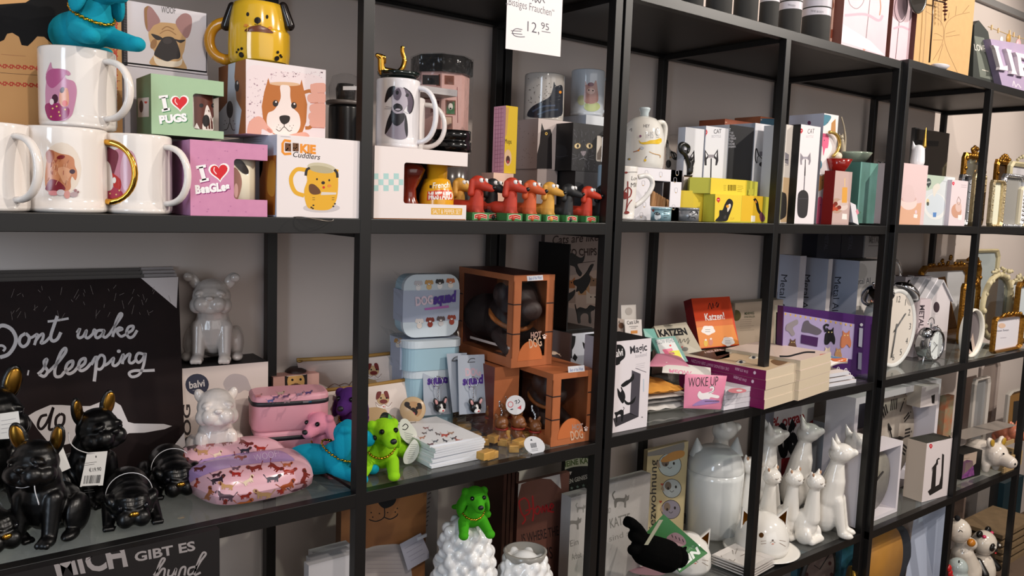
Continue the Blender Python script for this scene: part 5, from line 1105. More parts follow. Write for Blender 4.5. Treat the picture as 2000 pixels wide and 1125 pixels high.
def noddy_at(loc,rz,sc,hex_,label,hz=0,first=False,rx=0):
 if first:place(ND,loc,rz,sc); ND['label']=label; t=ND
 else:t=dup(ND,loc,rz,sc,label,{nm:flock(hex_)})
 for o in kids(t):
  if o.name.startswith('head'):o.rotation_euler=(math.radians(rx),0,math.radians(hz)); pv=V((0,-.022,.05)); o.location=pv-rot(rx,0,hz)@pv
 bpy.context.view_layer.update(); return t
noddy_at(V((c3.x+.012,c3.y+.012,zt+.0945)),14,1.08,'1a96ad','turquoise nodding dog perched on the stacked pink print mug',12,True)
noddy_at((-.008,.095,zg),42,1.0,'1590ac','turquoise nodding dog next to the pink lunch box',14)
noddy_at((.035,.18,zg),-62,.92,'d08296','pink nodding dog behind the turquoise one')
noddy_at((.112,.235,zg+.012),-48,1.05,'42205a','dark purple nodding dog behind the post')
ph=carton(X(650,.225,zg),X(712,.225,zg),800,.05,card('b58a94'),h=.0115); solo(ph.mb,'case','flat pink case under the purple nodding dog','case')
noddy_at((.082,.085,zg),-35,1.0,'8ac51f','lime green nodding dog with round tags on glass shelf',28)
for k,(pts,lab)in enumerate((([(782,822),(793,818),(803,828),(814,845),(812,862),(803,868),(790,861),(780,845)],'round white paper tag on the lime nodding dog'),([(803,864),(810,858),(818,868),(818,884),(809,900),(798,906),(789,904),(789,888)],'cream round text tag hanging beside lime nodding dog'),([(746,808),(757,806),(767,816),(769,830),(766,843),(752,838),(740,826)],'half green half black tag above lime nodding dog'))):
 b=MB(); yy=(.10,.075,.135)[k]; P=cat([F(u,v,yy)for u,v in pts],True,4); b.prism(P,V((0,.0006,0)),card('d3d6cf')if k<2 else card('181c1a')); S=Pl(F(790,850,yy),(1,0,0),UZ)
 if k==0:S.stroke(b,[(786,833),(792,828),(797,833),(792,839),(786,838)],1.6,INK); S.lines(b,(789,845),(808,849),(1,4),4,.7,card('6a6c68'))
 if k==1:S.lines(b,(802,868),(815,868),(-1,4),8,.7,card('6a6c5a'),.15)
 if k==2:S.poly(b,[(759,808),(767,816),(769,830),(766,842),(754,838)],card('5aa04a')); S.lines(b,(744,814),(754,812),(1,4),4,.5,card('6a706a'))
 solo(b,'tag',lab,'tag','paper tags of the nodding dogs')
 # ---------------------------------------------------------------- second bay, glass shelf
LB=M('9fbfcd',.35); LBL=M('c9d3da',.4,spec=.3); BAND=card('a9b0c2')
def rbox(C,ex,ey,ez,w,d,h,r,m,n=6):
 """box with rounded upright edges: outline in ex/ey, pushed along ez"""
 P=[]
 for cx,cy,a0 in((w/2-r,d/2-r,0),(-w/2+r,d/2-r,90),(-w/2+r,-d/2+r,180),(w/2-r,-d/2+r,270)):
  for i in range(n+1):a=math.radians(a0+90*i/n); P.append(V(C)+ex*(cx+r*math.cos(a))+ey*(cy+r*math.sin(a)))
 b=MB(); b.prism(P,ez*h,m); return b
def tinydog(S,b,u,v,s,c1,c2):
 S.ell(b,(u,v+5*s),(4.5*s,5*s),M(c2,.5)); S.ell(b,(u,v-2*s),(5*s,4.6*s),M(c1,.5)); S.ell(b,(u-5*s,v-3*s),(2*s,4*s),M(c1,.5),15); S.ell(b,(u+5*s,v-3*s),(2*s,4*s),M(c1,.5),-15); S.ell(b,(u,v),(2*s,1.6*s),M('f0ebe6',.5)); S.ell(b,(u,v-.6*s),(.9*s,.7*s),INK,0,9)
def lunch(C,ex,ey,ez,w,d,h,label,prints=None):
 T=thing('dog_lunch_box',label,'lunch box',C,'pale blue dog squad lunch boxes'); C=V(C)
 part(rbox(C,ex,ey,ez,w*.96,d*.96,h*.76,.022,LB),'box',T,bev=.003)
 b=rbox(C+ez*h*.761,ex,ey,ez,w,d,h*.239,.024,LBL); f=C+ez*h; part(b,'lid',T,'white lid',bev=.003); b=MB()
 bw=d*.50; P0=C-ex*(w/2+.001)-ey*bw*.5-ez*.0005;
 for o,a,c_ in((P0,ex*(w+.002),ez*(h+.001)),):b.box(o,a,ey*bw,c_,BAND)
 if prints:prints(b)
 part(b,'paper_band',T,'grey blue paper band'); b=MB(); b.add([f+ex*w*.4-ey*d*.5,f+ex*w*.53-ey*d*.55+ez*.004,f+ex*w*.56-ey*d*.1-ez*.02,f+ex*w*.5-ey*d*.3-ez*.04],[(0,1,2,3)],FILM)
 for _ in range(5):q=f+ex*w*random.uniform(-.55,-.45)+ey*d*random.uniform(-.3,.5); b.add([q,q+V((-.015,-.01,.01)),q+V((-.02,0,.022)),q+V((0,.005,.012))],[(0,1,2,3)],FILM)
 part(b,'film',T,'crinkled clear film'); return T
E0=V((.985,-.17,0)).normalized(); E1=UZ.cross(E0); c0_=V((.268,.262,zg))
def band_side(u0,v0):
 def f(b):
  S=Bv(b)
  for u,v,c1,c2 in((u0,v0,'b98a4a','e0d9d0'),(u0+12,v0+4,'d9d2cc','e6e2dc')):tinydog(S,b,u,v,1.1,c1,c2)
 return f
lunch(c0_,E0,E1,UZ,.105,.105,.060,'lowest pale blue dog squad lunch box of the stack')
lunch(c0_+UZ*.0605,E0,E1,UZ,.105,.105,.060,'second dog squad lunch box from the shelf')
lunch(c0_+UZ*.121+V((0,-.004,0)),E0,E1,UZ,.118,.105,.056,'third dog squad lunch box wrapped in clear film',band_side(778,668))
def ds(b):
 S=Pl(cfr,E0,UZ); S.poly(b,[(0,0)]*0,BAND)if 0 else None
 S.text(b,'DOG',(812,597),(846,593),(811,581),card('d9c2cc'),.045); S.text(b,'squad',(846,594),(890,588),(847,574),card('4a2a8a'),.05); S.poly(b,[(829,602),(876,596),(877,601),(830,606)],card('b56ab0'))
 # upright box on top: lid faces the room
ezf=-E1; cfr=None
C=c0_+UZ*.1785+V((0,.012,.0))
dpt=.05; cc_=C+UZ*.062; front=cc_-E1*dpt
cfr=front-E1*.0022
T=lunch(cc_,E0,UZ,ezf,.112,.118,dpt,'upright lunch box reading Dog Squad on top of stack',ds); b=MB(); S=Pl(front-E1*.0008,E0,UZ)
for i,(c1,c2)in enumerate((('b9b4b8','e6e2e0'),('b98a4a','d9b57a'),('1d1c1e','f0eeec'),('b5602c','f0e6dc'))):tinydog(S,b,817+i*21,556-i*1.6,1.15,c1,c2)
for i,(c1,c2)in enumerate((('d9cfc9','e6d9cf'),('7a2a1c','8a3020'),('55484a','c9c4c4'),('8a3420','9a3a24'))):tinydog(S,b,819+i*21,630-i*2.4,1.15,c1,c2)
part(b,'lid_print',T)
# keyring cards
KC=card('a8b0bd')
def kcard(pts,label,art=True):
 b=MB(); P=[F(*p)for p in pts]; n=(P[1]-P[0]).cross(P[3]-P[0]).normalized(); n=n if n.dot(CAM-P[0])>0 else-n; b.prism(P,-n*.0008,KC); S=Pl(P[0],P[1]-P[0],n.cross((P[1]-P[0]).normalized())); S.n=n
 u,v=(pts[0][0]+pts[1][0])/2,pts[3][1]; T=thing('keyring_card',label,'keyring',(P[0]+P[1])/2,'dog squad keyring cards')
 S.stroke(b,[(u-10,v+14),(u-6,v+8),(u,v+6),(u+6,v+8),(u+10,v+12),(u-10,v+14)],1.6,card('4a4a50'))
 if art:
  S.text(b,'DOG',(u-14,v+40),(u+16,v+39),(u-15,v+26),card('c9aab5'),.04); S.text(b,'squad',(u-20,v+58),(u+20,v+54),(u-20,v+42),card('4c2a86'),.05)
  r=MB(); q=F(u,v+52,pts[0][2]-.003); r.tube([q+RT*(.0095*math.cos(a))+UP*(.0095*math.sin(a))for a in[2*math.pi*i/22 for i in range(22)]],.0009,CHROME,7,True); part(r,'ring',T)
  r=MB()
  for i in range(7):r.ell(F(u+1,v+65+i*4,pts[0][2]-.003),(.0017,.001,.002),CHROME,rot(0,0,90*(i%2)),8,5)
  part(r,'chain',T); d=MB(); q=F(u+5,v+101,pts[0][2]-.006); k=M('161517',.3); wt=M('e9e6e4',.3)
  d.ell(q,(.0125,.009,.0105),k); d.ell(q+V((-.002,-.006,-.002)),(.004,.005,.009),wt); d.ell(q+V((-.001,-.008,-.006)),(.007,.004,.0045),wt); d.ell(q+V((-.001,-.0125,-.005)),(.002,.001,.0016),M('d0404a',.3))
  for s in(-1,1):d.ell(q+V((s*.010,0,.010)),(.0045,.003,.008),k,rot(0,s*25,0)); d.ell(q+V((s*.010,-.0025,.010)),(.0028,.002,.0055),M('d9a0a0',.4),rot(0,s*25,0)); d.ell(q+V((s*.0055,-.0095,.001)),(.0016,.001,.0018),M('0a0a0c',.1))
  part(d,'dog_charm',T)
 part(b,'card',T)
kcard([(828,812,.200),(881,808,.195),(882,690,.215),(825,693,.22)],'left keyring card reading Dog Squad with bulldog charm'); kcard([(884,806,.178),(902,803,.172),(912,689,.19),(872,691,.195)],'keyring card squeezed between the other two',False); kcard([(897,810,.160),(950,806,.155),(946,692,.175),(894,694,.18)],'right keyring card reading Dog Squad with bulldog charm')
# hot dog boxes
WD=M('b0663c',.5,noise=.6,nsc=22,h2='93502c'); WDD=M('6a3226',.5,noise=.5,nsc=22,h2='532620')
def hotbox(A,B,vt,ul,label,strip,t_xy):
 bx=carton(A,B,vt,.1,WD,ul=ul); T=thing('hot_dog_box',label,'toy box',(bx.A+bx.B)/2+bx.ey*bx.d/2,'wooden look dog boxes with windows'); b=MB(); O,ex,ey,w_,h_,d_=bx.A,bx.ex,bx.ey,bx.w,bx.h,bx.d; f=.145*w_+.004; t=.0022; k=M('2a1512',.6)
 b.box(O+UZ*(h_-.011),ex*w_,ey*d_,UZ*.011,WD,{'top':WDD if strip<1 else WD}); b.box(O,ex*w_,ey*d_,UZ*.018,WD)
 for x,y in((0,0),(w_-f,0)):b.box(O+ex*x+UZ*.018,ex*f,ey*t,UZ*(h_-.029),WD)
 for y in(0,d_-f):b.box(O+ey*y+UZ*.018,ex*t,ey*f,UZ*(h_-.029),WD)
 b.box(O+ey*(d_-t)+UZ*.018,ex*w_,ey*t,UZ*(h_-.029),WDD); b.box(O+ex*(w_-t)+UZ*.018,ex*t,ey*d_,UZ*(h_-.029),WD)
 S=bx.front; S.k=4
 for q in(.36,.68):
  z_=h_*q
  for x in(0,w_-f):b.box(O+ex*x-ey*.0004+UZ*z_,ex*f,ey*.0004,UZ*.0022,k)
  b.box(O-ex*.0004+UZ*z_,ex*.0004,ey*f,UZ*.0022,k); b.box(O-ex*.0004+ey*(d_-f)+UZ*z_,ex*.0004,ey*f,UZ*.0022,k)
 c=O+ex*w_*.45+UZ*.012; P=[c+ex*(w_*.30*math.cos(a))+UZ*(.036*math.sin(a))for a in[math.pi*i/14 for i in range(15)]]; b.prism([p-ey*.0006 for p in P],ey*.0012,M('c06a38',.5))
 u,v=t_xy; lg=card('c9a68c'); S.k=60; S.text(b,'HOT',(u-14,v-6),(u+7,v-9),(u-14,v-16),card('a58478'),.05); S.text(b,'DOG',(u-16,v+14),(u+8,v+9),(u-18,v-3),lg,.02)
 for dx,dy,r in((13,-7,3),(10,-11,1.3),(13,-12.5,1.3),(16,-11,1.3)):S.ell(b,(u+dx,v+dy),(r,r),card('e9cfc4'),0,12)
 q=(u+2 if strip else u+6,0)
 part(b,'box',T); g=MB(); g.box(O+ex*f+ey*.0012+UZ*.018,ex*(w_-2*f),ey*.0003,UZ*(h_-.029),CLEAR); g.box(O+ex*.0012+ey*f+UZ*.018,ex*.0003,ey*(d_-2*f),UZ*(h_-.029),CLEAR); part(g,'window',T,'clear plastic window')
 s=MB(); sp=Pl(O-ey*.0003,ex,UZ); P=strip_px[strip]; sp.poly(s,P,card('d3d3d8')); sp.text(s,'Best of the West',(P[3][0]+3,P[3][1]-2),(P[2][0]-3,P[2][1]-2),(P[3][0]+3,P[3][1]-8),card('5a6a9a'),.01); part(s,'sticker',T,'white sticker'); s=MB(); sl=Pl(O+ey*d_-ex*.0004,-ey,UZ); sl.poly(s,strip_px[strip+2],card('c9b8b0')); part(s,'text_strip',T,'pale text strip')
 d=MB(); m=M('2a1a17',.6,bump=.15,nsc=150); q=O+ex*(w_*.50)+ey*(d_*.40)+UZ*.0185; s_=(h_-.032)/.085
 L=lambda x,y,z:q+ex*(x*s_)+ey*(y*s_)+UZ*(z*s_)
 d.ell(L(0,.045,.034),(.026*s_,.04*s_,.028*s_),m); d.ell(L(0,.005,.034),(.027*s_,.026*s_,.032*s_),m); d.ell(L(0,-.018,.060),(.024*s_,.022*s_,.022*s_),m); d.ell(L(0,-.038,.052),(.017*s_,.014*s_,.013*s_),m)
 for x in(-.019,.019):d.cap(L(x,-.01,.02),.011*s_,L(x*1.2,-.035,.008),.009*s_,m); d.ell(L(x*1.1,-.010,.068),(.008*s_,.010*s_,.014*s_),m)
 d=blob(d,.003,4,m); part(d,'toy_dog',T,'dark brown dog inside'); e=MB(); e.tube([L(.026*math.cos(a),-.004+.022*math.sin(a),.040+.012*math.sin(a))for a in[2*math.pi*i/20 for i in range(20)]],.003*s_,M('a5602c',.5),8,True); part(e,'collar',T); return bx
strip_px={0:[(1029,539),(1060,537),(1061,547),(1030,549)],1:[(1109,716),(1141,713),(1142,725),(1110,728)],2:[(918,656),(996,678),(996,683),(918,661)],3:[(1058,864),(1074,870),(1074,875),(1058,869)]}
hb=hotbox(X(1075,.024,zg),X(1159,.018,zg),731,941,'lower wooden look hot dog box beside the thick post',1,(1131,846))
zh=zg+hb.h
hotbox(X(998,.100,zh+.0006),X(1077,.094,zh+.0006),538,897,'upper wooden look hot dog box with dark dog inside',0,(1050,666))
b=MB(); S=Pl(hb.A+UZ*(hb.h+.0003),hb.ex,hb.ey)
for p in([(1022,690),(1030,684),(1040,694),(1030,698),(1050,696),(1060,688),(1056,698),(1070,696),(1078,690),(1094,692)],[(1026,684),(1050,692),(1080,686),(1096,696)]):S.stroke(b,p,1.2,card('d9c0a8'))
S.ell(b,(1082,690),(6,3),card('e0c9b4')); o=part(b,'lid_lettering',[x for x in bpy.data.objects if x.get('label','').startswith('lower wooden look hot')][0])
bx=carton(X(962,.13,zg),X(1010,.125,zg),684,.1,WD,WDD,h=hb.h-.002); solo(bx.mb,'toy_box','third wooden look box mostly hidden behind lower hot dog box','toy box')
# pile of dog notepads
G4='white dog notepads in a flat pile'; PW=M('cfd2d8',.6); base=[G(796,896,zg),G(886,913,zg),G(953,893,zg),G(860,858,zg)]
fl,fr_,br_=G(835,916,zg),G(950,893,zg),G(850,838,zg); ex=(fr_-fl); L1=ex.length; ex.normalize(); ey=UZ.cross(ex); ctr=(fl+fr_)/2+ey*.075
for i in range(9):
 b=MB(); a=random.uniform(-3,3)if i<7 else(4 if i==7 else-1); e=V((ex.x*math.cos(math.radians(a))-ex.y*math.sin(math.radians(a)),ex.x*math.sin(math.radians(a))+ex.y*math.cos(math.radians(a)),0)); f=UZ.cross(e)
 o=ctr-e*.052-f*.075+UZ*(.0042*i)+V((random.uniform(-.003,.003),random.uniform(-.003,.003),0)); b.box(o,e*.104,f*.15,UZ*.0039,PW,{'top':card('dedee0')})
 if i==8:
  S=Pl(o+UZ*.0039,e,f); S.lim=(.104,.15)
  for u,v,s,c in((833,836,.6,'8a4a44'),(806,850,.7,'9a4a3c'),(824,855,.7,'b57a5a'),(842,840,.5,'3a3a40'),(856,848,.6,'6a5a54'),(868,850,.9,'c0503c'),(850,862,.6,'55606a'),(870,861,.6,'3a3a3c'),(886,856,.6,'2a2a30'),(895,860,.7,'b5604a'),(842,868,.7,'6a3a3a'),(866,871,.7,'a9a49a'),(900,867,.7,'b0402c'),(830,846,.5,'55484a'),(880,846,.6,'b98a6a')):dog_print(S,b,u,v,s*.55,c,random.uniform(-20,20),random.choice((1,-1)))
  S.text(b,'for my friend',(776,831),(812,826),(776,828),card('5a4a44'),0)
 solo(b,'notepad','white notepad in the pile under the dog sticker pad' if i<8 else 'top notepad covered in small dog pictures','notepad',G4)
 # gold wrapped chocolates in a bag
AU=M('dcab5c',.35,.25,noise=.4,nsc=60,h2='7a5a24'); GCH='gold wrapped chocolates'
first=None
for i,(u,v,z_,a)in enumerate([(870,800,.004,20),(893,797,.018,-10),(880,830,.0,30),(905,838,.0,-20),(925,822,.0,10),(938,812,.013,40),(962,815,.012,0),(952,838,.0,25),(940,868,.0,-30),(966,862,.006,20),(985,868,.0,35),(1002,880,.0,60),(1015,872,.006,15),(956,895,.0,10),(948,895,.014,12),(924,858,.0,-15),(985,850,.012,60),(1020,858,.0,-20)]):
 p=G(u,v,zg+z_)
 if not first:
  b=MB(); b.abox((-.0135,-.009,.0002),(.0135,.009,.013),AU); first=solo(b,'chocolate','gold wrapped chocolate bar lying in the loose heap','chocolate',GCH,bev=.0012); first.location=p; first.rotation_euler.z=math.radians(a); first.location.z=p.z
 else:o=first.copy(); COL.objects.link(o); o.location=p; o.rotation_euler.z=math.radians(a)
b=MB(); vs=[]; C=G(945,848,zg)
for i in range(9):
 for j in range(7):
  a,c=i/8,j/6; u=840+a*195+c*20; v=905-a*6-c*115*(1-.15*a); q=G(u,v,zg); q.z+=.001+.034*math.sin(math.pi*a)**.6*math.sin(math.pi*c)**.6+random.uniform(0,.006); vs.append(q)
b.add(vs,[(i*7+j,i*7+7+j,i*7+8+j,i*7+j+1)for i in range(8)for j in range(6)],FILM); solo(b,'clear_bag','crinkled clear bag spread over the gold chocolates','bag')
# little dog keychains
def charm():
 T=thing('dog_keychain','','keychain',(0,0,0),'brown dog keychains'); b=MB(); m=M('7a4a28',.35)
 b.ell((0,0,.013),(.010,.010,.013),m); b.ell((0,-.003,.032),(.0125,.012,.0125),m); b.ell((0,-.014,.029),(.007,.006,.0055),m)
 for s in(-1,1):b.ell((s*.009,0,.043),(.004,.003,.007),m,rot(0,s*25,0)); b.cap((s*.006,-.006,.008),.004,(s*.007,-.011,.003),.0038,m)
 part(blob(b,.0014,2,m),'dog',T); c=MB();
 for i in range(7):c.ell((.002*math.sin(i),.002*i,.045+.0036*i),(.002,.001,.0026),CHROME,rot(0,0,90*(i%2)),8,5)
 part(c,'chain',T); c=MB(); c.tube([V((.0105*math.cos(a),-.002+.0105*math.sin(a),.021))for a in[2*math.pi*i/18 for i in range(18)]],.0022,M('8a2418',.4),7,True); part(c,'collar',T); return T
CH=charm(); place(CH,G(978,858,zg+.008),-20,1.0); CH['label']='brown dog keychain with red collar, centre of the group'; bpy.context.view_layer.update()
for u,v,z_,a,sc,lb in((1009,858,.006,10,1.05,'brown dog keychain nearest the white cat keychain'),(955,834,.012,30,.9,'brown dog keychain at the left of the group'),(988,832,.02,-30,.9,'brown dog keychain behind, with upright ears'),(922,806,.018,40,.8,'brown dog keychain lying against the right keyring card')):dup(CH,G(u,v,zg+z_),a,sc,lb)
dup(CH,G(1043,862,zg),-10,.95,'white cat keychain at the shelf edge',{m:M('c3ccd3',.25)for m in CH.children[0].data.materials})
for(u,v,y_,ru,rv,lab)in((1007,791,.07,19,19,'round white safety tag above the brown dog keychains'),(1044,870,.012,20,18,'white oval tag with barcode at the shelf edge')):
 b=MB(); P=[F(u+ru*math.cos(a)+(4*math.sin(a)if y_<.05 else 0),v+rv*math.sin(a),y_)for a in[2*math.pi*i/26 for i in range(26)]]; b.prism(P,V((0,.0006,0)),card('d9dade')); S=Pl(P[0],(1,0,0),UZ); k=card('3a3c46')
 if y_>.05:S.ell(b,(997,790),(5.5,6),card('c9505a')); S.ell(b,(997,790),(4.2,4.6),card('d9dade')); S.stroke(b,[(1005,784),(1009,782),(1008,789)],1.4,k); S.stroke(b,[(1012,780),(1015,784),(1011,788)],1.4,k); S.poly(b,[(1010,797),(1018,791),(1018,800)],card('c9606a')); S.stroke(b,[(997,800),(1002,799)],2,k,False)
 else:
  for i in range(8):S.stroke(b,[(1036+i*1.5,866-i*.2),(1038+i*1.4,875-i*.2)],.8,k,False)
  S.lines(b,(1038,878),(1052,876),(0,3),2,.6,k); S.poly(b,[(1035,860),(1038,857),(1040,861)],k)
 solo(b,'tag',lab,'tag')
 # cat sign, bookend and magic boxes at the back
A=X(1052,.335,zg); B=X(1176,.335,zg); bx=carton(A,B,455,.012,M('a59690',.6,noise=.4,nsc=30,h2='8f7f78'),card('4a4040'),h=.383); S=bx.front; b=bx.mb; k=card('3c2c2a')
S.text(b,'Cats are like',(1078,477),(1168,470),(1080,461),k,.01); S.text(b,'TO CHIPS',(1108,500),(1166,498),(1107,487),k,.03); S.lines(b,(1124,515),(1162,510),(0,5),1,1.2,k,0); S.poly(b,[(1102,545),(1140,535),(1170,532),(1168,600),(1102,596)],card('b9a295'),True)
for u,v,c,s in((1112,552,'a8683c',11),(1112,580,'9a8478',12),(1140,565,'b58a62',11),(1163,548,'8a6a52',11),(1158,580,'c9b8aa',13)):S.poly(b,[(u-s,v+s),(u-s,v-s),(u-s*.4,v-s*.4),(u+s*.4,v-s*.4),(u+s,v-s),(u+s,v+s)],card(c)); S.ell(b,(u-4,v),(1.4,1.4),INK,0,9); S.ell(b,(u+4,v),(1.4,1.4),INK,0,9)
solo(b,'wall_sign','wooden sign reading Cats are like to chips','sign')
T=thing('cat_bookend','black metal bookend with cat silhouettes on the Magic box','bookend',X(1115,.27,zg+.2)); m=M('0b0b0c',.5); b=MB(); zz=top(X(1110,.20,zg),643); A=X(1108,.20,zz)
b.box(V((A.x,.20,zz)),V((-.003,0,0)),V((0,.10,0)),UZ*(top(A,477)-zz),m); b.box(V((A.x-.003,.20,zz-.003)),V((.075,0,0)),V((0,.10,0)),UZ*.003,m); part(b,'plate',T)
yk=.225
def sil(pts,lab):q=MB(); q.prism([(p.x,p.y,p.z)for p in cat([F(u,v,yk)for u,v in pts],True,3)],V((0,.002,0)),m); part(q,lab,T)
sil([(1105,497),(1112,500),(1118,494),(1130,502),(1138,503),(1142,499),(1141,507),(1137,513),(1128,516),(1132,526),(1137,534),(1133,540),(1127,532),(1124,522),(1114,518),(1106,512)],'upper_cat'); sil([(1160,516),(1156,526),(1151,536),(1154,545),(1148,560),(1136,574),(1132,568),(1126,570),(1128,560),(1122,556),(1122,548),(1134,544),(1146,532),(1154,518)],'middle_cat'); sil([(1102,575),(1110,573),(1118,570),(1124,566),(1122,576),(1116,584),(1106,592),(1102,588)],'jumping_cat'); sil([(1124,599),(1124,594),(1127,604),(1134,600),(1146,603),(1153,596),(1160,598),(1164,600),(1160,606),(1154,610),(1155,630),(1151,630),(1150,615),(1140,612),(1134,618),(1134,630),(1130,631),(1128,618),(1126,608)],'standing_cat')
bx=carton(X(1110,.17,zg),X(1175,.17,zg),652,.09,card('c6cad3'),card('8f97a5'),card('1a1a1c')); S=bx.front; b=bx.mb; S.poly(b,[(1138,668),(1144,672),(1152,668),(1166,664),(1172,672),(1172,700),(1152,700),(1146,688),(1140,680)],INK,True); S.stroke(b,[(1120,656),(1118,672),(1112,684)],9,INK); S.poly(b,[(1110,648),(1118,650),(1117,700),(1110,700)],INK)
S.poly(b,[(1122,690),(1128,698),(1124,706),(1118,700)],INK); solo(b,'bookend_box','white box with black cats behind the hot dog boxes','box')
# ---------------------------------------------------------------- third bay, glass shelf: books and cat gifts
zm=ZG+Z2+.0004
bx=carton(G(1196,846,zm),G(1263,833,zm),667,.09,card('ddd6da'),card('b9b9c2'),BLACK); S=bx.front; b=bx.mb
S.poly(b,[(1200,678),(1208,673),(1216,676),(1221,686),(1220,698),(1212,706),(1210,711),(1201,711)],INK,True); S.text(b,'balvi',(1198,699),(1217,694),(1197,685),card('e6e2e4'),.02); S.text(b,'Magic',(1231,691),(1264,684),(1230,677),card('3a383e'),.02); S.text(b,'bookend',(1241,699),(1263,695),(1241,692),card('b5b0b6'),.0); S.lines(b,(1242,712),(1263,708),(0,4),3,.7,card('b5b0b6')); S.stroke(b,[(1241,719),(1262,727)],1,card('55505a'),False)
S.poly(b,[(1234,723),(1251,730),(1247,814),(1230,808)],card('4a464e')); S.poly(b,[(1195,818),(1230,806),(1247,814),(1202,834)],card('38353a')); k=INK
for p in([(1213,752),(1222,744),(1230,740),(1237,729),(1238,740),(1230,748),(1222,754),(1216,756)],[(1206,766),(1206,758),(1212,766),(1215,760),(1220,768),(1221,778),(1216,788),(1208,776)],[(1219,780),(1228,786),(1238,778),(1242,774),(1238,786),(1228,791),(1221,788)],[(1200,806),(1206,804),(1213,800),(1218,804),(1216,822),(1213,822),(1212,810),(1206,812),(1205,824),(1203,824),(1202,812)]):S.poly(b,p,k,True)
S.stroke(b,[(1213,756),(1216,764)],2.4,k,False); S.stroke(b,[(1217,802),(1219,797),(1217,795)],1,k); S.text(b,'x',(1252,816),(1256,815.5),(1252,813),k,.02); S.stroke(b,[(1257,765),(1257,740)],2,card('b9c4d0'),False)
solo(b,'bookend_box','white Magic bookend box with cat silhouettes beside the post','box')
def flat(pts,th,m,name,label,cat_,prints=None,grp=None,edge=None):
 """thin sheet or book from four picture corners with depths (bottom left, bottom right, top right, top left), th thick to the back"""
 P=[F(*p)if len(p)==3 else G(p[0],p[1],p[3])for p in pts]; n=(P[1]-P[0]).cross(P[3]-P[0]).normalized(); n=n if n.dot(CAM-P[0])>0 else-n
 b=MB(); b.prism(P,-n*th,m,edge); S=Bv(b)
 if prints:prints(b,S)
 return solo(b,name,label,cat_,grp)
def cl1(b,S):S.ell(b,(1228,608),(7,7.5),card('a39c96'))
def cl2(b,S):S.text(b,'Cats Life',(1225,634),(1248,631),(1224,627),INK,.0); S.stroke(b,[(1229,638),(1246,637)],.7,INK,False); S.lines(b,(1232,641),(1244,640),(0,3),1,.6,INK); S.poly(b,[(1232,646),(1245,645),(1245,651),(1232,652)],card('c98a4a'))
flat([(1215,700,.18),(1244,696,.18),(1242,595,.18),(1213,596,.18)],.001,card('c0bab4'),'gift_card','pale hang tag card with a grey hole','card',cl1)
flat([(1224,704,.165),(1256,700,.165),(1253,624,.165),(1220,624,.165)],.001,card('d9d4d0'),'gift_card','small card reading Cats Life behind the Magic box','card',cl2)
flat([(1206,700,.175),(1220,698,.175),(1218,624,.175),(1206,621,.175)],.001,card('a99a90'),'gift_card','narrow card with cat photo beside the post','card',lambda b,S:(S.ell(b,(1213,636),(5,6),card('6a4a38')),S.text(b,'6',(1208,631),(1211,631),(1208,626),INK,0)))
def kz(b,S):
 S.text(b,'KATZEN',(1289,657),(1343,653),(1284,645),INK,.05); S.stroke(b,[(1324,672),(1328,662),(1330,670),(1336,662),(1338,668),(1344,660),(1343,672),(1347,664)],1.2,card('5a564e')); S.text(b,'Eva Hoffmann',(1297,638),(1314,637),(1296,635),card('6a665e'),0)
 S.ell(b,(1338,682),(6,4),card('55504a')); S.ell(b,(1332,678),(2,2),card('b5403c'))
flat([(1312,712,.20),(1374,690,.20),(1340,629,.262),(1277,637,.262)],.012,card('b3ab9a'),'book','grey beige book reading Katzen leaning behind the sticky notes','book',kz)
def ok(b,S):
 k=card('3a1410'); S.stroke(b,[(1383,604),(1386,592),(1390,604),(1392,592),(1394,602)],1.2,k); S.stroke(b,[(1396,598),(1400,590),(1400,601),(1404,592),(1402,600)],1.2,k); S.text(b,'Katzen!',(1378,627),(1416,624),(1375,613),card('f0e8e4'),.02)
 S.poly(b,[(1360,640),(1432,634),(1443,672),(1367,680)],card('d9863f')); S.poly(b,[(1358,628),(1430,622),(1432,634),(1360,640)],card('cf6a30'))
 for u,v,rx,ry in((1383,645,13,9),(1422,667,12,9)):
  S.poly(b,[(u+rx*(1+.1*math.sin(5*a))*math.cos(a),v+ry*(1+.1*math.sin(5*a))*math.sin(a))for a in[2*math.pi*i/24 for i in range(24)]],card('e6e0dc')); S.lines(b,(u-6,v-1),(u+6,v-1),(0,4),2,.8,card('6a6460'))
 S.ell(b,(1378,670),(4,7),card('d9b04a')); S.ell(b,(1388,668),(4,7),card('c9806a')); S.ell(b,(1378,664),(2,2),card('e6dcd4')); S.ell(b,(1388,662),(2,2),card('e6dcd4'))
b=MB(); P=[F(1367,681,.225),F(1444,674,.225),F(1425,579,.275),F(1350,583,.275)]; n=(P[1]-P[0]).cross(P[3]-P[0]).normalized(); b.prism(P,-n*.026,card('c8401f'),card('6e1418')); S=Bv(b); ok(b,S); solo(b,'book','upright orange book reading Katzen with speech bubbles','book')
bx=carton(X(1428,.285,zm),X(1533,.285,zm),592,.04,card('b5a28e'),card('a08e7c'),card('b0a48c')); S=bx.front; b=bx.mb; S.ell(b,(1438,616),(9,11),card('5a5230')); S.text(b,'MEHRWEG',(1454,615),(1473,614),(1454,610),card('33422a'),.03); S.text(b,'OHNE KRALLEN',(1453,621),(1474,620),(1453,617),card('33422a'),.01); S.lines(b,(1445,625),(1473,624),(0,4),6,.7,card('8a7a68')); S.poly(b,[(1513,596),(1532,594),(1531,680),(1510,680)],card('c9bfa6')); S.poly(b,[(1516,610),(1524,608),(1522,680),(1514,680)],card('a59a84'))
solo(b,'gift_box','beige gift box with green seal behind the orange book','box')
CREAM=card('cfc0a8');
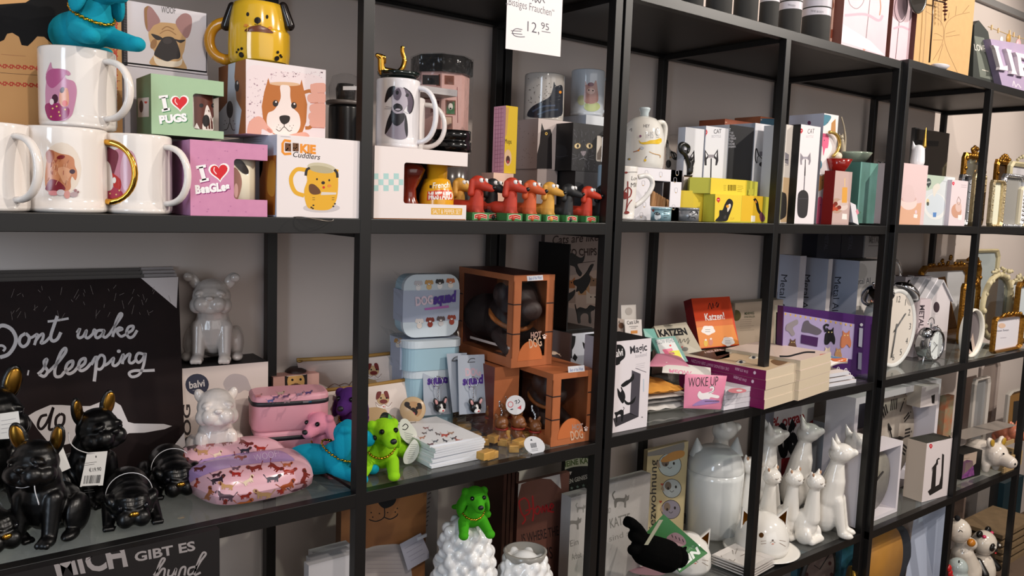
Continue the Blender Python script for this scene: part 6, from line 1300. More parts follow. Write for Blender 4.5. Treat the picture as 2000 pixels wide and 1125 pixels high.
def stack(F0,B0,e_len,n,th,lab,grp,spine=None,cover=None,pages=CREAM,prints=None,zb=None,spineprint=None,jit=.003,lab_top=None):
 """flat pile: F0->B0 front edge (world points), pages there; e_len the other side"""
 ex=B0-F0; ex.z=0; L=ex.length; ex.normalize(); ey=UZ.cross(ex)
 for i in range(n):
  o=F0+ex*random.uniform(-jit,jit)+ey*random.uniform(-jit,jit)+UZ*(i*th); b=MB(); c=cover or pages
  b.box(o+UZ*.0006,ex*L,ey*e_len,UZ*(th-.0014),pages,{'left':spine or pages,'top':c,'bottom':c}); b.box(o+UZ*(th-.0008)-ex*.0004,ex*(L+.0004),ey*e_len,UZ*.0006,c); b.box(o-ex*.0004,ex*(L+.0004),ey*e_len,UZ*.0006,c)
  if spine:b.box(o-ex*.0006,ex*.0005,ey*e_len,UZ*(th-.0003),spine)
  if spineprint:spineprint(b,Pl(o+ey*e_len-ex*.0007,-ey,UZ),i)
  if i==n-1 and prints:S=Pl(o+UZ*(th-.0002),ex,ey); S.lim=(L,e_len); prints(b,S)
  solo(b,'book' if 'book' in lab else 'notepad',(lab_top if lab_top and i==n-1 else lab),'book' if 'book' in lab else 'notepad',grp)
Bp=G(1492,800,zm); Cp=G(1556,780,zm); th=(top(Bp,724)-Bp.z)/4; MG=card('7a1050')
def cov1(b,S):
 S.poly(b,[(1341,690),(1404,671),(1450,680),(1425,698),(1400,703)],card('2a0f16')); S.poly(b,[(1400,703),(1430,690),(1470,680),(1560,704),(1492,726)],card('cdb393')); S.poly(b,[(1395,688),(1420,684),(1425,690),(1400,696)],card('8a1a4a')); S.text(b,'HEILENDE',(1378,690),(1422,682),(1375,687),card('e0c9c9'),.02)
 for u,v in((1447,707),(1472,698)):S.ell(b,(u,v),(10,3.6),card('e6dccb'),-4); S.ell(b,(u,v),(4,3),card('4a5566')); S.ell(b,(u,v),(1.6,1.8),INK); S.stroke(b,[(u-10,v),(u-2,v-4),(u+10,v-1)],1,card('5a4434'))
 S.poly(b,[(1505,705),(1530,700),(1540,706),(1520,714)],card('7a5a3c'),True)
def spn(b,S,i):
 if i<2:return
 v=703 if i==3 else 720; o=12 if i==2 else 0; S.text(b,'DIE HEILENDE KRAFT DER KATZEN',(1424,v+15.5-o*.2),(1351,v-1.5-o*.2),(1423,v+21-o*.2),card('c99ab5'),.0)if i==3 else S.text(b,'DIE HEILENDE KRAFT',(1412,733),(1372,724),(1411.5,738.5),card('b57a9a'),0)
 S.text(b,'EVA STUBER',(1461-(i==2)*3,724+17*(i==2)),(1436-(i==2)*3,717+16*(i==2)),(1460-(i==2)*3,729+17*(i==2)),card('d9b5cc'),.0); S.ell(b,(1474-(i==2)*4,728+17*(i==2)),(2.6,3.4),card('e0c9dc'))
L_=(G(1341,690,Bp.z+th*4)-G(1492,724,Bp.z+th*4)).length
stack(Bp,Cp,L_*.98,4,th,'purple spined cat book in the left pile behind the thin post','purple spined cat books',MG,card('d9c9b5'),CREAM,cov1,None,spn,.0015,'top purple spined book with cat eyes cover')
F2_,B2_=G(1558,783,zm),G(1618,762,zm); th2=(top(F2_,704)-F2_.z)/4
def cov2(b,S):S.stroke(b,[(1524,695),(1548,693),(1570,688),(1592,688)],3.6,INK); S.stroke(b,[(1544,681),(1552,679)],1,INK); S.poly(b,[(1602,692),(1614,690),(1612,696)],card('c9502c')); S.poly(b,[(1505,700),(1530,676),(1560,672),(1600,690),(1560,708)],card('e0cbbd'))
def cov2b(b,S):S.poly(b,[(1505,676),(1545,670),(1622,692),(1560,708),(1500,700)],card('dcc6b8')); S.k+=1; cov2_(b,S)
def cov2_(b,S):S.stroke(b,[(1522,696),(1540,696),(1556,692),(1574,688),(1592,688)],3.4,INK); S.poly(b,[(1602,692),(1614,690),(1612,696)],card('c9502c'))
stack(F2_,B2_,.19,4,th2,'cream paged book in the middle pile of fourth bay','cream paged books',None,card('d9c6ba'),CREAM,cov2b,None,None,.002,'top book with long black cat on a pink cover')
# spiral pads and magazines at the end
for i,(y,lab)in enumerate(((0,'lowest white spiral pad beside the book piles'),(1,'middle white spiral pad beside the book piles'),(2,'top white spiral pad with orange print'))):
 o=G(1616,757,zm)+V((.002*(2-i)-.002,0,.0125*i)); T=thing('spiral_pad',lab,'notepad',o,'white spiral pads'); b=MB(); ex,ey=V((.985,-.05,0)),V((.05,.985,0)); wl=.125-.016*i; b.box(o,ex*wl,ey*.14,UZ*.009,M('d3d3da',.5),{'top':card('e0d6d2')}); S=Pl(o+UZ*.0091,ex,ey); S.lim=(wl,.14)
 for q in range(5):S.ell(b,(1630+q*11,722-i*8+(q%2)*5),(6,3),card(random.choice(['cf7a3c','5a8ab0','d9a0a0','d9602c'])))
 part(b,'pages',T); s=MB()
 for q in range(6):c=o+ex*(wl-.003)+ey*(.008+.022*q)+UZ*.009; s.tube([c+ex*(.0052*math.cos(a))+UZ*(.0052*math.sin(a))for a in[2*math.pi*i_/14 for i_ in range(14)]],.0011,M('e0e0e4',.3),6,True)
 part(s,'spiral',T)
o=G(1616,757,zm)+V((.0,.01,.0385)); b=MB(); vs=[]
for i in range(9):
 for j in(0,1):a=i/8; vs+=[o+V((.105*a,.13*j,.004+.012*math.sin(a*2.2)*(1-a*.3))),o+V((.105*a,.13*j,.010+.014*math.sin(a*1.6)))]
fs=[]
for i in range(8):q=i*4; fs+=[(q+1,q+5,q+7,q+3),(q,q+2,q+6,q+4),(q,q+4,q+5,q+1)]
fs+=[(32,34,35,33)]; b.add(vs,fs,M('d9d2cc',.4),True); S=Bv(b); S.poly(b,[(1624,700),(1650,697),(1672,701),(1660,706),(1630,706)],card('d9733c'),True); S.poly(b,[(1622,694),(1640,694),(1646,699),(1626,700)],card('5a86a8'),True); solo(b,'magazine','curled magazine with orange cover on the spiral pads','magazine')
for i,q in enumerate(('white cat notepad in low pile by the pink pouch','white cat notepad in low pile by the pink pouch','white cat notepad in low pile by the pink pouch','top notepad with pink cat drawing in the low pile')):
 o=G(1413+1.5*(i%2),802,zm)+UZ*(.0115*i); b=MB(); ex=(G(1480,791,zm)-G(1413,802,zm)); ey=UZ.cross(ex).normalized()*.12; b.box(o+UZ*.0003,ex,ey,UZ*.0108,M('dcd8de',.5)); S=Pl(o+UZ*.0112,ex,ey);
 if i==3:S.ell(b,(1440,763),(18,5),card('dd8a92')); S.ell(b,(1444,763),(6,2),card('e9e4e4'))
 solo(b,'notepad',q,'notepad','white cat notepads in a low pile')
 # sticky notes, pouches and towels
def sn(b,S):
 S.poly(b,[(1281,664),(1313,660),(1337,704),(1294,704)],card('cfd2d2')); S.text(b,'FELLOW WISHES',(1281,673),(1317,668),(1279,665),card('55606a'),0); S.poly(b,[(1293,683),(1312,680),(1318,692),(1300,694)],card('d9708c')); S.poly(b,[(1305,686),(1326,684),(1333,702),(1314,704)],card('d3d322')); S.poly(b,[(1316,700),(1328,699),(1332,706),(1320,707)],card('c9a89a')); S.ell(b,(1309,675),(2,2),card('c9302c'))
flat([(1296,712,.135),(1344,706,.135),(1318,656,.17),(1271,661,.17)],.004,card('5a8f86'),'sticky_note_set','teal edged sticky note set with pink and yellow markers','sticky notes',sn)
flat([(1268,690,.17),(1290,672,.17),(1277,642,.20),(1256,642,.20)],.006,M('7ab0a6',.2),'teal_packet','shiny teal plastic packet behind the sticky notes','packet')
PKP=M('c07a90',.6,bump=.1); WHP=M('d0cbc6',.6,bump=.1)
def soft(pts,th,m,label,prints=None,name='pouch',cat_='pouch',grp='flat cat pouches',wav=.0):
 P=[F(*p)for p in pts]; n_=18; N=n_+1; b=MB(); vs=[]; nr=(P[1]-P[0]).cross(P[3]-P[0]).normalized(); nr=nr if nr.dot(CAM-P[0])>0 else-nr
 for f_ in(1,-1):
  for i in range(N):
   for j in range(N):a,c=i/n_,j/n_; p=(P[0]*(1-a)+P[1]*a)*(1-c)+(P[3]*(1-a)+P[2]*a)*c; vs.append(p+nr*f_*th*(math.sin(math.pi*a)*math.sin(math.pi*c))**.4+UZ*wav*math.sin(a*9+c*5)*(f_>0))
 fs=[]
 for i in range(n_):
  for j in range(n_):q=i*N+j; o=N*N+q; fs+=[(q,q+N,q+N+1,q+1),(o,o+1,o+N+1,o+N)]
 b.add(vs,fs,m,True)
 if prints:S=Bv(b); prints(b,S)
 return solo(b,name,label,cat_,grp)
soft([(1264,716,.10),(1348,716,.095),(1328,696,.15),(1284,688,.16)],.006,PKP,'crumpled pink pouch behind the orange towel'); soft([(1293,728,.085),(1389,735,.08),(1388,718,.10),(1296,706,.11)],.004,WHP,'white pouch with pink letters above the Woke Up pouch',lambda b,S:S.text(b,'MEOW',(1306,729),(1350,734),(1307,721),M('cf7a9a',.6),.03))
def wk(b,S):
 k=M('2a1c24',.6); S.text(b,'WOKE UP',(1344,756),(1402,753),(1345,738),k,-.005); w_=M('e6dfe0',.6); S.poly(b,[(1362,772),(1366,764),(1372,768),(1384,766),(1392,770),(1404,773),(1402,778),(1388,776),(1384,780),(1368,780)],w_,True); S.stroke(b,[(1384,768),(1392,764),(1393,756),(1386,757)],4,w_); S.stroke(b,[(1384,768),(1394,763),(1394,755),(1384,756)],.8,k); S.poly(b,[(1352,792),(1374,780),(1400,782),(1404,786),(1380,790)],M('9a7ab0',.6),True); S.stroke(b,[(1376,784),(1404,783)],1.2,k)
soft([(1335,797,.045),(1408,800,.012),(1420,734,.018),(1338,730,.055)],.004,M('d67f9c',.5),'pink pouch reading Woke Up with a white cat',wk)
for i,(v0,v1,m,lab,hh)in enumerate(((800,764,WHP,'white cat tea towel folded lowest in the pile',.020),(776,756,M('8a8684',.8),'grey tea towel with white edge in the pile',.008),(760,745,WHP,'thin white pouch under the orange towel',.007),(748,722,M('d28f35',.85,bump=.4,nsc=90),'crumpled orange towel on top of the pile',.016))):
 z_=zm+(.0,.021,.031,.040)[i]; o=G(1262,812,zm); o.z=z_; ex=V((.120-(.02 if i>2 else 0),-.018,0)); ey=V((.03,.15,0)); b=MB(); n_=14; vs=[]
 for t in(1,0):
  for a in range(n_+1):
   for c in range(n_+1):
    e=(1-abs(2*a/n_-1)**6)*(1-abs(2*c/n_-1)**6); vs.append(o+ex*(a/n_)+ey*(c/n_)+UZ*(hh*(.5+.5*e**.5)*(1+.18*math.sin(a*1.3+i)*math.cos(c*.9+2*i))if t else hh*.5*(1-e**.5)))
 N=n_+1; fs=[]
 for a in range(n_):
  for c in range(n_):q=a*N+c; w2=N*N+q; fs+=[(q,q+N,q+N+1,q+1),(w2,w2+1,w2+N+1,w2+N)]
 b.add(vs,fs,m,True); solo(b,'folded_towel',lab,'towel','folded cat towels')
 # ---------------------------------------------------------------- fourth bay: alarm clock packs and cat notebook set
MA=card('b4b9cb')
def ma(uA,uB,vt,lab,ul,front,tx,y=.21):
 bx=carton(X(uA,y,zm),X(uB,y,zm),vt,.1,front,MA,card('6a6658'),ul=ul); S=bx.left; b=bx.mb
 S.text(b,'Metal Alarm',(tx,536 if tx<1600 else 541),(tx-9,640),(tx+12,537 if tx<1600 else 541),card('33343e'),.0); S.lines(b,(tx-11,570),(tx-15,606),(4,0),2,.8,card('5a5b66')); return bx
for bx,lab in((ma(1548,1560,500,'',1523,card('c0bcc4'),1526,.24),'left Metal Alarm box partly behind thin post'),(ma(1604,1612,506,'',1549,card('c9c4c8'),1571,.24),'middle Metal Alarm box standing in the row'),(ma(1664,1722,510,'',1605,card('cbc6c2'),1631,.20),'right Metal Alarm box with its grey front beside thick post')):
 if 'right' in lab:S=bx.front; S.text(bx.mb,'Metal Al',(1666,556),(1700,553),(1666,545),card('55565e'),.01); S.ell(bx.mb,(1682,530),(12,16),card('b5b0ac')); S.ell(bx.mb,(1698,575),(18,22),card('a9a5a2'))
 solo(bx.mb,'clock_box',lab,'box','Metal Alarm clock boxes'); zc2=bx.A.z+bx.h
for uA,uB,c,lab in((1594,1640,'20222e','left dark blue METAL box on top of the clock boxes'),(1641,1684,'20222e','right dark blue METAL box on top of the clock boxes'),(1687,1722,'a39e9c','grey METAL box on top of the clock boxes')):
 bx=carton(X(uA,.29,zc2+.001),X(uB,.29,zc2+.001),448,.05,card(c)); S=bx.front
 if c[0]=='2':S.text(bx.mb,'METAL',(uA+18,456),(uA+15,489),(uA+25,456),card('3c3e4c'),.03)
 else:S.text(bx.mb,'METAL',(1697,474),(1719,474),(1697,461),card('6e6a68'),.06); S.lines(bx.mb,(1696,480),(1718,480),(0,3),1,2,card('7a7674'),0)
 solo(bx.mb,'clock_box',lab,'box','upper METAL clock boxes')
def nb(b,S):
 S.poly(b,[(1531,609),(1669,633),(1664,702),(1528,684)],card('a093b8'))
 for i in range(14):S.ell(b,(1534+i*9.8,613+i*1.7),(1.5,2.4),card('c9a24a'))
 def catshape(u,v,s,c):S.poly(b,[(u-10*s,v+14*s),(u-9*s,v-2*s),(u-6*s,v-8*s),(u-6*s,v-16*s),(u-2*s,v-12*s),(u+3*s,v-12*s),(u+7*s,v-16*s),(u+7*s,v-6*s),(u+10*s,v+6*s),(u+8*s,v+16*s),(u+2*s,v+10*s),(u-4*s,v+16*s)],card(c),True); S.ell(b,(u-2*s,v-7*s),(1.2*s,1.2*s),card('d9c98a'),0,9); S.ell(b,(u+3.5*s,v-7*s),(1.2*s,1.2*s),card('d9c98a'),0,9)
 S.poly(b,[(1536,634),(1546,628),(1556,624),(1558,632),(1548,640),(1552,652),(1546,656),(1540,648),(1534,644)],card('8a8288'),True); S.poly(b,[(1566,640),(1570,628),(1578,626),(1582,632),(1600,642),(1604,648),(1596,654),(1580,650),(1566,648)],card('5c5660'),True); catshape(1620,656,1.05,'1b1a1e'); S.stroke(b,[(1612,648),(1609,638),(1613,634),(1618,636)],4,card('1b1a1e')); catshape(1651,662,1.05,'b5704f'); S.poly(b,[(1564,653),(1597,659),(1595,677),(1563,670)],card('3f1f4e')); catshape(1547,674,.8,'5a4030'); catshape(1615,688,.7,'c9b8a8'); catshape(1636,690,.7,'b58a62')
 S.poly(b,[(1677,640),(1684,641),(1682,678),(1675,676)],card('b9b9c9')); S.ell(b,(1681,634),(3,3),card('d9d9e0')); S.poly(b,[(1675,688),(1682,689),(1681,722),(1674,720)],card('8d8ba0')); S.stroke(b,[(1703,632),(1697,730)],2,card('6a4a86'),False)
flat([(1524,752,.125),(1697,751,.055),(1709,619,.055),(1530,598,.125)],.02,M('43205c',.3),'notebook_set','purple cat notebook set with pen in a clear case','notebook set',nb)
# ---------------------------------------------------------------- right unit, middle board
z=Z3+.0004; y=Y3+.03; PKX=card('dcc3c4')
bx=carton(X(1755,y,z),X(1803,y,z),318,.07,PKX,card('c9b0b4'),card('e6d6d6')); S=bx.front; b=bx.mb; zp=z+bx.h
S.poly(b,[(1756,402),(1800,396),(1796,441),(1752,441)],card('d9ab90')); S.ell(b,(1775,396),(16,14),card('e3cfca')); S.ell(b,(1775,389),(15,6),card('cfaeaa')); S.poly(b,[(1764,392),(1768,364),(1782,364),(1786,392)],card('d9c0c0'),True); S.poly(b,[(1785,418),(1792,419),(1791,426),(1784,425)],card('eee6e4')); S.ell(b,(1789,414),(2,4),card('e0c9d4'))
solo(b,'dish_box','pink box with ring dish photo next to the double post','box')
bx=carton(X(1802,y+.002,z),X(1857,y,z),341,.08,card('cdd3d6'),card('b9c4bc'),card('c9cec4')); S=bx.front; b=bx.mb
S.poly(b,[(1803,342),(1844,344),(1832,362),(1804,372)],card('b3c2b2'),True); S.ell(b,(1813.5,356),(5,8),card('3d4646')); S.text(b,'balvi',(1810,358),(1817,357),(1810,354),card('d9dcd9'),.01); S.poly(b,[(1811,362),(1816,362),(1813,368)],card('3d4646')); S.text(b,'unicorn',(1838,354),(1853,357),(1838,351),card('a9b0b4'),0)
S.ell(b,(1827,403),(23,26),card('dcdedd')); S.ell(b,(1827,400),(19,22),card('c9d2da')); S.poly(b,[(1822,366),(1832,358),(1836,366),(1830,374),(1824,384)],card('d9d4cc'),True); S.ell(b,(1812,394),(3,6),card('d9c9a0')); S.poly(b,[(1822,415),(1829,415),(1828,424),(1822,424)],card('5a86c0')); S.ell(b,(1812,398),(2.5,4),card('55584e'))
solo(b,'dish_box','pale balvi box with round plate photo in right unit','box')
bx=carton(X(1852,y-.012,z),X(1883,y-.012,z),351,.05,card('dfd0d4'),card('c4b9c2'),WHITE); S=bx.front; b=bx.mb; red_logo(S,b,1862,358,.7,'d9304c'); S.lines(b,(1877,361),(1888,362),(0,4),2,.7,card('a99aa4')); S.ell(b,(1868,412),(10,14),card('c99a84')); S.ell(b,(1872,404),(6,10),card('d9bcb4')); S.stroke(b,[(1872,384),(1869,394),(1873,400),(1876,392),(1872,384)],1,card('a98a84')); S.poly(b,[(1871,420),(1879,420),(1878,430),(1871,429)],card('efe9e9'))
solo(b,'dish_box','small pink box with whisk photo beside the thin post','box')
T=thing('unicorn','white unicorn figure with gold horn on the pink box','figurine',X(1791,y+.03,zp)); c=X(1791,y+.035,zp); b=MB(); m=cer('e6e6ea'); b.cap(c+UZ*.012,.019,c+UZ*.042,.017,m)
for s in(-1,1):b.cap(c+RT*(s*.013)+UZ*.05,.006,c+RT*(s*.017)+UZ*.068,.0015,m)
part(blob(b,.002,3),'head',T); b=MB(); b.cap(c+RT*.008+UZ*.054-V((0,.008,0)),.0055,c+RT*.016+UZ*.104,.0012,M('c9a04c',.3,.9)); part(b,'horn',T,'gold horn')
c,r=cyl(1806,1852,y+.05,z+.10); b=MB(); b.lathe(c,[(0,0),(r*.8,0),(r*1.3,.018),(r*1.26,.02),(r*.75,.004),(0,.004)],cer('ddd6d4'),4,rot(0,0,45),sm=False); b2=MB(); solo(b,'square_dish','white square dish behind the balvi unicorn box','dish')
q=carton(X(1812,y+.085,z),X(1850,y+.085,z),350,.04,card('b9b4ac'),h=.0995); solo(q.mb,'carton','pale carton under the white square dish','box')
q=carton(X(1772,y+.20,z),X(1839,y+.20,z),249,.012,M('77736f',.06,1),card('4a4848'),CHROME); S=q.front; S.stroke(q.mb,[(1774,247),(1837,255)],4,CHROME,False); S.poly(q.mb,[(1780,272),(1834,276),(1832,286),(1782,284)],M('0d0d0f',.2)); solo(q.mb,'mirror_tray','dark mirrored tray standing behind the unicorn','mirror')
GO=M('a8762c',.32,.85,bump=.5,nsc=160,noise=.6,h2='4a2c10'); GS=M('c9b48c',.3,.6,bump=.4,nsc=200,noise=.5,h2='6a5838'); SV=M('c9c9cc',.2,.9); CRM=M('c9bd98',.5,noise=.4,nsc=60,h2='a89668'); MIR=M('b5bfc4',.05,.9); PAP=card('dad6dc')
def frame(label,uL,uR,vT,y,z0,bw,m,inner=PAP,orn=0,crest=0,oval=False,tilt=0,beads=0,prints=None,grp='ornate picture frames',vB=None):
 if vB is not None:z0=top(X((uL+uR)/2,y,z0),vB)
 A,B=X(uL,y,z0),X(uR,y,z0); w_=(B-A).length; h=top((A+B)/2,vT)-z0; T=thing('picture_frame',label,'picture frame',(A+B)/2,grp); up=V((0,math.sin(math.radians(tilt)),math.cos(math.radians(tilt)))); b=MB(); N=40; ex=V((1,0,0)); nn=ex.cross(up); C=(A+B)/2+up*h/2
 def loop(rx,ry,o):
  P=[]
  for i in range(N):
   a=2*math.pi*(i+.5)/N; ca,sa=math.cos(a),math.sin(a)
   k=1 if oval else 1/max(abs(ca),abs(sa)); P.append(C+ex*(rx*ca*k)+up*(ry*sa*k)+nn*o)
  return P
 L=[loop(w_/2,h/2,0),loop(w_/2,h/2,.010),loop(w_/2-bw*.4,h/2-bw*.4,.016),loop(w_/2-bw,h/2-bw,.009),loop(w_/2-bw,h/2-bw,.002)]
 b.add([p for l in L for p in l],[(k*N+i,k*N+(i+1)%N,(k+1)*N+(i+1)%N,(k+1)*N+i)for k in range(4)for i in range(N)],m,oval); b.add(L[0],[tuple(reversed(range(N)))],m)
 part(b,'moulding',T); b=MB(); b.add(L[4],[tuple(range(N))],inner); S=Pl(C+nn*.0025,ex,up)
 if prints:prints(b,S)
 part(b,'picture',T)
 if orn or beads:
  b=MB(); n=orn or beads; Q=loop(w_/2-bw*.45,h/2-bw*.45,.013); per=[Q[int(i*N/n)%N].lerp(Q[(int(i*N/n)+1)%N],i*N/n%1)for i in range(n)]
  for i,p in enumerate(per):
   r=bw*.55*(1 if beads else random.uniform(.5,1.1)); b.ell(p,(r,r*.8,r),m,None,8,5)
  part(b,'ornament',T)
 if crest:
  b=MB(); random.seed(int(uL))
  for i in range(16):
   t=random.uniform(-1,1); hh=(1-abs(t))*crest; p=C+up*(h/2+hh*random.random())+ex*(t*w_*.36)+nn*.012; b.ell(p,(random.uniform(.3,.6)*.016,.006,random.uniform(.3,.6)*.016),m,rot(0,random.uniform(0,180),0),8,5)
  part(b,'crest',T,'carved crest')
 return T
frame('gold mirror with carved top behind the small pink box',1866,1906,300,y+.19,z,.02,GO,MIR,30,.03); frame('small silver filigree frame behind the pink whisk box',1864,1880,341,y+.05,z,.008,SV,card('2a2a2c'),24)
frame('gold filigree frame between pink box and thin post',1890,1910,340,y+.06,z,.009,GS,card('d9c0a8'),26); frame('cream pictured frame with gold lattice edge right of thin post',1925,1948,352,y-.005,z,.007,GS,card('d9d9c4'),26)
frame('tall silver bead frame in the last bay',1946,1988,341,y,z,.010,M('dcdce0',.12,.9),card('8a8884'),0,0,beads=44); frame('gold crested frame behind the silver bead frame',1956,2014,318,y+.10,z,.016,CRM,card('c4c0c4'),0,.045); frame('brown carved frame behind thin post in the last bay',1930,1956,312,y+.20,z,.018,GO,card('3a2a1c'),20,.02)
frame('cream wooden frame at the right picture edge',1980,2030,366,y,z,.012,card('c9c0a8'),card('8a8484'))
# ---------------------------------------------------------------- right unit, upper glass shelf: clocks and frames
z=ZG+Z3+.0004
def clock(c,R,dp,label,face,rim,hexcol,nums,cat_='alarm clock',bells=True,hands=((50,.55),(190,.75)),ha=1.4):
 T=thing('alarm_clock',label,cat_,V((c.x,c.y,c.z-R-.02))); b=MB(); Rr=rot(90,0,0)
 b.lathe(c,[(0,-dp),(R*.85,-dp),(R*.97,-dp*.8),(R,-dp*.2),(R,.004),(R*.97,.007),(R*.90,.002)],rim,48,Rr); part(b,'case',T); b=MB(); b.lathe(c,[(0,.0015),(R*.91,.0015)],face,48,Rr); f=c-V((0,.0022,0)); k=M('55585a',.4)
 gl=lambda t:glyphs(t,0)
 for i in range(1,13):
  a=math.radians(90-30*i); p=f+V((R*.74*math.cos(a),0,R*.74*math.sin(a)))
  if nums:
   vs,ts=glyphs(str(i),-.01); s=R*.24; w_=max(q[0]for q in vs); b.add([p+V(((q[0]-w_/2)*s,-.0002,(q[1]-.33)*s))for q in vs],ts,k)
  else:d=V((math.cos(a),0,math.sin(a))); t=V((-d.z,0,d.x)); b.add([p+t*R*.02,p-t*R*.02,p-t*R*.02+d*R*.1,p+t*R*.02+d*R*.1],[(0,1,2,3)],k)
 part(b,'dial',T)
 for a,l in hands:
  h=MB(); a=math.radians(90-a); d=V((math.cos(a),0,math.sin(a))); h.tube([f-V((0,.002,0))-d*R*.12,f-V((0,.002,0))+d*R*l],R*.016,k,6); part(h,'hand',T)
 if bells:
  for s in(-1,1):
   h=MB(); d=V((s*.62,0,.78)); q=c+d*(R*1.05)+V((0,dp*.4,0)); h.lathe(q,[(0,R*.30),(R*.2,R*.26),(R*.36,R*.12),(R*.40,0),(R*.36,0),(0,R*.05)],CHROME,28,d.to_track_quat('Z','Y').to_matrix()); h.cap(q+d*R*.28,R*.05,q+d*R*.42,R*.04,CHROME); part(h,'bell',T,'chrome bell')
  h=MB(); cc=c+V((0,dp*.4,0)); h.tube([cc+V((R*.42*math.cos(a),0,R*(1.30+.42*math.sin(a))))for a in[math.pi*i/14 for i in range(15)]],R*.035,CHROME,8); part(h,'handle',T); h=MB(); h.cap(cc+UZ*R,R*.04,cc+UZ*R*1.32,R*.07,CHROME); part(h,'hammer',T)
  for s in(-1,1):h=MB(); h.cap(c+V((s*R*.6,dp*.4,-R*.78)),R*.06,c+V((s*R*.72,dp*.4,-R-.012)),R*.045,CHROME); part(h,'leg',T)
 return T
P=F(1748,641,.075); clock(V((P.x,.075,P.z)),.113,.05,'large white alarm clock with chrome bells behind the double post',card('d8d0c6'),M('d9dad8',.25),'',True)
P=F(1827,674,.055); clock(V((P.x,.055,P.z)),.047,.045,'small chrome alarm clock in front of the birdhouse',card('d9dedd'),CHROME,'',False,hands=((300,.5),(235,.7)))
T=thing('birdhouse','white wooden birdhouse with ribbed roof behind small alarm clock','birdhouse',X(1825,.13,z)); b=MB(); A,B=X(1806,.125,z),X(1847,.125,z); w_=(B-A).length; hb_,hp=top(A,590)-z,top(A,553)-z; m=M('d3cccf',.6); D_=V((0,.11,0)); b.prism([A,B,B+UZ*hb_,A+V((w_/2,0,0))+UZ*hp,A+UZ*hb_],D_,m); S=Pl(A,(1,0,0),UZ); S.ell(b,(1829,600),(6,10.5),M('33222a',.8)); S.text(b,'home',(1823,614),(1832,614),(1823,612),card('a9a2a6'),0); part(b,'house',T); b=MB(); ap=A+V((w_/2,-.006,hp+.003))
for s,E_ in((-1,A),(1,B)):e=E_+UZ*hb_+V((s*.008,-.006,-.006)); b.prism([ap,e,e+UZ*.006,ap+UZ*.006],V((0,.125,0)),M('c4c2c6',.6))
for i in range(3):e=A+UZ*hb_+V((-.008,-.006,0)); q=V((0,.018+.038*i,0)); b.prism([ap+q+UZ*.006,e+q,e+q+UZ*.004,ap+q+UZ*.010],V((0,.02,0)),M('e3dfe2',.6))
part(b,'roof',T)
q=carton(X(1783,.115,z),X(1809,.115,z),586,.03,card('cdbfc4')); S=q.front; S.text(q.mb,'METAL',(1797,596),(1794,640),(1806,596),card('4a4048'),.03); solo(q.mb,'metal_box','small pinkish box reading Metal beside the birdhouse','box'); q=carton(X(1757,.22,z),X(1808,.21,z),541,.06,card('cfc8cc'),card('a9a2a6'),card('4a1c1c')); solo(q.mb,'carton','white carton with dark red top behind the birdhouse','box')
frame('large gold frame with carved top leaning behind the birdhouse',1782,1878,517,.285,z,.022,GO,card('c9c9cc'),0,.035,tilt=0,prints=lambda b,S:S.poly(b,[(1809,546),(1846,540),(1870,640),(1840,660),(1812,620)],M('8a5a20',.5,noise=.6,nsc=90)))
frame('narrow gold frame with bow crest left of the thin post',1866,1898,552,.17,z,.014,GO,card('b9c4c9'),16,.05); frame('gilded carved mirror behind the gold frames',1860,1900,512,.30,z,.02,GO,MIR,14,.05); frame('pale cream frame at the back behind thin post',1880,1934,486,.32,z,.014,CRM,card('aab2b2'))
frame('white oval frame standing behind the thin post',1868,1909,602,.03,z,.008,M('e9e4d8',.3),card('6a6264'),oval=True,prints=lambda b,S:(S.poly(b,[(1888,690),(1900,650),(1906,690)],card('b9a498')),S.poly(b,[(1886,672),(1896,660),(1900,690)],card('8a8a8a'))))
frame('cream and gold oval mirror in the last bay',1906,1966,531,.14,z,.020,CRM,MIR,12,.015,oval=True); frame('small gold frame with printed card and bow on shelf edge',1931,1987,615,.02,z,.009,GO,PAP,0,.010,prints=lambda b,S:(S.ell(b,(1957,636),(7,5),card('d9b8a0')),S.text(b,'Swan Swan',(1946,648),(1970,646),(1946,644),card('8a8a94'),0),S.lines(b,(1954,660),(1966,659),(0,3),1,.8,card('a9a4aa'))))
frame('tall gold frame at the right edge of the glass shelf',1972,2030,548,.06,z,.018,GO,card('c4ccd0'),0,.05); frame('olive gold frame behind the tall gold frame',1958,2000,545,.14,z,.014,CRM,card('c9ced0'),0,.045)
# ---------------------------------------------------------------- right unit, lower glass shelf
z=ZB+Z3+.0004
def showbox(uA,uB,vt,y,lab,d=.07,t=.010,name='clock_box'):
 A,B=X(uA,y,z),X(uB,y,z); h=top(A,vt)-z; w_=(B-A).length; b=MB(); m=card('d9d3d8'); ex,ey=V((1,0,0)),V((0,1,0)); b.box(A,ex*t,ey*d,UZ*h,m); b.box(A+ex*(w_-t),ex*t,ey*d,UZ*h,m); b.box(A+ex*t,ex*(w_-2*t),ey*d,UZ*t,m); b.box(A+ex*t+UZ*(h-t),ex*(w_-2*t),ey*d,UZ*t,m); b.box(A+ex*t+ey*(d-.003)+UZ*t,ex*(w_-2*t),ey*.003,UZ*(h-2*t),card('8d90a0')); solo(b,name,lab,'box','white open clock boxes'); return A,w_,h
A,w_,h=showbox(1655,1822,778,.12,'large white open box holding the vintage clock',.09,.020); C=A+V((w_*.50,.02,h/2)); R=h*.455
T=thing('wall_clock','large vintage clock with dark roman numerals in open box','clock',V((C.x,C.y,C.z-R))); b=MB(); b.lathe(C,[(0,-.012),(R,-.012),(R,0),(0,0)],M('b3aaa0',.6,noise=.9,nsc=9,h2='7d6a5c'),56,rot(90)); f=C-V((0,.0004,0)); k=M('1c1614',.6)
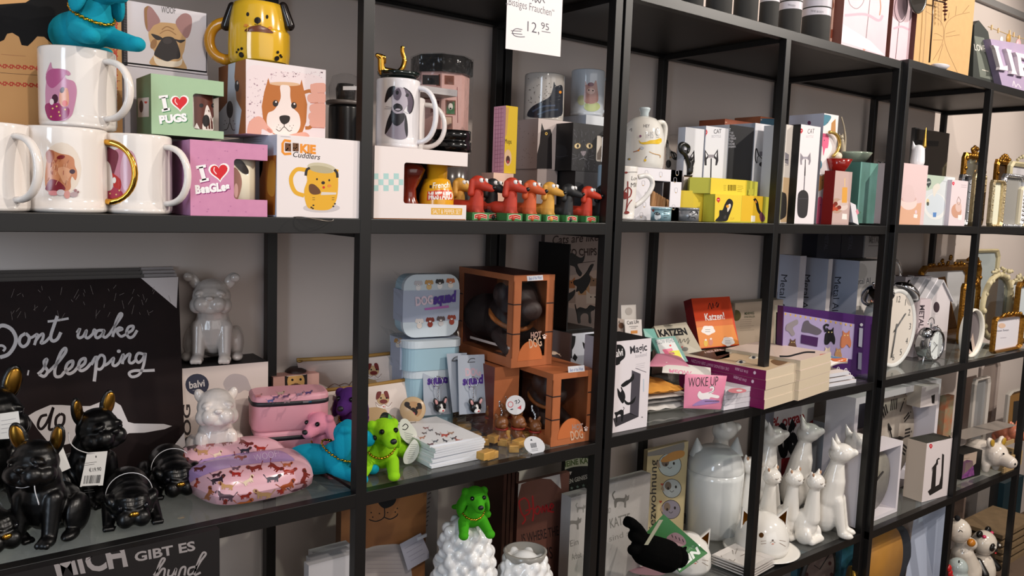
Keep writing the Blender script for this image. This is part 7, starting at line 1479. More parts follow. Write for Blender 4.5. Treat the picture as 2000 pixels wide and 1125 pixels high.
for i in range(12):
 a=math.radians(90-30*i); d=V((math.cos(a),0,math.sin(a))); t=V((-d.z,0,d.x)); n=(4,1,2,3,3,2,2,3,4,3,2,3)[i]
 for j in range(n):q=f+d*R*.60+t*((j-(n-1)/2)*R*.075); b.add([q-t*R*.022,q+t*R*.022,q+t*R*.022+d*R*.24,q-t*R*.022+d*R*.24],[(0,1,2,3)],k)
 q=f+d*R*.88; b.add([q-t*R*.02,q+t*R*.02,q+t*R*.02+d*R*.035,q-t*R*.02+d*R*.035],[(0,1,2,3)],k)
part(b,'dial',T)
for a,l in((98,.58),(330,.4)):h_=MB(); a=math.radians(90-a); d=V((math.cos(a),0,math.sin(a))); h_.tube([f-V((0,.003,0)),f+d*R*l*.5-V((0,.003,0)),f+d*R*l*.6-V((0,.003,0)),f+d*R*l-V((0,.003,0))],[R*.012,R*.015,R*.04,R*.008],k,6); part(h_,'hand',T)
A,w_,h=showbox(1672,1752,886,Y3+.035,'small white open box with a glass clock beside the post',.06,.011); C=A+V((w_*.52,.02,h/2)); R=h*.42; T=thing('desk_clock','round grey glass clock inside the small white box','clock',V((C.x,C.y,C.z-R))); b=MB(); b.lathe(C,[(0,-.01),(R,-.01),(R,0),(0,.003)],M('8a8578',.12,noise=.5,nsc=30,h2='6a675c'),44,rot(90)); part(b,'glass_body',T)
for a,l in((60,.5),(290,.4)):h_=MB(); a=math.radians(90-a); d=V((math.cos(a),0,math.sin(a))); f=C-V((0,.0045,0)); h_.tube([f,f+d*R*l],R*.03,k,6); part(h_,'hand',T)
bx=carton(X(1724,.155,z+.255),X(1797,.145,z+.255),733,.04,card('b9b3b4'),card('9a9494'),h=.062); S=bx.front; b=bx.mb
for i,c in enumerate(('8a2a2c','3a6a8a','c9982c','9a94a0','6a55a0','cf4420')):u=1727+i*9.4; v0=752-i*1 if i<5 else 762; S.poly(b,[(u,v0),(u+8.5,v0),(u+8,778),(u,778)],card(c))
solo(b,'bookend_box','box showing coloured book spines on top of the large clock box','box')
bx=carton(X(1797,.095,z+.255),X(1831,.085,z+.255),738,.05,card('d9cfcd'),card('c0b3a4'),h=.066); S=bx.front; b=bx.mb; red_logo(S,b,1797,750,.9); S.text(b,'HAMLET',(1817,745),(1829,742),(1817,742),card('8a8488'),.01); S.poly(b,[(1819,773),(1826,770),(1825,788),(1820,788)],k); solo(b,'hook_box','cream Hamlet box on top of the large clock box','box')
bx=carton(X(1800,Y3+.03,z),X(1850,Y3+.015,z),866,.06,card('d9cfcf'),card('cfbfae'),card('33332c')); S=bx.front; b=bx.mb; red_logo(S,b,1818,871,.9); S.text(b,'DON QUIXOTE',(1835,862),(1848,859),(1835,859),card('a9a0a4'),0); S.poly(b,[(1812,960),(1818,954),(1822,912),(1820,922),(1820,914),(1828,904),(1829,898),(1833,894),(1837,896),(1832,898),(1832,906),(1829,910),(1827,950),(1834,946),(1838,928),(1840,886),(1844,888),(1841,944),(1840,954),(1816,968)],k)
solo(b,'hook_box','white Don Quixote box with dark knight silhouette at shelf edge','box')
T=solo(MB().abox(X(1835,.13,z),X(1835,.13,z)+V((.06,.02,.25)),M('8a8468',.5,noise=1,nsc=35,h2='b0603c')),'gift_bag','floral gift bag behind the Hamlet box','bag')
for uA,uB,vt,y_,c,i_,lab in((1886,1916,736,.19,'c0b7ae','8a8a8a','white framed grey print in the last bay'),(1900,1936,705,.30,'a99a92','8f8078','tall speckled white canvas behind the white framed print'),(1956,2040,752,.20,'a9a29a','8a6436','framed brown photograph at the right picture edge')):frame(lab,uA,uB,vt,y_,z,.012,card(c),card(i_),grp='framed prints',prints=(lambda b,S:S.poly(b,[(1980,784),(2010,780),(2010,830),(1977,828)],card('2a2826')))if uA>1940 else None)
bx=carton(X(1884,.075,z+.085),X(1985,.055,z+.085),840,.07,CLEAR,CLEAR,M('8a8078',.3),h=.028); solo(bx.mb,'plastic_tray','shallow clear plastic tray with grey lid above the pig','tray'); bx=carton(X(1878,.04,z),X(1914,.03,z),845,.06,card('141312'),h=.085); bx.front.poly(bx.mb,[(1866,872),(1910,868),(1906,905),(1870,932)],card('b09c8c')); bx.front.lines(bx.mb,(1876,884),(1896,880),(0,7),3,.7,card('7a6a60')); bx.front.poly(bx.mb,[(1868,910),(1880,902),(1888,898),(1900,900),(1903,928),(1870,938)],M('8a4a86',.5,noise=.8,nsc=120,h2='3a1c50')); solo(bx.mb,'crystal_box','black box with purple crystal picture in the last bay','box')
def pig(c,s,m,em,label,rz=0):
 T=thing('piggy_bank',label,'piggy bank',c,'ceramic piggy banks'); b=MB(); R_=rot(0,0,rz); q=lambda x,y,z:V(c)+R_@V((x*s,y*s,z*s)); b.ell(q(0,.03,.045),(.044*s,.052*s,.042*s),m,R_); b.ell(q(0,-.018,.055),(.036*s,.032*s,.036*s),m,R_); b.cap(q(0,-.04,.048),.022*s,q(0,-.062,.044),.019*s,m)
 for x in(-.024,.024):
  for y_ in(-.005,.06):b.cap(q(x,y_,.02),.013*s,q(x,y_,.008),.011*s,m)
  b.ell(q(x*1.1,-.012,.092),(.013*s,.008*s,.017*s),m,rot(0,x*900,rz))
 part(blob(b,.003*s,4),'body',T)
 for x in(-.024,.024):e=MB(); e.ell(q(x*1.12,-.021,.093),(.009*s,.003*s,.012*s),em,rot(0,x*900,rz)); part(e,'inner_ear',T); e=MB(); e.ell(q(x*.28,-.0805,.045),(.0022*s,.002*s,.0035*s),INK,R_,8,5); part(e,'nostril',T); e=MB(); e.ell(q(x*.7,-.05,.068),.003*s,INK,None,8,5); part(e,'eye',T)
pig(X(1931,.035,z),1.12,M('dcd0c4',.15,coat=.4),M('b08a2c',.4),'white piggy bank with golden ears at the shelf front',-12); pig(X(1972,.12,z+.012),.8,M('cf7a5c',.3),M('d99a80',.4),'coral piggy bank behind the white one',-10)
T=thing('wooden_crate','small pale wooden crate at the end of the shelf','crate',X(1975,.02,z)); m=M('b99a6c',.6,noise=.4,nsc=40)
for z_,hh in((.0,.016),(.036,.014)):
 for a,d in((X(1960,-.008,z),V((.085,0,0))),(X(1960,.075,z),V((.085,0,0)))):b=MB(); b.box(a+UZ*z_,d,V((0,.006,0)),UZ*hh,m); part(b,'slat',T)
for u in(1960,1993):b=MB(); b.box(X(u,-.002,z),V((.008,0,0)),V((0,.085,0)),UZ*.05,m); part(b,'crate_side',T)
# ---------------------------------------------------------------- right unit, bottom board
z=ZF+Z3+.0004
for u,v,R,y_,c,lab in((1722,1110,.125,.045,M('b07c34',.45,noise=.3,nsc=20),'round gold disc clock leaning on the black one'),(1740,1105,.125,.075,M('0d0d0e',.5,noise=.6,nsc=60,h2='22262a'),'round black marble disc clock behind the gold one')):
 P=F(u,v,y_); P.z=max(P.z,z+R); b=MB(); b.lathe(P,[(0,-.008),(R,-.008),(R,0),(0,.001)],c,56,rot(90)); S=Pl(P-V((0,.0012,0)),(1,0,0),UZ)
 if y_>.05:S.stroke(b,[(1732,1042),(1727,1070)],1.6,card('8a8a8c'),False)
 solo(b,'wall_clock',lab,'clock')
b=MB(); P=[X(1756,.06,z),X(1834,.02,z),X(1834,.02,z)+V((.016,.0,.40)),X(1756,.06,z)+V((.12,.035,.40))]; b.prism(P,V((.02,.05,0)),card('aab2c4'),card('c9b3a8')); solo(b,'white_box','large white box leaning on the bottom board','box')
def pix_ball(mb,u,v,y_,r,m):mb.ell(F(u,v,y_),r,m)
mw=M('d3c8ba',.15,coat=.3); T=thing('panda_figure','panda figure with pink bows on the bottom board','figurine',X(1920,.05,z)); yy=.05; P=F(1922,1060,yy); b=MB(); b.ell(P,(.046,.040,.043),mw); part(b,'head',T); b=MB(); b.ell(P-UZ*.085,(.046,.04,.05),mw); b.cap(P-UZ*.13,.045,V((P.x,yy,z+.045)),.045,mw); part(blob(b,.004,3),'body',T); S0=P
for s in(-1,1):
 e=MB(); e.ell(P+V((s*.034,.004,.037)),(.014,.010,.013),M('15120f',.2)); part(e,'ear',T,'black ear'); e=MB(); e.ell(P+V((s*.030,-.010,.032)),(.008,.006,.006),M('c9305c',.3)); part(e,'bow',T,'pink bow'); e=MB(); e.ell(P+V((s*.019,-.034,.0)),(.013,.008,.015),M('15120f',.2),rot(0,s*-30,0)); part(e,'eye_patch',T); e=MB(); e.ell(P+V((s*.018,-.0425,.002)),.0042,M('d9d4cc',.2)); part(e,'eye',T)
 e=MB(); e.cap(P+V((s*.04,0,-.06)),.016,P+V((s*.05,-.03,-.09)),.014,M('15120f',.3)); part(e,'arm',T,'black arm')
e=MB(); e.ell(P+V((0,-.041,-.012)),(.006,.003,.004),INK); part(e,'nose',T); e=MB(); e.ell(P+V((0,-.039,-.023)),(.005,.003,.003),M('c02a2c',.3)); part(e,'mouth',T)
T=thing('duck_figure','cream duck figure with orange beak beside the panda','figurine',X(1870,.03,z)); y_=.03; b=MB(); b.ell(F(1872,1036,y_),(.038,.038,.040),mw); b.cap(F(1882,1058,y_),.028,F(1896,1062,y_-.02),.02,mw); b.cap(F(1880,1080,y_),.034,F(1885,1110,y_),.05,mw); p=F(1885,1110,y_); b.cap(p,.05,V((p.x,p.y,z+.05)),.05,mw); part(blob(b,.0035,4),'body',T); b=MB(); b.ell(F(1897,1060,y_-.035),(.016,.012,.013),M('b5701c',.25)); part(b,'beak',T,'orange beak'); b=MB(); b.ell(F(1870,1012,y_),.009,INK); part(b,'ear_tuft',T); b=MB(); b.tube(cat([F(1872,1039,y_-.038),F(1876,1036,y_-.040),F(1880,1039,y_-.036)]),.0012,INK,6); part(b,'eye',T)
T=thing('bird_figure','grey round bird figure with red comb at picture bottom','figurine',X(1870,-.005,z)); b=MB(); m=M('a9b3b0',.12,coat=.4); p=F(1871,1108,0); b.ell(p,(.030,.030,.031),m); b.cap(p-UZ*.03,.034,V((p.x,p.y,z+.04)),.04,m); part(blob(b,.003,3),'body',T); b=MB(); b.ell(F(1873,1097,-.030),(.0035,.002,.005),INK); part(b,'eye',T)
for i in range(3):b=MB(); b.ell(F(1853+i*2,1110+i*9,-.012),(.012,.008,.012),M('b51c1c',.2)); part(b,'comb',T,'red comb')
for uA,uB,vt,y_,d,c,lab in((1900,1925,960,.20,.05,'7a7470','grey weathered board at the back of the bottom board'),(1924,1950,950,.20,.08,'0d0d0e','tall black box at the back of the bottom board'),(1952,1990,945,.18,.06,'0c2a33','dark teal panel at the back of the bottom board'),(1875,1897,955,.24,.04,'8a7468','pale brown panel behind the bottom board post')):
 bx=carton(X(uA,y_,z),X(uB,y_,z),vt,d,M(c,.5,noise=.4,nsc=20)); solo(bx.mb,'panel',lab,'panel')
T=thing('wooden_tray','slatted wooden tray on the bottom board at right','tray',X(1985,.10,z))
for i in range(5):b=MB(); b.box(X(1958,.03,z+.02+.028*i),V((.30,0,0)),V((0,.15,0)),UZ*.014,M('7a6448',.6,noise=.5,nsc=30)); part(b,'slat',T)
# ---------------------------------------------------------------- things on the top boards
z=ZT+.0205+Z2+.0005; G6='black tubes with white labels'
for i,(uL,uR,vl)in enumerate(((1282,1326,None),(1330,1373,None),(1377,1428,None),(1431,1478,None),(1481,1518,3),(1519,1562,18),(1564,1617,30))):
 c,r=cyl(uL,uR,.045,z); T=thing('black_tube',('black tube first from the left on the top board','second black tube from the left on the top board','third black tube from the left on the top board','middle black tube with no label in sight','black tube with a bare white label edge at the top','black tube with white printed label, second from the pink box','black tube with white printed label beside the pink box')[i],'bottle',c,G6); b=MB(); b.lathe(c,[(0,0),(r*.97,0),(r,.003),(r,.18),(0,.18)],M('2a2927',.8,noise=.2),32); part(b,'tube',T); b=MB();
 zl=(top(c-V((0,r,0)),vl)-z)if vl else .075
 b.lathe(c,[(r*1.006,zl),(r*1.006,zl+.016)],card('c9c4cc'),32); part(b,'label_band',T,'white label band'); b=MB(); b.lathe(c,[(r*1.006,zl+.019),(r*1.006,zl+.05)],card('bdb9c2'),32); S=Cy(c,r*1.008);
 if vl and i>4:S.text(b,'FINE BODY',(uL+20,vl-7),(uR-8,vl-4),(uL+20,vl-11),card('8a8688'),0)
 part(b,'label',T)
def pinkbox(uA,uB,lab,z,grp,hd):
 bx=carton(X(uA,.035,z),X(uB,.035,z),0,.09,M('e0c3cb',.5,noise=.35,nsc=12,h2='d3a5b4'),card('7a4a40'),h=.20); S=bx.front; b=bx.mb
 hd(S,b); solo(b,'jewellery_box',lab,'box',grp)
def pb1(S,b):
 k=card('8a7a80'); S.stroke(b,[(1656,-4),(1661,10),(1673,17),(1684,8),(1689,-6)],1.3,k); S.stroke(b,[(1699,0),(1696,30),(1690,90)],1.6,k,False); S.ell(b,(1688,94),(3,5),card('c98a7a')); S.stroke(b,[(1719,0),(1720,14),(1718,30)],2,card('b57a5a')); S.poly(b,[(1640,45),(1700,80),(1732,110),(1640,80)],card('e9d9df')); S.stroke(b,[(1650,30),(1690,28),(1716,40),(1724,30)],5,card('d9a5b4'))
def pb2(S,b):
 k=card('6a5058'); S.stroke(b,[(1752,-8),(1747,18),(1752,38),(1760,43),(1768,34),(1772,14),(1770,-6)],1.4,k); S.stroke(b,[(1756,43),(1749,115)],1.3,k,False); S.stroke(b,[(1745,56),(1760,52),(1776,58)],4,card('d9a5b4'))
z=ZT+.0205+Z2+.0005; pinkbox(1642,1728,'pink jewellery stand box beside the black tubes',z,'pink jewellery stand boxes',pb1); pinkbox(1736,1777,'narrow pink jewellery stand box at the board end',z,'pink jewellery stand boxes',pb2)
bx=carton(X(1620,.06,z),X(1637,.06,z),0,.05,card('b9968a'),h=.2); S=bx.front
for u,v,r in((1621,8,8),(1625,66,7),(1618,50,4),(1632,76,4)):S.poly(bx.mb,[(u-r*.7,v-r),(u+r*.7,v-r),(u+r*.8,v+r),(u-r*.8,v+r)],card('7a3a28'),True)
solo(bx.mb,'polish_box','narrow box with brown bottle photo between tubes and pink box','box')
z=ZT+.0205+Z3+.0005
bx=carton(X(1783,Y3+.035,z),X(1890,Y3+.035,z),0,.04,M('c9a06a',.7,noise=.15,nsc=50),card('4a2420'),h=.26); S=bx.front; b=bx.mb; k=card('8a6a42')
for p in([(1822,118),(1841,82),(1841,48),(1824,32),(1808,22)],[(1870,142),(1846,86),(1847,50),(1864,32),(1894,24)],[(1841,78),(1822,78)],[(1847,72),(1874,68)],[(1841,72),(1830,66),(1824,66)],[(1847,66),(1866,60)],[(1838,50),(1838,8)],[(1866,30),(1868,12)],[(1880,26),(1893,10)],[(1832,120),(1842,86)],[(1852,36),(1854,24)]):S.stroke(b,p,.8,k)
solo(b,'kraft_box','kraft box with a line drawn tree on the top board','box')
T=thing('jewellery_stand','mirror jewellery stand with white dish on the top board','jewellery stand',X(1835,Y3+.012,z)); c=X(1836,Y3+.016,z); b=MB(); b.lathe(c,[(0,0),(.02,0),(.036,.010),(.035,.012),(.02,.004),(0,.003)],cer('e3dfe4'),36,sy=.55); part(b,'dish',T); yy=c.y; b=MB(); b.tube([F(1815,122,yy),F(1821,40,yy),F(1824,-40,yy)],.0022,M('5a4a40',.25,.8),8); b.tube([F(1824,0,yy),F(1845,5,yy)],.0022,M('5a4a40',.25,.8),8); part(b,'pole',T); P=F(1793,-8,yy); b=MB(); b.lathe(P,[(0,-.004),(.042,-.004),(.044,0),(.042,.003),(.039,.001)],M('6a6a66',.2,.8),44,rot(90)); part(b,'mirror_rim',T); b=MB(); b.lathe(P,[(0,.0012),(.039,.0012)],M('d9dcdc',.03,1),44,rot(90)); part(b,'mirror',T); b=MB()
for v,r in((0,.007),(8,.005),(14,.006),(21,.007),(28,.004),(38,.003)):b.ell(F(1846,v,yy),(r,r,.003),M('5a3030',.2,.6),None,10,6)
b.tube([F(1846,-4,yy),F(1845,42,yy)],.0012,M('5a3030',.2,.6),6); part(b,'pendant',T,'dark pendant')
b=MB(); y_=Y3+.04; P=[F(u,v,y_)for u,v in((1900,158),(1949,168),(1930,62),(1912,40),(1903,48))]; b.prism(P,V((0,.015,0)),M('2c302c',.5)); S=Pl(P[0],P[1]-P[0],UZ); S.n=V((0,-1,0)); S.poly(b,[(1903,70),(1922,74),(1938,156),(1914,150)],M('6a6f66',.5)); S.text(b,'LOVE',(1904,98),(1925,101),(1902,86),card('d9d4cc'),.01); S.lines(b,(1918,136),(1932,140),(0,3),1,1.6,card('c9c4b8')); solo(b,'photo_frame','dark house shaped frame reading Love on the top board','frame')
T=thing('letter_sign','lilac block sign with white letters reading Life','sign',X(1980,Y3+.03,z)); y_=Y3+.02; b=MB(); P=[F(u,v,y_)for u,v in((1957,166),(2040,188),(2030,92),(1934,76))]; b.prism(P,V((0,.03,0)),M('a08fae',.6,noise=.4,nsc=15,h2='b9a4b4')); S=Pl(P[0],(1,0,0),UZ); S.stroke(b,[(1978,168),(1980,158),(1984,170),(1988,164),(1994,172)],1.6,card('d9ccd6')); part(b,'block',T); wl=card('e3dade')
for q in([(1940,88),(1951,91),(1950,96),(1960,130),(1968,128),(1969,138),(1952,136),(1953,131),(1944,96)],[(1965,95),(1976,98),(1975,103),(1984,138),(1987,146),(1975,144),(1977,138),(1968,103)],[(1983,102),(2010,108),(2010,118),(1994,112),(1996,124),(2008,126),(2008,134),(1998,132),(2002,150),(1992,148),(1987,110)]):b=MB(); b.prism([F(u,v,y_-.010)for u,v in q],V((0,.010,0)),wl); part(b,'letter',T,'white raised letter')
T=thing('peg_garland','string of tiny pegs with gold and pink discs above the letter sign','garland',X(1965,.05,z+.1)); yy=Y3+.045; b=MB(); b.tube([F(1930,52,yy),F(1970,68,yy),F(2030,84,yy)],.0012,card('b59a6a'),6); part(b,'string',T)
for u,v in((1937,54),(1950,60),(1972,64),(1980,68),(1990,74)):b=MB(); b.box(F(u,v+4,yy-.003),V((.005,0,0)),V((0,.004,0)),UZ*.014,card('d9b98a')); part(b,'peg',T)
for u,v,r,c in((1969,76,.015,'b58a3c'),(1988,88,.018,'d9a5a8'),(1955,78,.010,'e6e0dc')):b=MB(); P=F(u,v,yy-.004); b.lathe(P,[(0,0),(r,0),(r,.002),(0,.002)],card(c),28,rot(90)); part(b,'disc',T)
# ---------------------------------------------------------------- second bay, lower glass shelf
z=ZB+.0005; WOOD=M('8a5a34',.5,noise=.6,nsc=14,h2='6f4426')
bx=carton(X(662,.20,z),X(826,.20,z),945,.02,WOOD,card('5a3a22')); S=bx.front; b=bx.mb; k=INK
S.poly(b,[(738,975),(752,967),(768,966),(774,974),(768,986),(752,993),(741,986)],k,True); S.stroke(b,[(751,992),(750,1010),(736,1018),(724,1016),(721,1014)],2,k); S.stroke(b,[(750,1010),(762,1014),(774,1008),(777,1003)],2,k)
for u,v in((725,1001),(741,1003),(728,1010),(757,1001),(772,1000),(776,993)):S.ell(b,(u,v),(1.4,1.4),k)
S.poly(b,[(700,1088),(720,1070),(750,1064),(785,1065),(800,1090),(800,1200),(700,1200)],M('a9a09e',.7),True); S.lines(b,(716,1078),(790,1078),(0,8),7,1,card('958d90'),.1)
for v in(1036,1058,1082,1104):S.ell(b,(654,v),(2,2),k)
solo(b,'bear_board','wooden bear face board with printed paper at its foot','wall sign')
b=MB(); P=[F(u,v,.185)for u,v in((781,1063),(822,1041),(838,1078),(838,1090),(797,1114))]; b.prism(P,V((0,.0008,0)),card('a9a6b0')); S=Pl(P[0],(1,0,0),UZ); S.lines(b,(790,1072),(822,1054),(4,8),4,.9,card('87858f')); solo(b,'tag','white paper tag hanging on the bear board','tag')
b=MB(); b.box(F(816,1056,.183),V((.018,-.002,.004)),V((0,.003,0)),UZ*.006,card('c9c9cf')); solo(b,'clip','small white plastic clip beside the bear board tag','clip')
bx=carton(X(826,.30,z),X(850,.30,z),958,.01,matt('8a8482')); bx.front.lines(bx.mb,(836,966),(842,962),(-1,9),8,2,card('4a4442'),0); solo(bx.mb,'paper_strip','grey paper strip with dark writing beside the bear board','sign')
for i in range(3):bx=carton(X(600+i*4,.10+.02*i,z),X(680,.10+.02*i,z),1105-i*12,.018,card('b5b2b4')); solo(bx.mb,'white_pack',('front white paper pack left of the bear board','middle white paper pack left of the bear board','rear white paper pack left of the bear board')[i],'pack')
SH=M('e6e6e6',.1,coat=.5)
def sheep(uL,uR,vt,y_,lab,hole):
 c,r=cyl(uL,uR,y_,z); H=top(c,vt)-z; T=thing('ceramic_sheep',lab,'vase',c,'white ceramic sheep vases'); b=MB(); b.cap(c+UZ*r*.7,r*.88,c+UZ*(H*.55),r*.90,SH); b.cap(c+UZ*(H*.5),r*.85,c+UZ*(H-r*.55),r*.58,SH); random.seed(3)
 for i in range(110):
  a,t=i*2.39996,(i+.5)/110; zz=H*(.22+.74*t); rr=r*(.92 if t<.45 else .92-.36*((t-.45)/.55)**1.6); q=c+V((rr*.93*math.cos(a),rr*.93*math.sin(a),zz)); b.ell(q,r*random.uniform(.15,.22),SH,None,8,6)
 b.ell(c+V((-.2*r,-r*.75,H*.40)),(r*.42,r*.34,r*.46),SH); part(blob(b,.0034,3),'body',T)
 if hole:b=MB(); b.lathe(c+UZ*(H+.001),[(r*.62,-.010),(r*.68,.002),(r*.60,.003),(r*.54,-.014),(0,-.022)],M('8d8a84',.2),32,sx=1); part(b,'opening',T)
 return c,r,H
c,r,H=sheep(836,966,1012,.10,'large white ceramic sheep vase under the dark green dog',0); c2_,r2_,H2_=sheep(955,1080,1078,.055,'second white ceramic sheep vase with open top',1)
noddy_at(V((c.x+.004,c.y-.01,z+H-.012)),-25,.92,'3f9a1c','dark green nodding dog sitting on the sheep vase',5)
# signs behind
bx=carton(X(1003,.20,z),X(1102,.20,z),945,.012,M('6a4034',.6,noise=.7,nsc=12,h2='4a2c26'),card('4a2c24')); S=bx.front; b=bx.mb; ex=bx.ex; O=bx.A
S.text(b,'IS WHERE THE',(1020,1062),(1092,1045),(1018,1044),card('2a1c1c'),.01); S.text(b,'IS',(1070,1092),(1080,1090),(1068,1070),card('2a1c1c'),.01); R_=card('a82428')
for p in([(1024,972),(1014,980),(1018,1000),(1026,1014),(1020,1024)],[(1024,972),(1032,980),(1034,1000),(1024,1008)],[(1040,968),(1042,1000),(1040,1018)],[(1026,998),(1042,992)],[(1050,988),(1044,998),(1050,1004),(1055,994),(1050,988)],[(1058,1002),(1060,988),(1064,1000),(1067,986),(1071,1000)],[(1074,996),(1081,988),(1076,984),(1074,998),(1082,1000)]):S.stroke(b,p,3,R_)
S.poly(b,[(1002,922),(1030,920),(1018,946),(1004,975)],card('b9b2b0')); S.poly(b,[(1058,917),(1094,909),(1096,955),(1076,936)],card('b9b2b0')); S.poly(b,[(1054,1078),(1060,1068),(1064,1080),(1062,1100),(1056,1100)],card('c9c0bc'))
solo(b,'wall_sign','brown plank sign reading Home is where the','sign')
for i in range(4):bx=carton(X(974+i*8,.19+.006*i,z),X(980+i*8,.19+.006*i,z),918+i*2,.10,card('3a2018')); bx.front.poly(bx.mb,[(974+i*8,918),(982+i*8,918),(982+i*8,958),(974+i*8,956)],card('a9b4bc')); solo(bx.mb,'plank_sign',('leftmost stacked plank sign beside the Home sign','second stacked plank sign beside the Home sign','third stacked plank sign beside the Home sign','stacked plank sign right behind the Home sign')[i],'sign','stacked plank signs')
bx=carton(X(1094,.26,z),X(1180,.26,z),893,.012,card('1d1d1c')); S=bx.front; b=bx.mb
S.poly(b,[(1096,904),(1120,896),(1150,895),(1180,900),(1180,912),(1148,910),(1120,912),(1097,918)],card('b0b096'),True); S.text(b,'MEINE KATZE',(1098,914),(1168,904),(1097,904),card('4a5a2c'),.04,3); S.text(b,'LEBEN GENIESSEN',(1099,948),(1160,931),(1098,940),card('b9b4ac'),.01); S.poly(b,[(1111,921),(1117,921),(1114,928)],card('c9c4ba'))
for i in range(4):u=1105+i*11.5; v=956-i*2.6; S.poly(b,[(u+(3.6 if j%2==0 else 1.5)*math.sin(j*math.pi/5),v-(3.6 if j%2==0 else 1.5)*math.cos(j*math.pi/5))for j in range(10)],card('6a7a72'))
solo(b,'wall_sign','dark arched sign reading Meine Katze with stars','sign')
def bagtowel(uA,uB,vt,y_,lab,zz,f):
 bx=carton(X(uA,y_,zz),X(uB,y_,zz),vt,.03,M('b5b0ac',.75)); f(bx.front,bx.mb); T=bx.mb; o=solo(T,'packed_towel',lab,'towel','cat towels in clear bags',bev=.004)
 b=MB(); n=7; vs=[bx.A-bx.ey*(.004+random.uniform(0,.006))-bx.ex*.006+bx.ex*((bx.w+.012)*i/n)+UZ*((bx.h+.012)*j/n)for i in range(n+1)for j in range(n+1)]; b.add(vs,[(i*8+j,i*8+8+j,i*8+9+j,i*8+j+1)for i in range(n)for j in range(n)],FILM); t=part(b,'clear_bag',o)
def catsil(S,b,u,v,s,c):m=card(c); S.poly(b,[(u-10*s,v),(u-4*s,v-3*s),(u+6*s,v-3*s),(u+8*s,v-9*s),(u+11*s,v-6*s),(u+14*s,v-8*s),(u+13*s,v),(u+9*s,v+3*s),(u+9*s,v+12*s),(u+6*s,v+12*s),(u+5*s,v+4*s),(u-5*s,v+4*s),(u-7*s,v+12*s),(u-10*s,v+12*s)],m,True); S.stroke(b,[(u-10*s,v),(u-13*s,v-8*s),(u-9*s,v-14*s)],2.4*s,m)
bagtowel(1106,1150,972,.15,'bagged white towel with grey cats under the arched sign',z,lambda S,b:(catsil(S,b,1120,1020,1.1,'77746f'),catsil(S,b,1134,992,.7,'8a8782'),S.text(b,'Ein',(1114,1068),(1130,1063),(1113,1056),card('77746f'),0),S.text(b,'Arbeit',(1117,1094),(1136,1088),(1116,1082),card('77746f'),0)))
# ---------------------------------------------------------------- third and fourth bay, lower glass shelf
z=ZB+Z2+.0005
bagtowel(1176,1262,946,.16,'bagged white towel with striped cat reading Katze',z,lambda S,b:(catsil(S,b,1212,976,1.2,'6a6762'),S.text(b,'KATZE',(1192,1032),(1232,1020),(1190,1014),card('77746f'),.01),S.text(b,'sind so',(1190,1058),(1240,1042),(1189,1047),card('8a8782'),0),S.text(b,'ND',(1184,1004),(1193,1001),(1184,994),card('77746f'),0)))
bx=carton(X(1255,.27,z),X(1334,.27,z),880,.012,card('c9b98f'),card('8a7a5a')); S=bx.front; b=bx.mb; k=card('2a2420')
S.text(b,'Spiezwohnung',(1279,1060),(1283,898),(1266,1060),k,.01)
for u,v,r,c in((1308,908,22,'bcc9c9'),(1312,954,18,'b5bcbc'),(1310,995,18,'8a8490')):S.ell(b,(u,v),(r+1,r+1),k); S.ell(b,(u,v),(r,r),card(c)); S.poly(b,[(u-r,v-r*.5),(u-r*1.2,v+r*.1),(u-r*.8,v+r*.3)],card('a5907a')); S.ell(b,(u-r*.4,v-r*.3),(r*.35,r*.45),card('7a6a5c')); S.stroke(b,[(u-4,v+4),(u,v+7),(u+4,v+4)],1,k); S.ell(b,(u-7,v),(2,3),k); S.ell(b,(u+8,v-3),(2,3),k)
S.poly(b,[(1260,885),(1336,862),(1337,872),(1334,884),(1262,892)],card('8d8a86')); S.heart(b,(1293,946),3,card('b5503c')); S.heart(b,(1290,980),3,card('b5503c')); S.poly(b,[(1290,900),(1310,884),(1334,880),(1334,892),(1304,902)],card('c9924f'),True)
solo(b,'wall_sign','cream sign with stacked cat faces beside the canister','sign')
CW=M('d6d8d6',.14,coat=.4)
c,r=cyl(1335,1444,.235,z); T=thing('cat_canister','large white canister with cat ears on its lid','canister',c); h1=top(c,915)-z; h2=top(c,872)-z; b=MB(); b.lathe(c,[(0,0),(r*.88,0),(r*.93,.006),(r,h1*.9),(r,h1-.001),(0,h1-.001)],CW,48); part(b,'jar',T); b=MB(); b.lathe(c,[(r*.99,h1),(r,h1+.002),(r*.97,h1+(h2-h1)*.35),(r*.82,h1+(h2-h1)*.75),(r*.5,h2-.001),(0,h2)],CW,48)
for s in(-1,1):b.lathe(c+RT*(s*r*.66)+UZ*(h1+(h2-h1)*.66),[(.022,0),(.012,.022),(.002,.044),(0,.045)],CW,20,rot(0,s*8,0))
part(b,'lid',T)
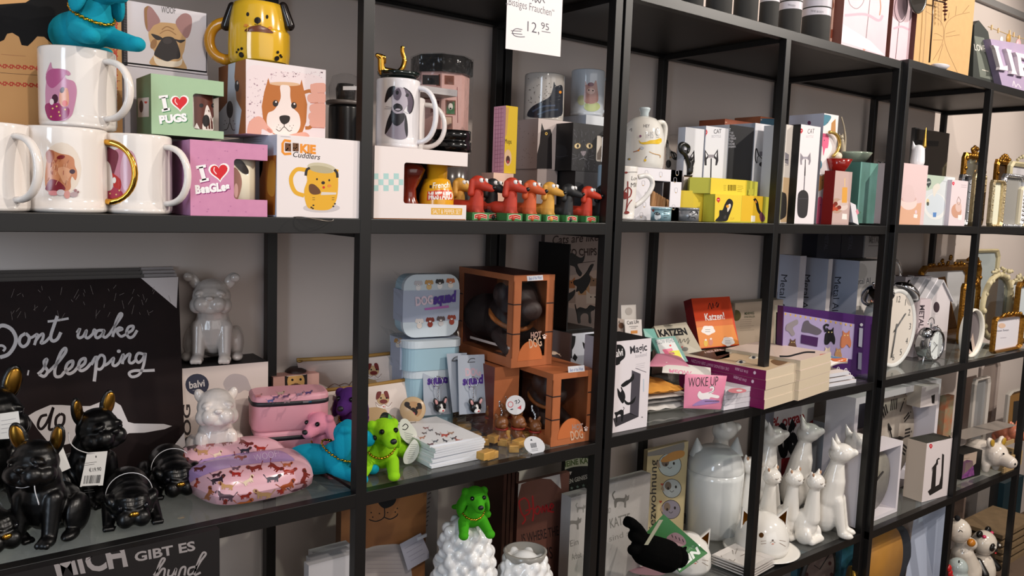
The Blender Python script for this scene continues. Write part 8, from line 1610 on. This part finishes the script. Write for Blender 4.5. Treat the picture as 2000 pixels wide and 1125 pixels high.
def catlamp(c,s,lab,rz,plate):
 T=thing('cat_lamp',lab,'figurine',c,'white cat dome figures with gold ears'); b=MB(); W=M('e6e3dd',.12,coat=.4); Rr=rot(0,0,rz); q=lambda x,y,z_:V(c)+Rr@V((x*s,y*s,z_*s)); z0=.008 if plate else 0
 b.lathe(q(0,0,z0),[(0,0),(.060*s,0),(.063*s,.012*s),(.060*s,.04*s),(.048*s,.068*s),(.028*s,.084*s),(0,.09*s)],W,44); part(b,'body',T)
 for x in(-1,1):
  P=[q(x*.024,-.012,z0+.078),q(x*.056,-.006,z0+.050),q(x*.056,-.010,z0+.104)]; d=Rr@V((0,.006*s,0)); e=MB(); e.prism(P,d,W); part(e,'ear',T); e=MB(); m=(P[0]+P[1]+P[2])/3; e.prism([m.lerp(p,.66)-d*.05 for p in P],d*.04,M('8a5a1c',.2,1)); part(e,'inner_ear',T,'gilded inner ear')
 S=Bv(b); u,v=pix(q(0,-.055,z0+.045)); k=M('7a5a3c',.3); e=MB(); S.ell(e,(u-20*s,v-8),(4.5*s,4.8*s),M('6a4520',.2,.6)); S.ell(e,(u+1,v+2),(2,1.6),M('4a3a34',.3)); S.stroke(e,[(u-4,v+7),(u+1,v+4),(u+6,v+7)],.8,k); S.ell(e,(u+1,v+9),(2.4,1.2),M('d9907a',.3))
 for y_ in(0,5):S.stroke(e,[(u+14,v+2+y_),(u+26,v+4+2*y_)],.7,k); S.stroke(e,[(u-12,v+3+y_),(u-22,v+4+y_)],.7,k)
 part(e,'face',T)
 if plate:e=MB(); e.lathe(V(c),[(0,0),(.05*s,0),(.085*s,.007*s),(.088*s,.009*s),(.083*s,.0095*s),(.05*s,.004*s),(0,.004*s)],W,48); part(e,'saucer',T)
catlamp(X(1340,.135,z),.92,'white cat dome with gold ears in front of the canister',-30,0); catlamp(X(1486,.085,z+.0),1.06,'white cat dome on a saucer next to the tall cats',-32,1)
# square plates, green books and black plush cat
o=G(1372,1140,z); ex=V((.105,.01,0)); ey=V((-.012,.105,0)); PLW=M('d3cdc8',.15,coat=.3)
for i in range(4):
 b=MB(); q=G(1512,1108,z)-ex+UZ*(.0065*i)+V((0,0,0)); b.box(q+ex*.12+ey*.12,ex*.76,ey*.76,UZ*.002,PLW); P=[(0,0),(1,0),(1,1),(0,1)]; I_=[(.14,.14),(.86,.14),(.86,.86),(.14,.86)]; f=lambda a,h:q+ex*a[0]+ey*a[1]+UZ*h
 vs=[f(a,.0055)for a in P]+[f(a,.0022)for a in I_]+[f(a,.003)for a in P]+[f(a,.0002)for a in I_]; b.add(vs,[(j,(j+1)%4,4+(j+1)%4,4+j)for j in range(4)]+[(8+(j+1)%4,8+j,12+j,12+(j+1)%4)for j in range(4)]+[(8+j,8+(j+1)%4,(j+1)%4,j)for j in range(4)],PLW)
 if i==3:
  S=Pl(q+UZ*.0024,ex,ey); g=card('7a7068');
  for p in([(1410,1088),(1404,1076),(1416,1072)],[(1420,1070),(1430,1074),(1432,1082)],[(1436,1082),(1440,1072)],[(1446,1086),(1460,1080)],[(1424,1092),(1432,1096),(1436,1092)]):S.stroke(b,p,1,g)
 solo(b,'square_plate','square white plate in the stack of four' if i<3 else 'top square white plate with a thin cat drawing','plate','square white cat plates')
GR=card('3f7a44')
for i in range(3):
 b=MB(); q=X(1168,.02,z)+UZ*(.008*i); b.box(q+UZ*.0004,V((.15,-.002,0)),V((.01,.12,0)),UZ*.0074,card('c9b9a9'),{'top':GR,'left':card('7a3a44')}); S=Pl(q+UZ*.0079,(1,0,0),(0,1,0))
 if i==2:S.poly(b,[(1218,1106),(1240,1098),(1262,1102),(1290,1108),(1300,1120),(1280,1124),(1240,1120)],card('b58a94'),True); S.stroke(b,[(1222,1108),(1246,1100),(1284,1108),(1300,1116)],1.2,INK); S.stroke(b,[(1185,1092),(1202,1094),(1210,1100)],2,INK); S.ell(b,(1252,1104),(4,3),card('e6e0dc'))
 solo(b,'book','green book in the flat pile at the picture bottom' if i<2 else 'top green book with pink cartoon cat in the pile','book','flat green cat books')
def rein(b,S):S.text(b,'REIN',(1326,1114),(1368,1080),(1320,1102),card('e6e9e2'),.05); S.text(b,'Durch',(1338,1082),(1356,1068),(1336,1077),card('8aa58c'),0); S.poly(b,[(1302,1050),(1318,1040),(1334,1048),(1340,1062),(1326,1068),(1310,1062)],card('9a7a80'),True); [S.stroke(b,[(1312+i*7,1044+i*3),(1314+i*7,1050+i*3)],1.4,INK,False)for i in range(4)]
flat([(1328,1118,.03),(1382,1080,.015),(1296,1004,.10),(1262,1040,.12)],.003,GR,'greeting_card','green card reading Rein beside the black plush cat','card',rein)
T=thing('plush_cat','black plush cat lying over the green card','plush toy',F(1290,1100,.05)); m=M('050505',1,spec=.05,bump=.6,nsc=300); b=MB(); g=lambda u,v,y_=.05:F(u,v,y_)
b.cap(g(1262,1074),.034,g(1300,1086),.036,m); b.ell(g(1322,1088),(.026,.026,.024),m); b.tube(cat([g(1262,1060),g(1250,1040),g(1236,1024),g(1224,1018)]),[.013]*10+[.012]*9,m,10); b.cap(g(1258,1058),.014,g(1238,1046),.013,m); b.cap(g(1250,1072),.014,g(1236,1074),.012,m); b.cap(g(1334,1076),.007,g(1340,1068),.003,m); part(blob(b,.003,3),'body',T); b=MB(); b.box(g(1258,1064,.004),RT*.008,-FW*.001,UP*.05+RT*.03,M('a9a58c',.5)); part(b,'ribbon',T,'pale ribbon')
# tall white cats
def tallcat(H,small,label,grp):
 T=thing('ceramic_cat',label,'figurine',(0,0,0),grp); s=H/.28; b=MB(); W=M('e9e5de',.12,coat=.5)
 if small:
  b.ell((0,.01,.055*s*1.1),(.044*s,.046*s,.062*s),W); b.cap((0,-.004,.09*s),.034*s,(0,-.008,.20*s),.020*s,W); b.ell((0,-.014*s,.232*s),(.036*s,.033*s,.031*s),W); b.ell((0,-.04*s,.224*s),(.014*s,.010*s,.010*s),W); b.cap((-.03*s,-.03*s,.012*s),.013*s,(.034*s,-.034*s,.012*s),.013*s,W); b.cap((.034*s,-.034*s,.012*s),.013*s,(.05*s,.0,.014*s),.014*s,W)
  for x in(-1,1):b.cap((x*.022*s,-.010*s,.252*s),.012*s,(x*.029*s,-.010*s,.274*s),.003*s,W); b.ell((x*.036*s,.0,.03*s),(.02*s,.034*s,.034*s),W)
 else:
  b.ell((0,.012,.06*s),(.036*s,.04*s,.06*s),W); b.cap((0,.004,.10*s),.036*s,(0,-.004,.15*s),.032*s,W); b.cap((0,-.004,.15*s),.032*s,(0,-.010,.205*s),.019*s,W); b.ell((0,-.018*s,.232*s),(.030*s,.034*s,.028*s),W,rot(-18)); b.cap((0,-.035*s,.232*s),.018*s,(0,-.052*s,.240*s),.011*s,W)
  for x in(-1,1):b.cap((x*.014*s,-.02*s,.10*s),.018*s,(x*.017*s,-.038*s,.016*s),.0125*s,W); b.ell((x*.018*s,-.048*s,.010*s),(.014*s,.022*s,.011*s),W); b.cap((x*.019*s,-.004*s,.250*s),.011*s,(x*.026*s,.004*s,.278*s),.0025*s,W)
 bd=part(blob(b,.0030*s+.0006,4),'body',T)
 if small:
  for x in(-1,1):e=MB(); e.tube(cat([V((x*.008*s,-.046*s,.236*s)),V((x*.014*s,-.0465*s,.233*s)),V((x*.020*s,-.043*s,.236*s))],n=3),.0011*s,M('8a7a6c',.4),5); part(e,'eye',bd); e=MB(); e.ell((x*.0265*s,-.017*s,.262*s),(.005*s,.004*s,.008*s),M('b58a6a',.4),rot(0,x*15,0),8,6); part(e,'inner_ear',bd)
  e=MB(); e.ell((0,-.050*s,.226*s),(.003*s,.002*s,.002*s),M('5a4a44',.4),None,8,6); part(e,'nose',bd)
 return T
A_=tallcat(.27,False,'tall white ceramic cat in front of its partner, nearest thick post','tall white ceramic cats'); place(A_,X(1617,.055,z),20,.99); bpy.context.view_layer.update()
for u,y_,rz,sc,lb in((1648,.075,55,1.0,'tall white ceramic cat touching the thick post'),(1555,.20,35,1.02,'tall white ceramic cat at the back, middle of the group'),(1486,.22,50,1.04,'tall white ceramic cat at the back behind the thin post'),(1392,.30,60,1.1,'white ceramic cat head showing above the canister')):dup(A_,X(u,y_,z),rz,sc,lb)
B_=tallcat(.195,True,'small white ceramic cat with curled tail at the shelf front','small white ceramic cats'); place(B_,X(1577,.055,z),5,1.0); bpy.context.view_layer.update()
for u,y_,sc,lb in((1537,.10,1.0,'small white ceramic cat behind the front one'),(1493,.135,1.02,'small white ceramic cat right of the thin post'),(1452,.19,1.12,'small white ceramic cat between canister and thin post')):dup(B_,X(u,y_,z),0,sc,lb)
bx=carton(X(1515,.275,z),X(1570,.275,z),815,.08,card('c0babc'),card('b5b2b5'),card('7a1a18'),ul=1495); S=bx.front
A,B=X(1500,.29,z),X(1578,.275,z); bx=carton(A,B,800,.065,card('c9c4c4'),card('8d8d98'),card('6a1210')); S=bx.front; b=bx.mb; S.text(b,'% organ',(1510,838),(1572,822),(1508,818),card('8a1c20'),.03); S.text(b,'06',(1520,892),(1560,880),(1516,836),INK,.08); S.poly(b,[(1526,896),(1560,890),(1556,960),(1524,960)],card('8a1418')); S.stroke(b,[(1574,848),(1580,830),(1590,822)],6,card('a01c20')); solo(b,'organic_box','white and red box reading organ behind the ceramic cats','box')
for uA,uB,vt,y_,ul,lab,lp in((1601,1640,826,.235,1580,'white carton right of the organic box',0),(1651,1706,842,.205,1621,'white carton with pink heart picture near thick post',1)):
 bx=carton(X(uA,y_,z),X(uB,y_,z),vt,.09,card('c9bfb8'),card('aab0b8'),card('b5aba0'),ul=ul)
 if lp:bx.front.ell(bx.mb,(1678,862),(20,14),card('b57a84')); bx.front.poly(bx.mb,[(1658,870),(1690,850),(1690,892),(1672,894)],card('a8606c'),True)
 solo(bx.mb,'carton',lab,'box','white cartons behind the cats')
bx=carton(X(1664,Y3+.10,z),X(1682,Y3+.10,z),890,.06,card('8a7f7c')); solo(bx.mb,'carton','grey carton edge between tall cats and thick post','box')
# ---------------------------------------------------------------- middle unit, bottom board
z=ZF+Z2+.0005; P=F(1600,1122,.10); b=MB(); R=.085; b.lathe(P,[(0,-.008),(R,-.010),(R,0),(R*.88,.002)],M('1a1614',.5),44,rot(90)); b.lathe(P,[(0,.001),(R*.88,.001)],M('6a5a56',.6,noise=.6,nsc=30),44,rot(90)); S=Pl(P-V((0,.0012,0)),(1,0,0),UZ); S.stroke(b,[(1620,1082),(1601,1112),(1590,1104)],1.8,INK,False)
for a in range(12):S.ell(b,(1600+24*math.cos(a*.524),1122+44*math.sin(a*.524)),(3,4),card('3a2022'))
P2=P; solo(b,'wall_clock','round dark clock below the ceramic cats','clock')
for uA,uB,vt,y_,lab in((1545,1566,1086,.16,'blue and green floral panel left of the round clock'),(1632,1668,1070,.15,'blue and green leaf panel right of the round clock')):bx=carton(X(uA,y_,z),X(uB,y_,z),vt,.02,M('4a86a8',.5,noise=1,nsc=22,h2='1f4a2a')); solo(bx.mb,'panel',lab,'panel','leafy panels')
b=MB(); P=F(1664,1150,.02); b.lathe(P,[(0,-.006),(.06,-.006),(.06,0),(0,.001)],M('b08a34',.4,.5),40,rot(90)@rot(0,40,0)); solo(b,'gold_plate','gold plate edge left of the thick post at the bottom','plate')
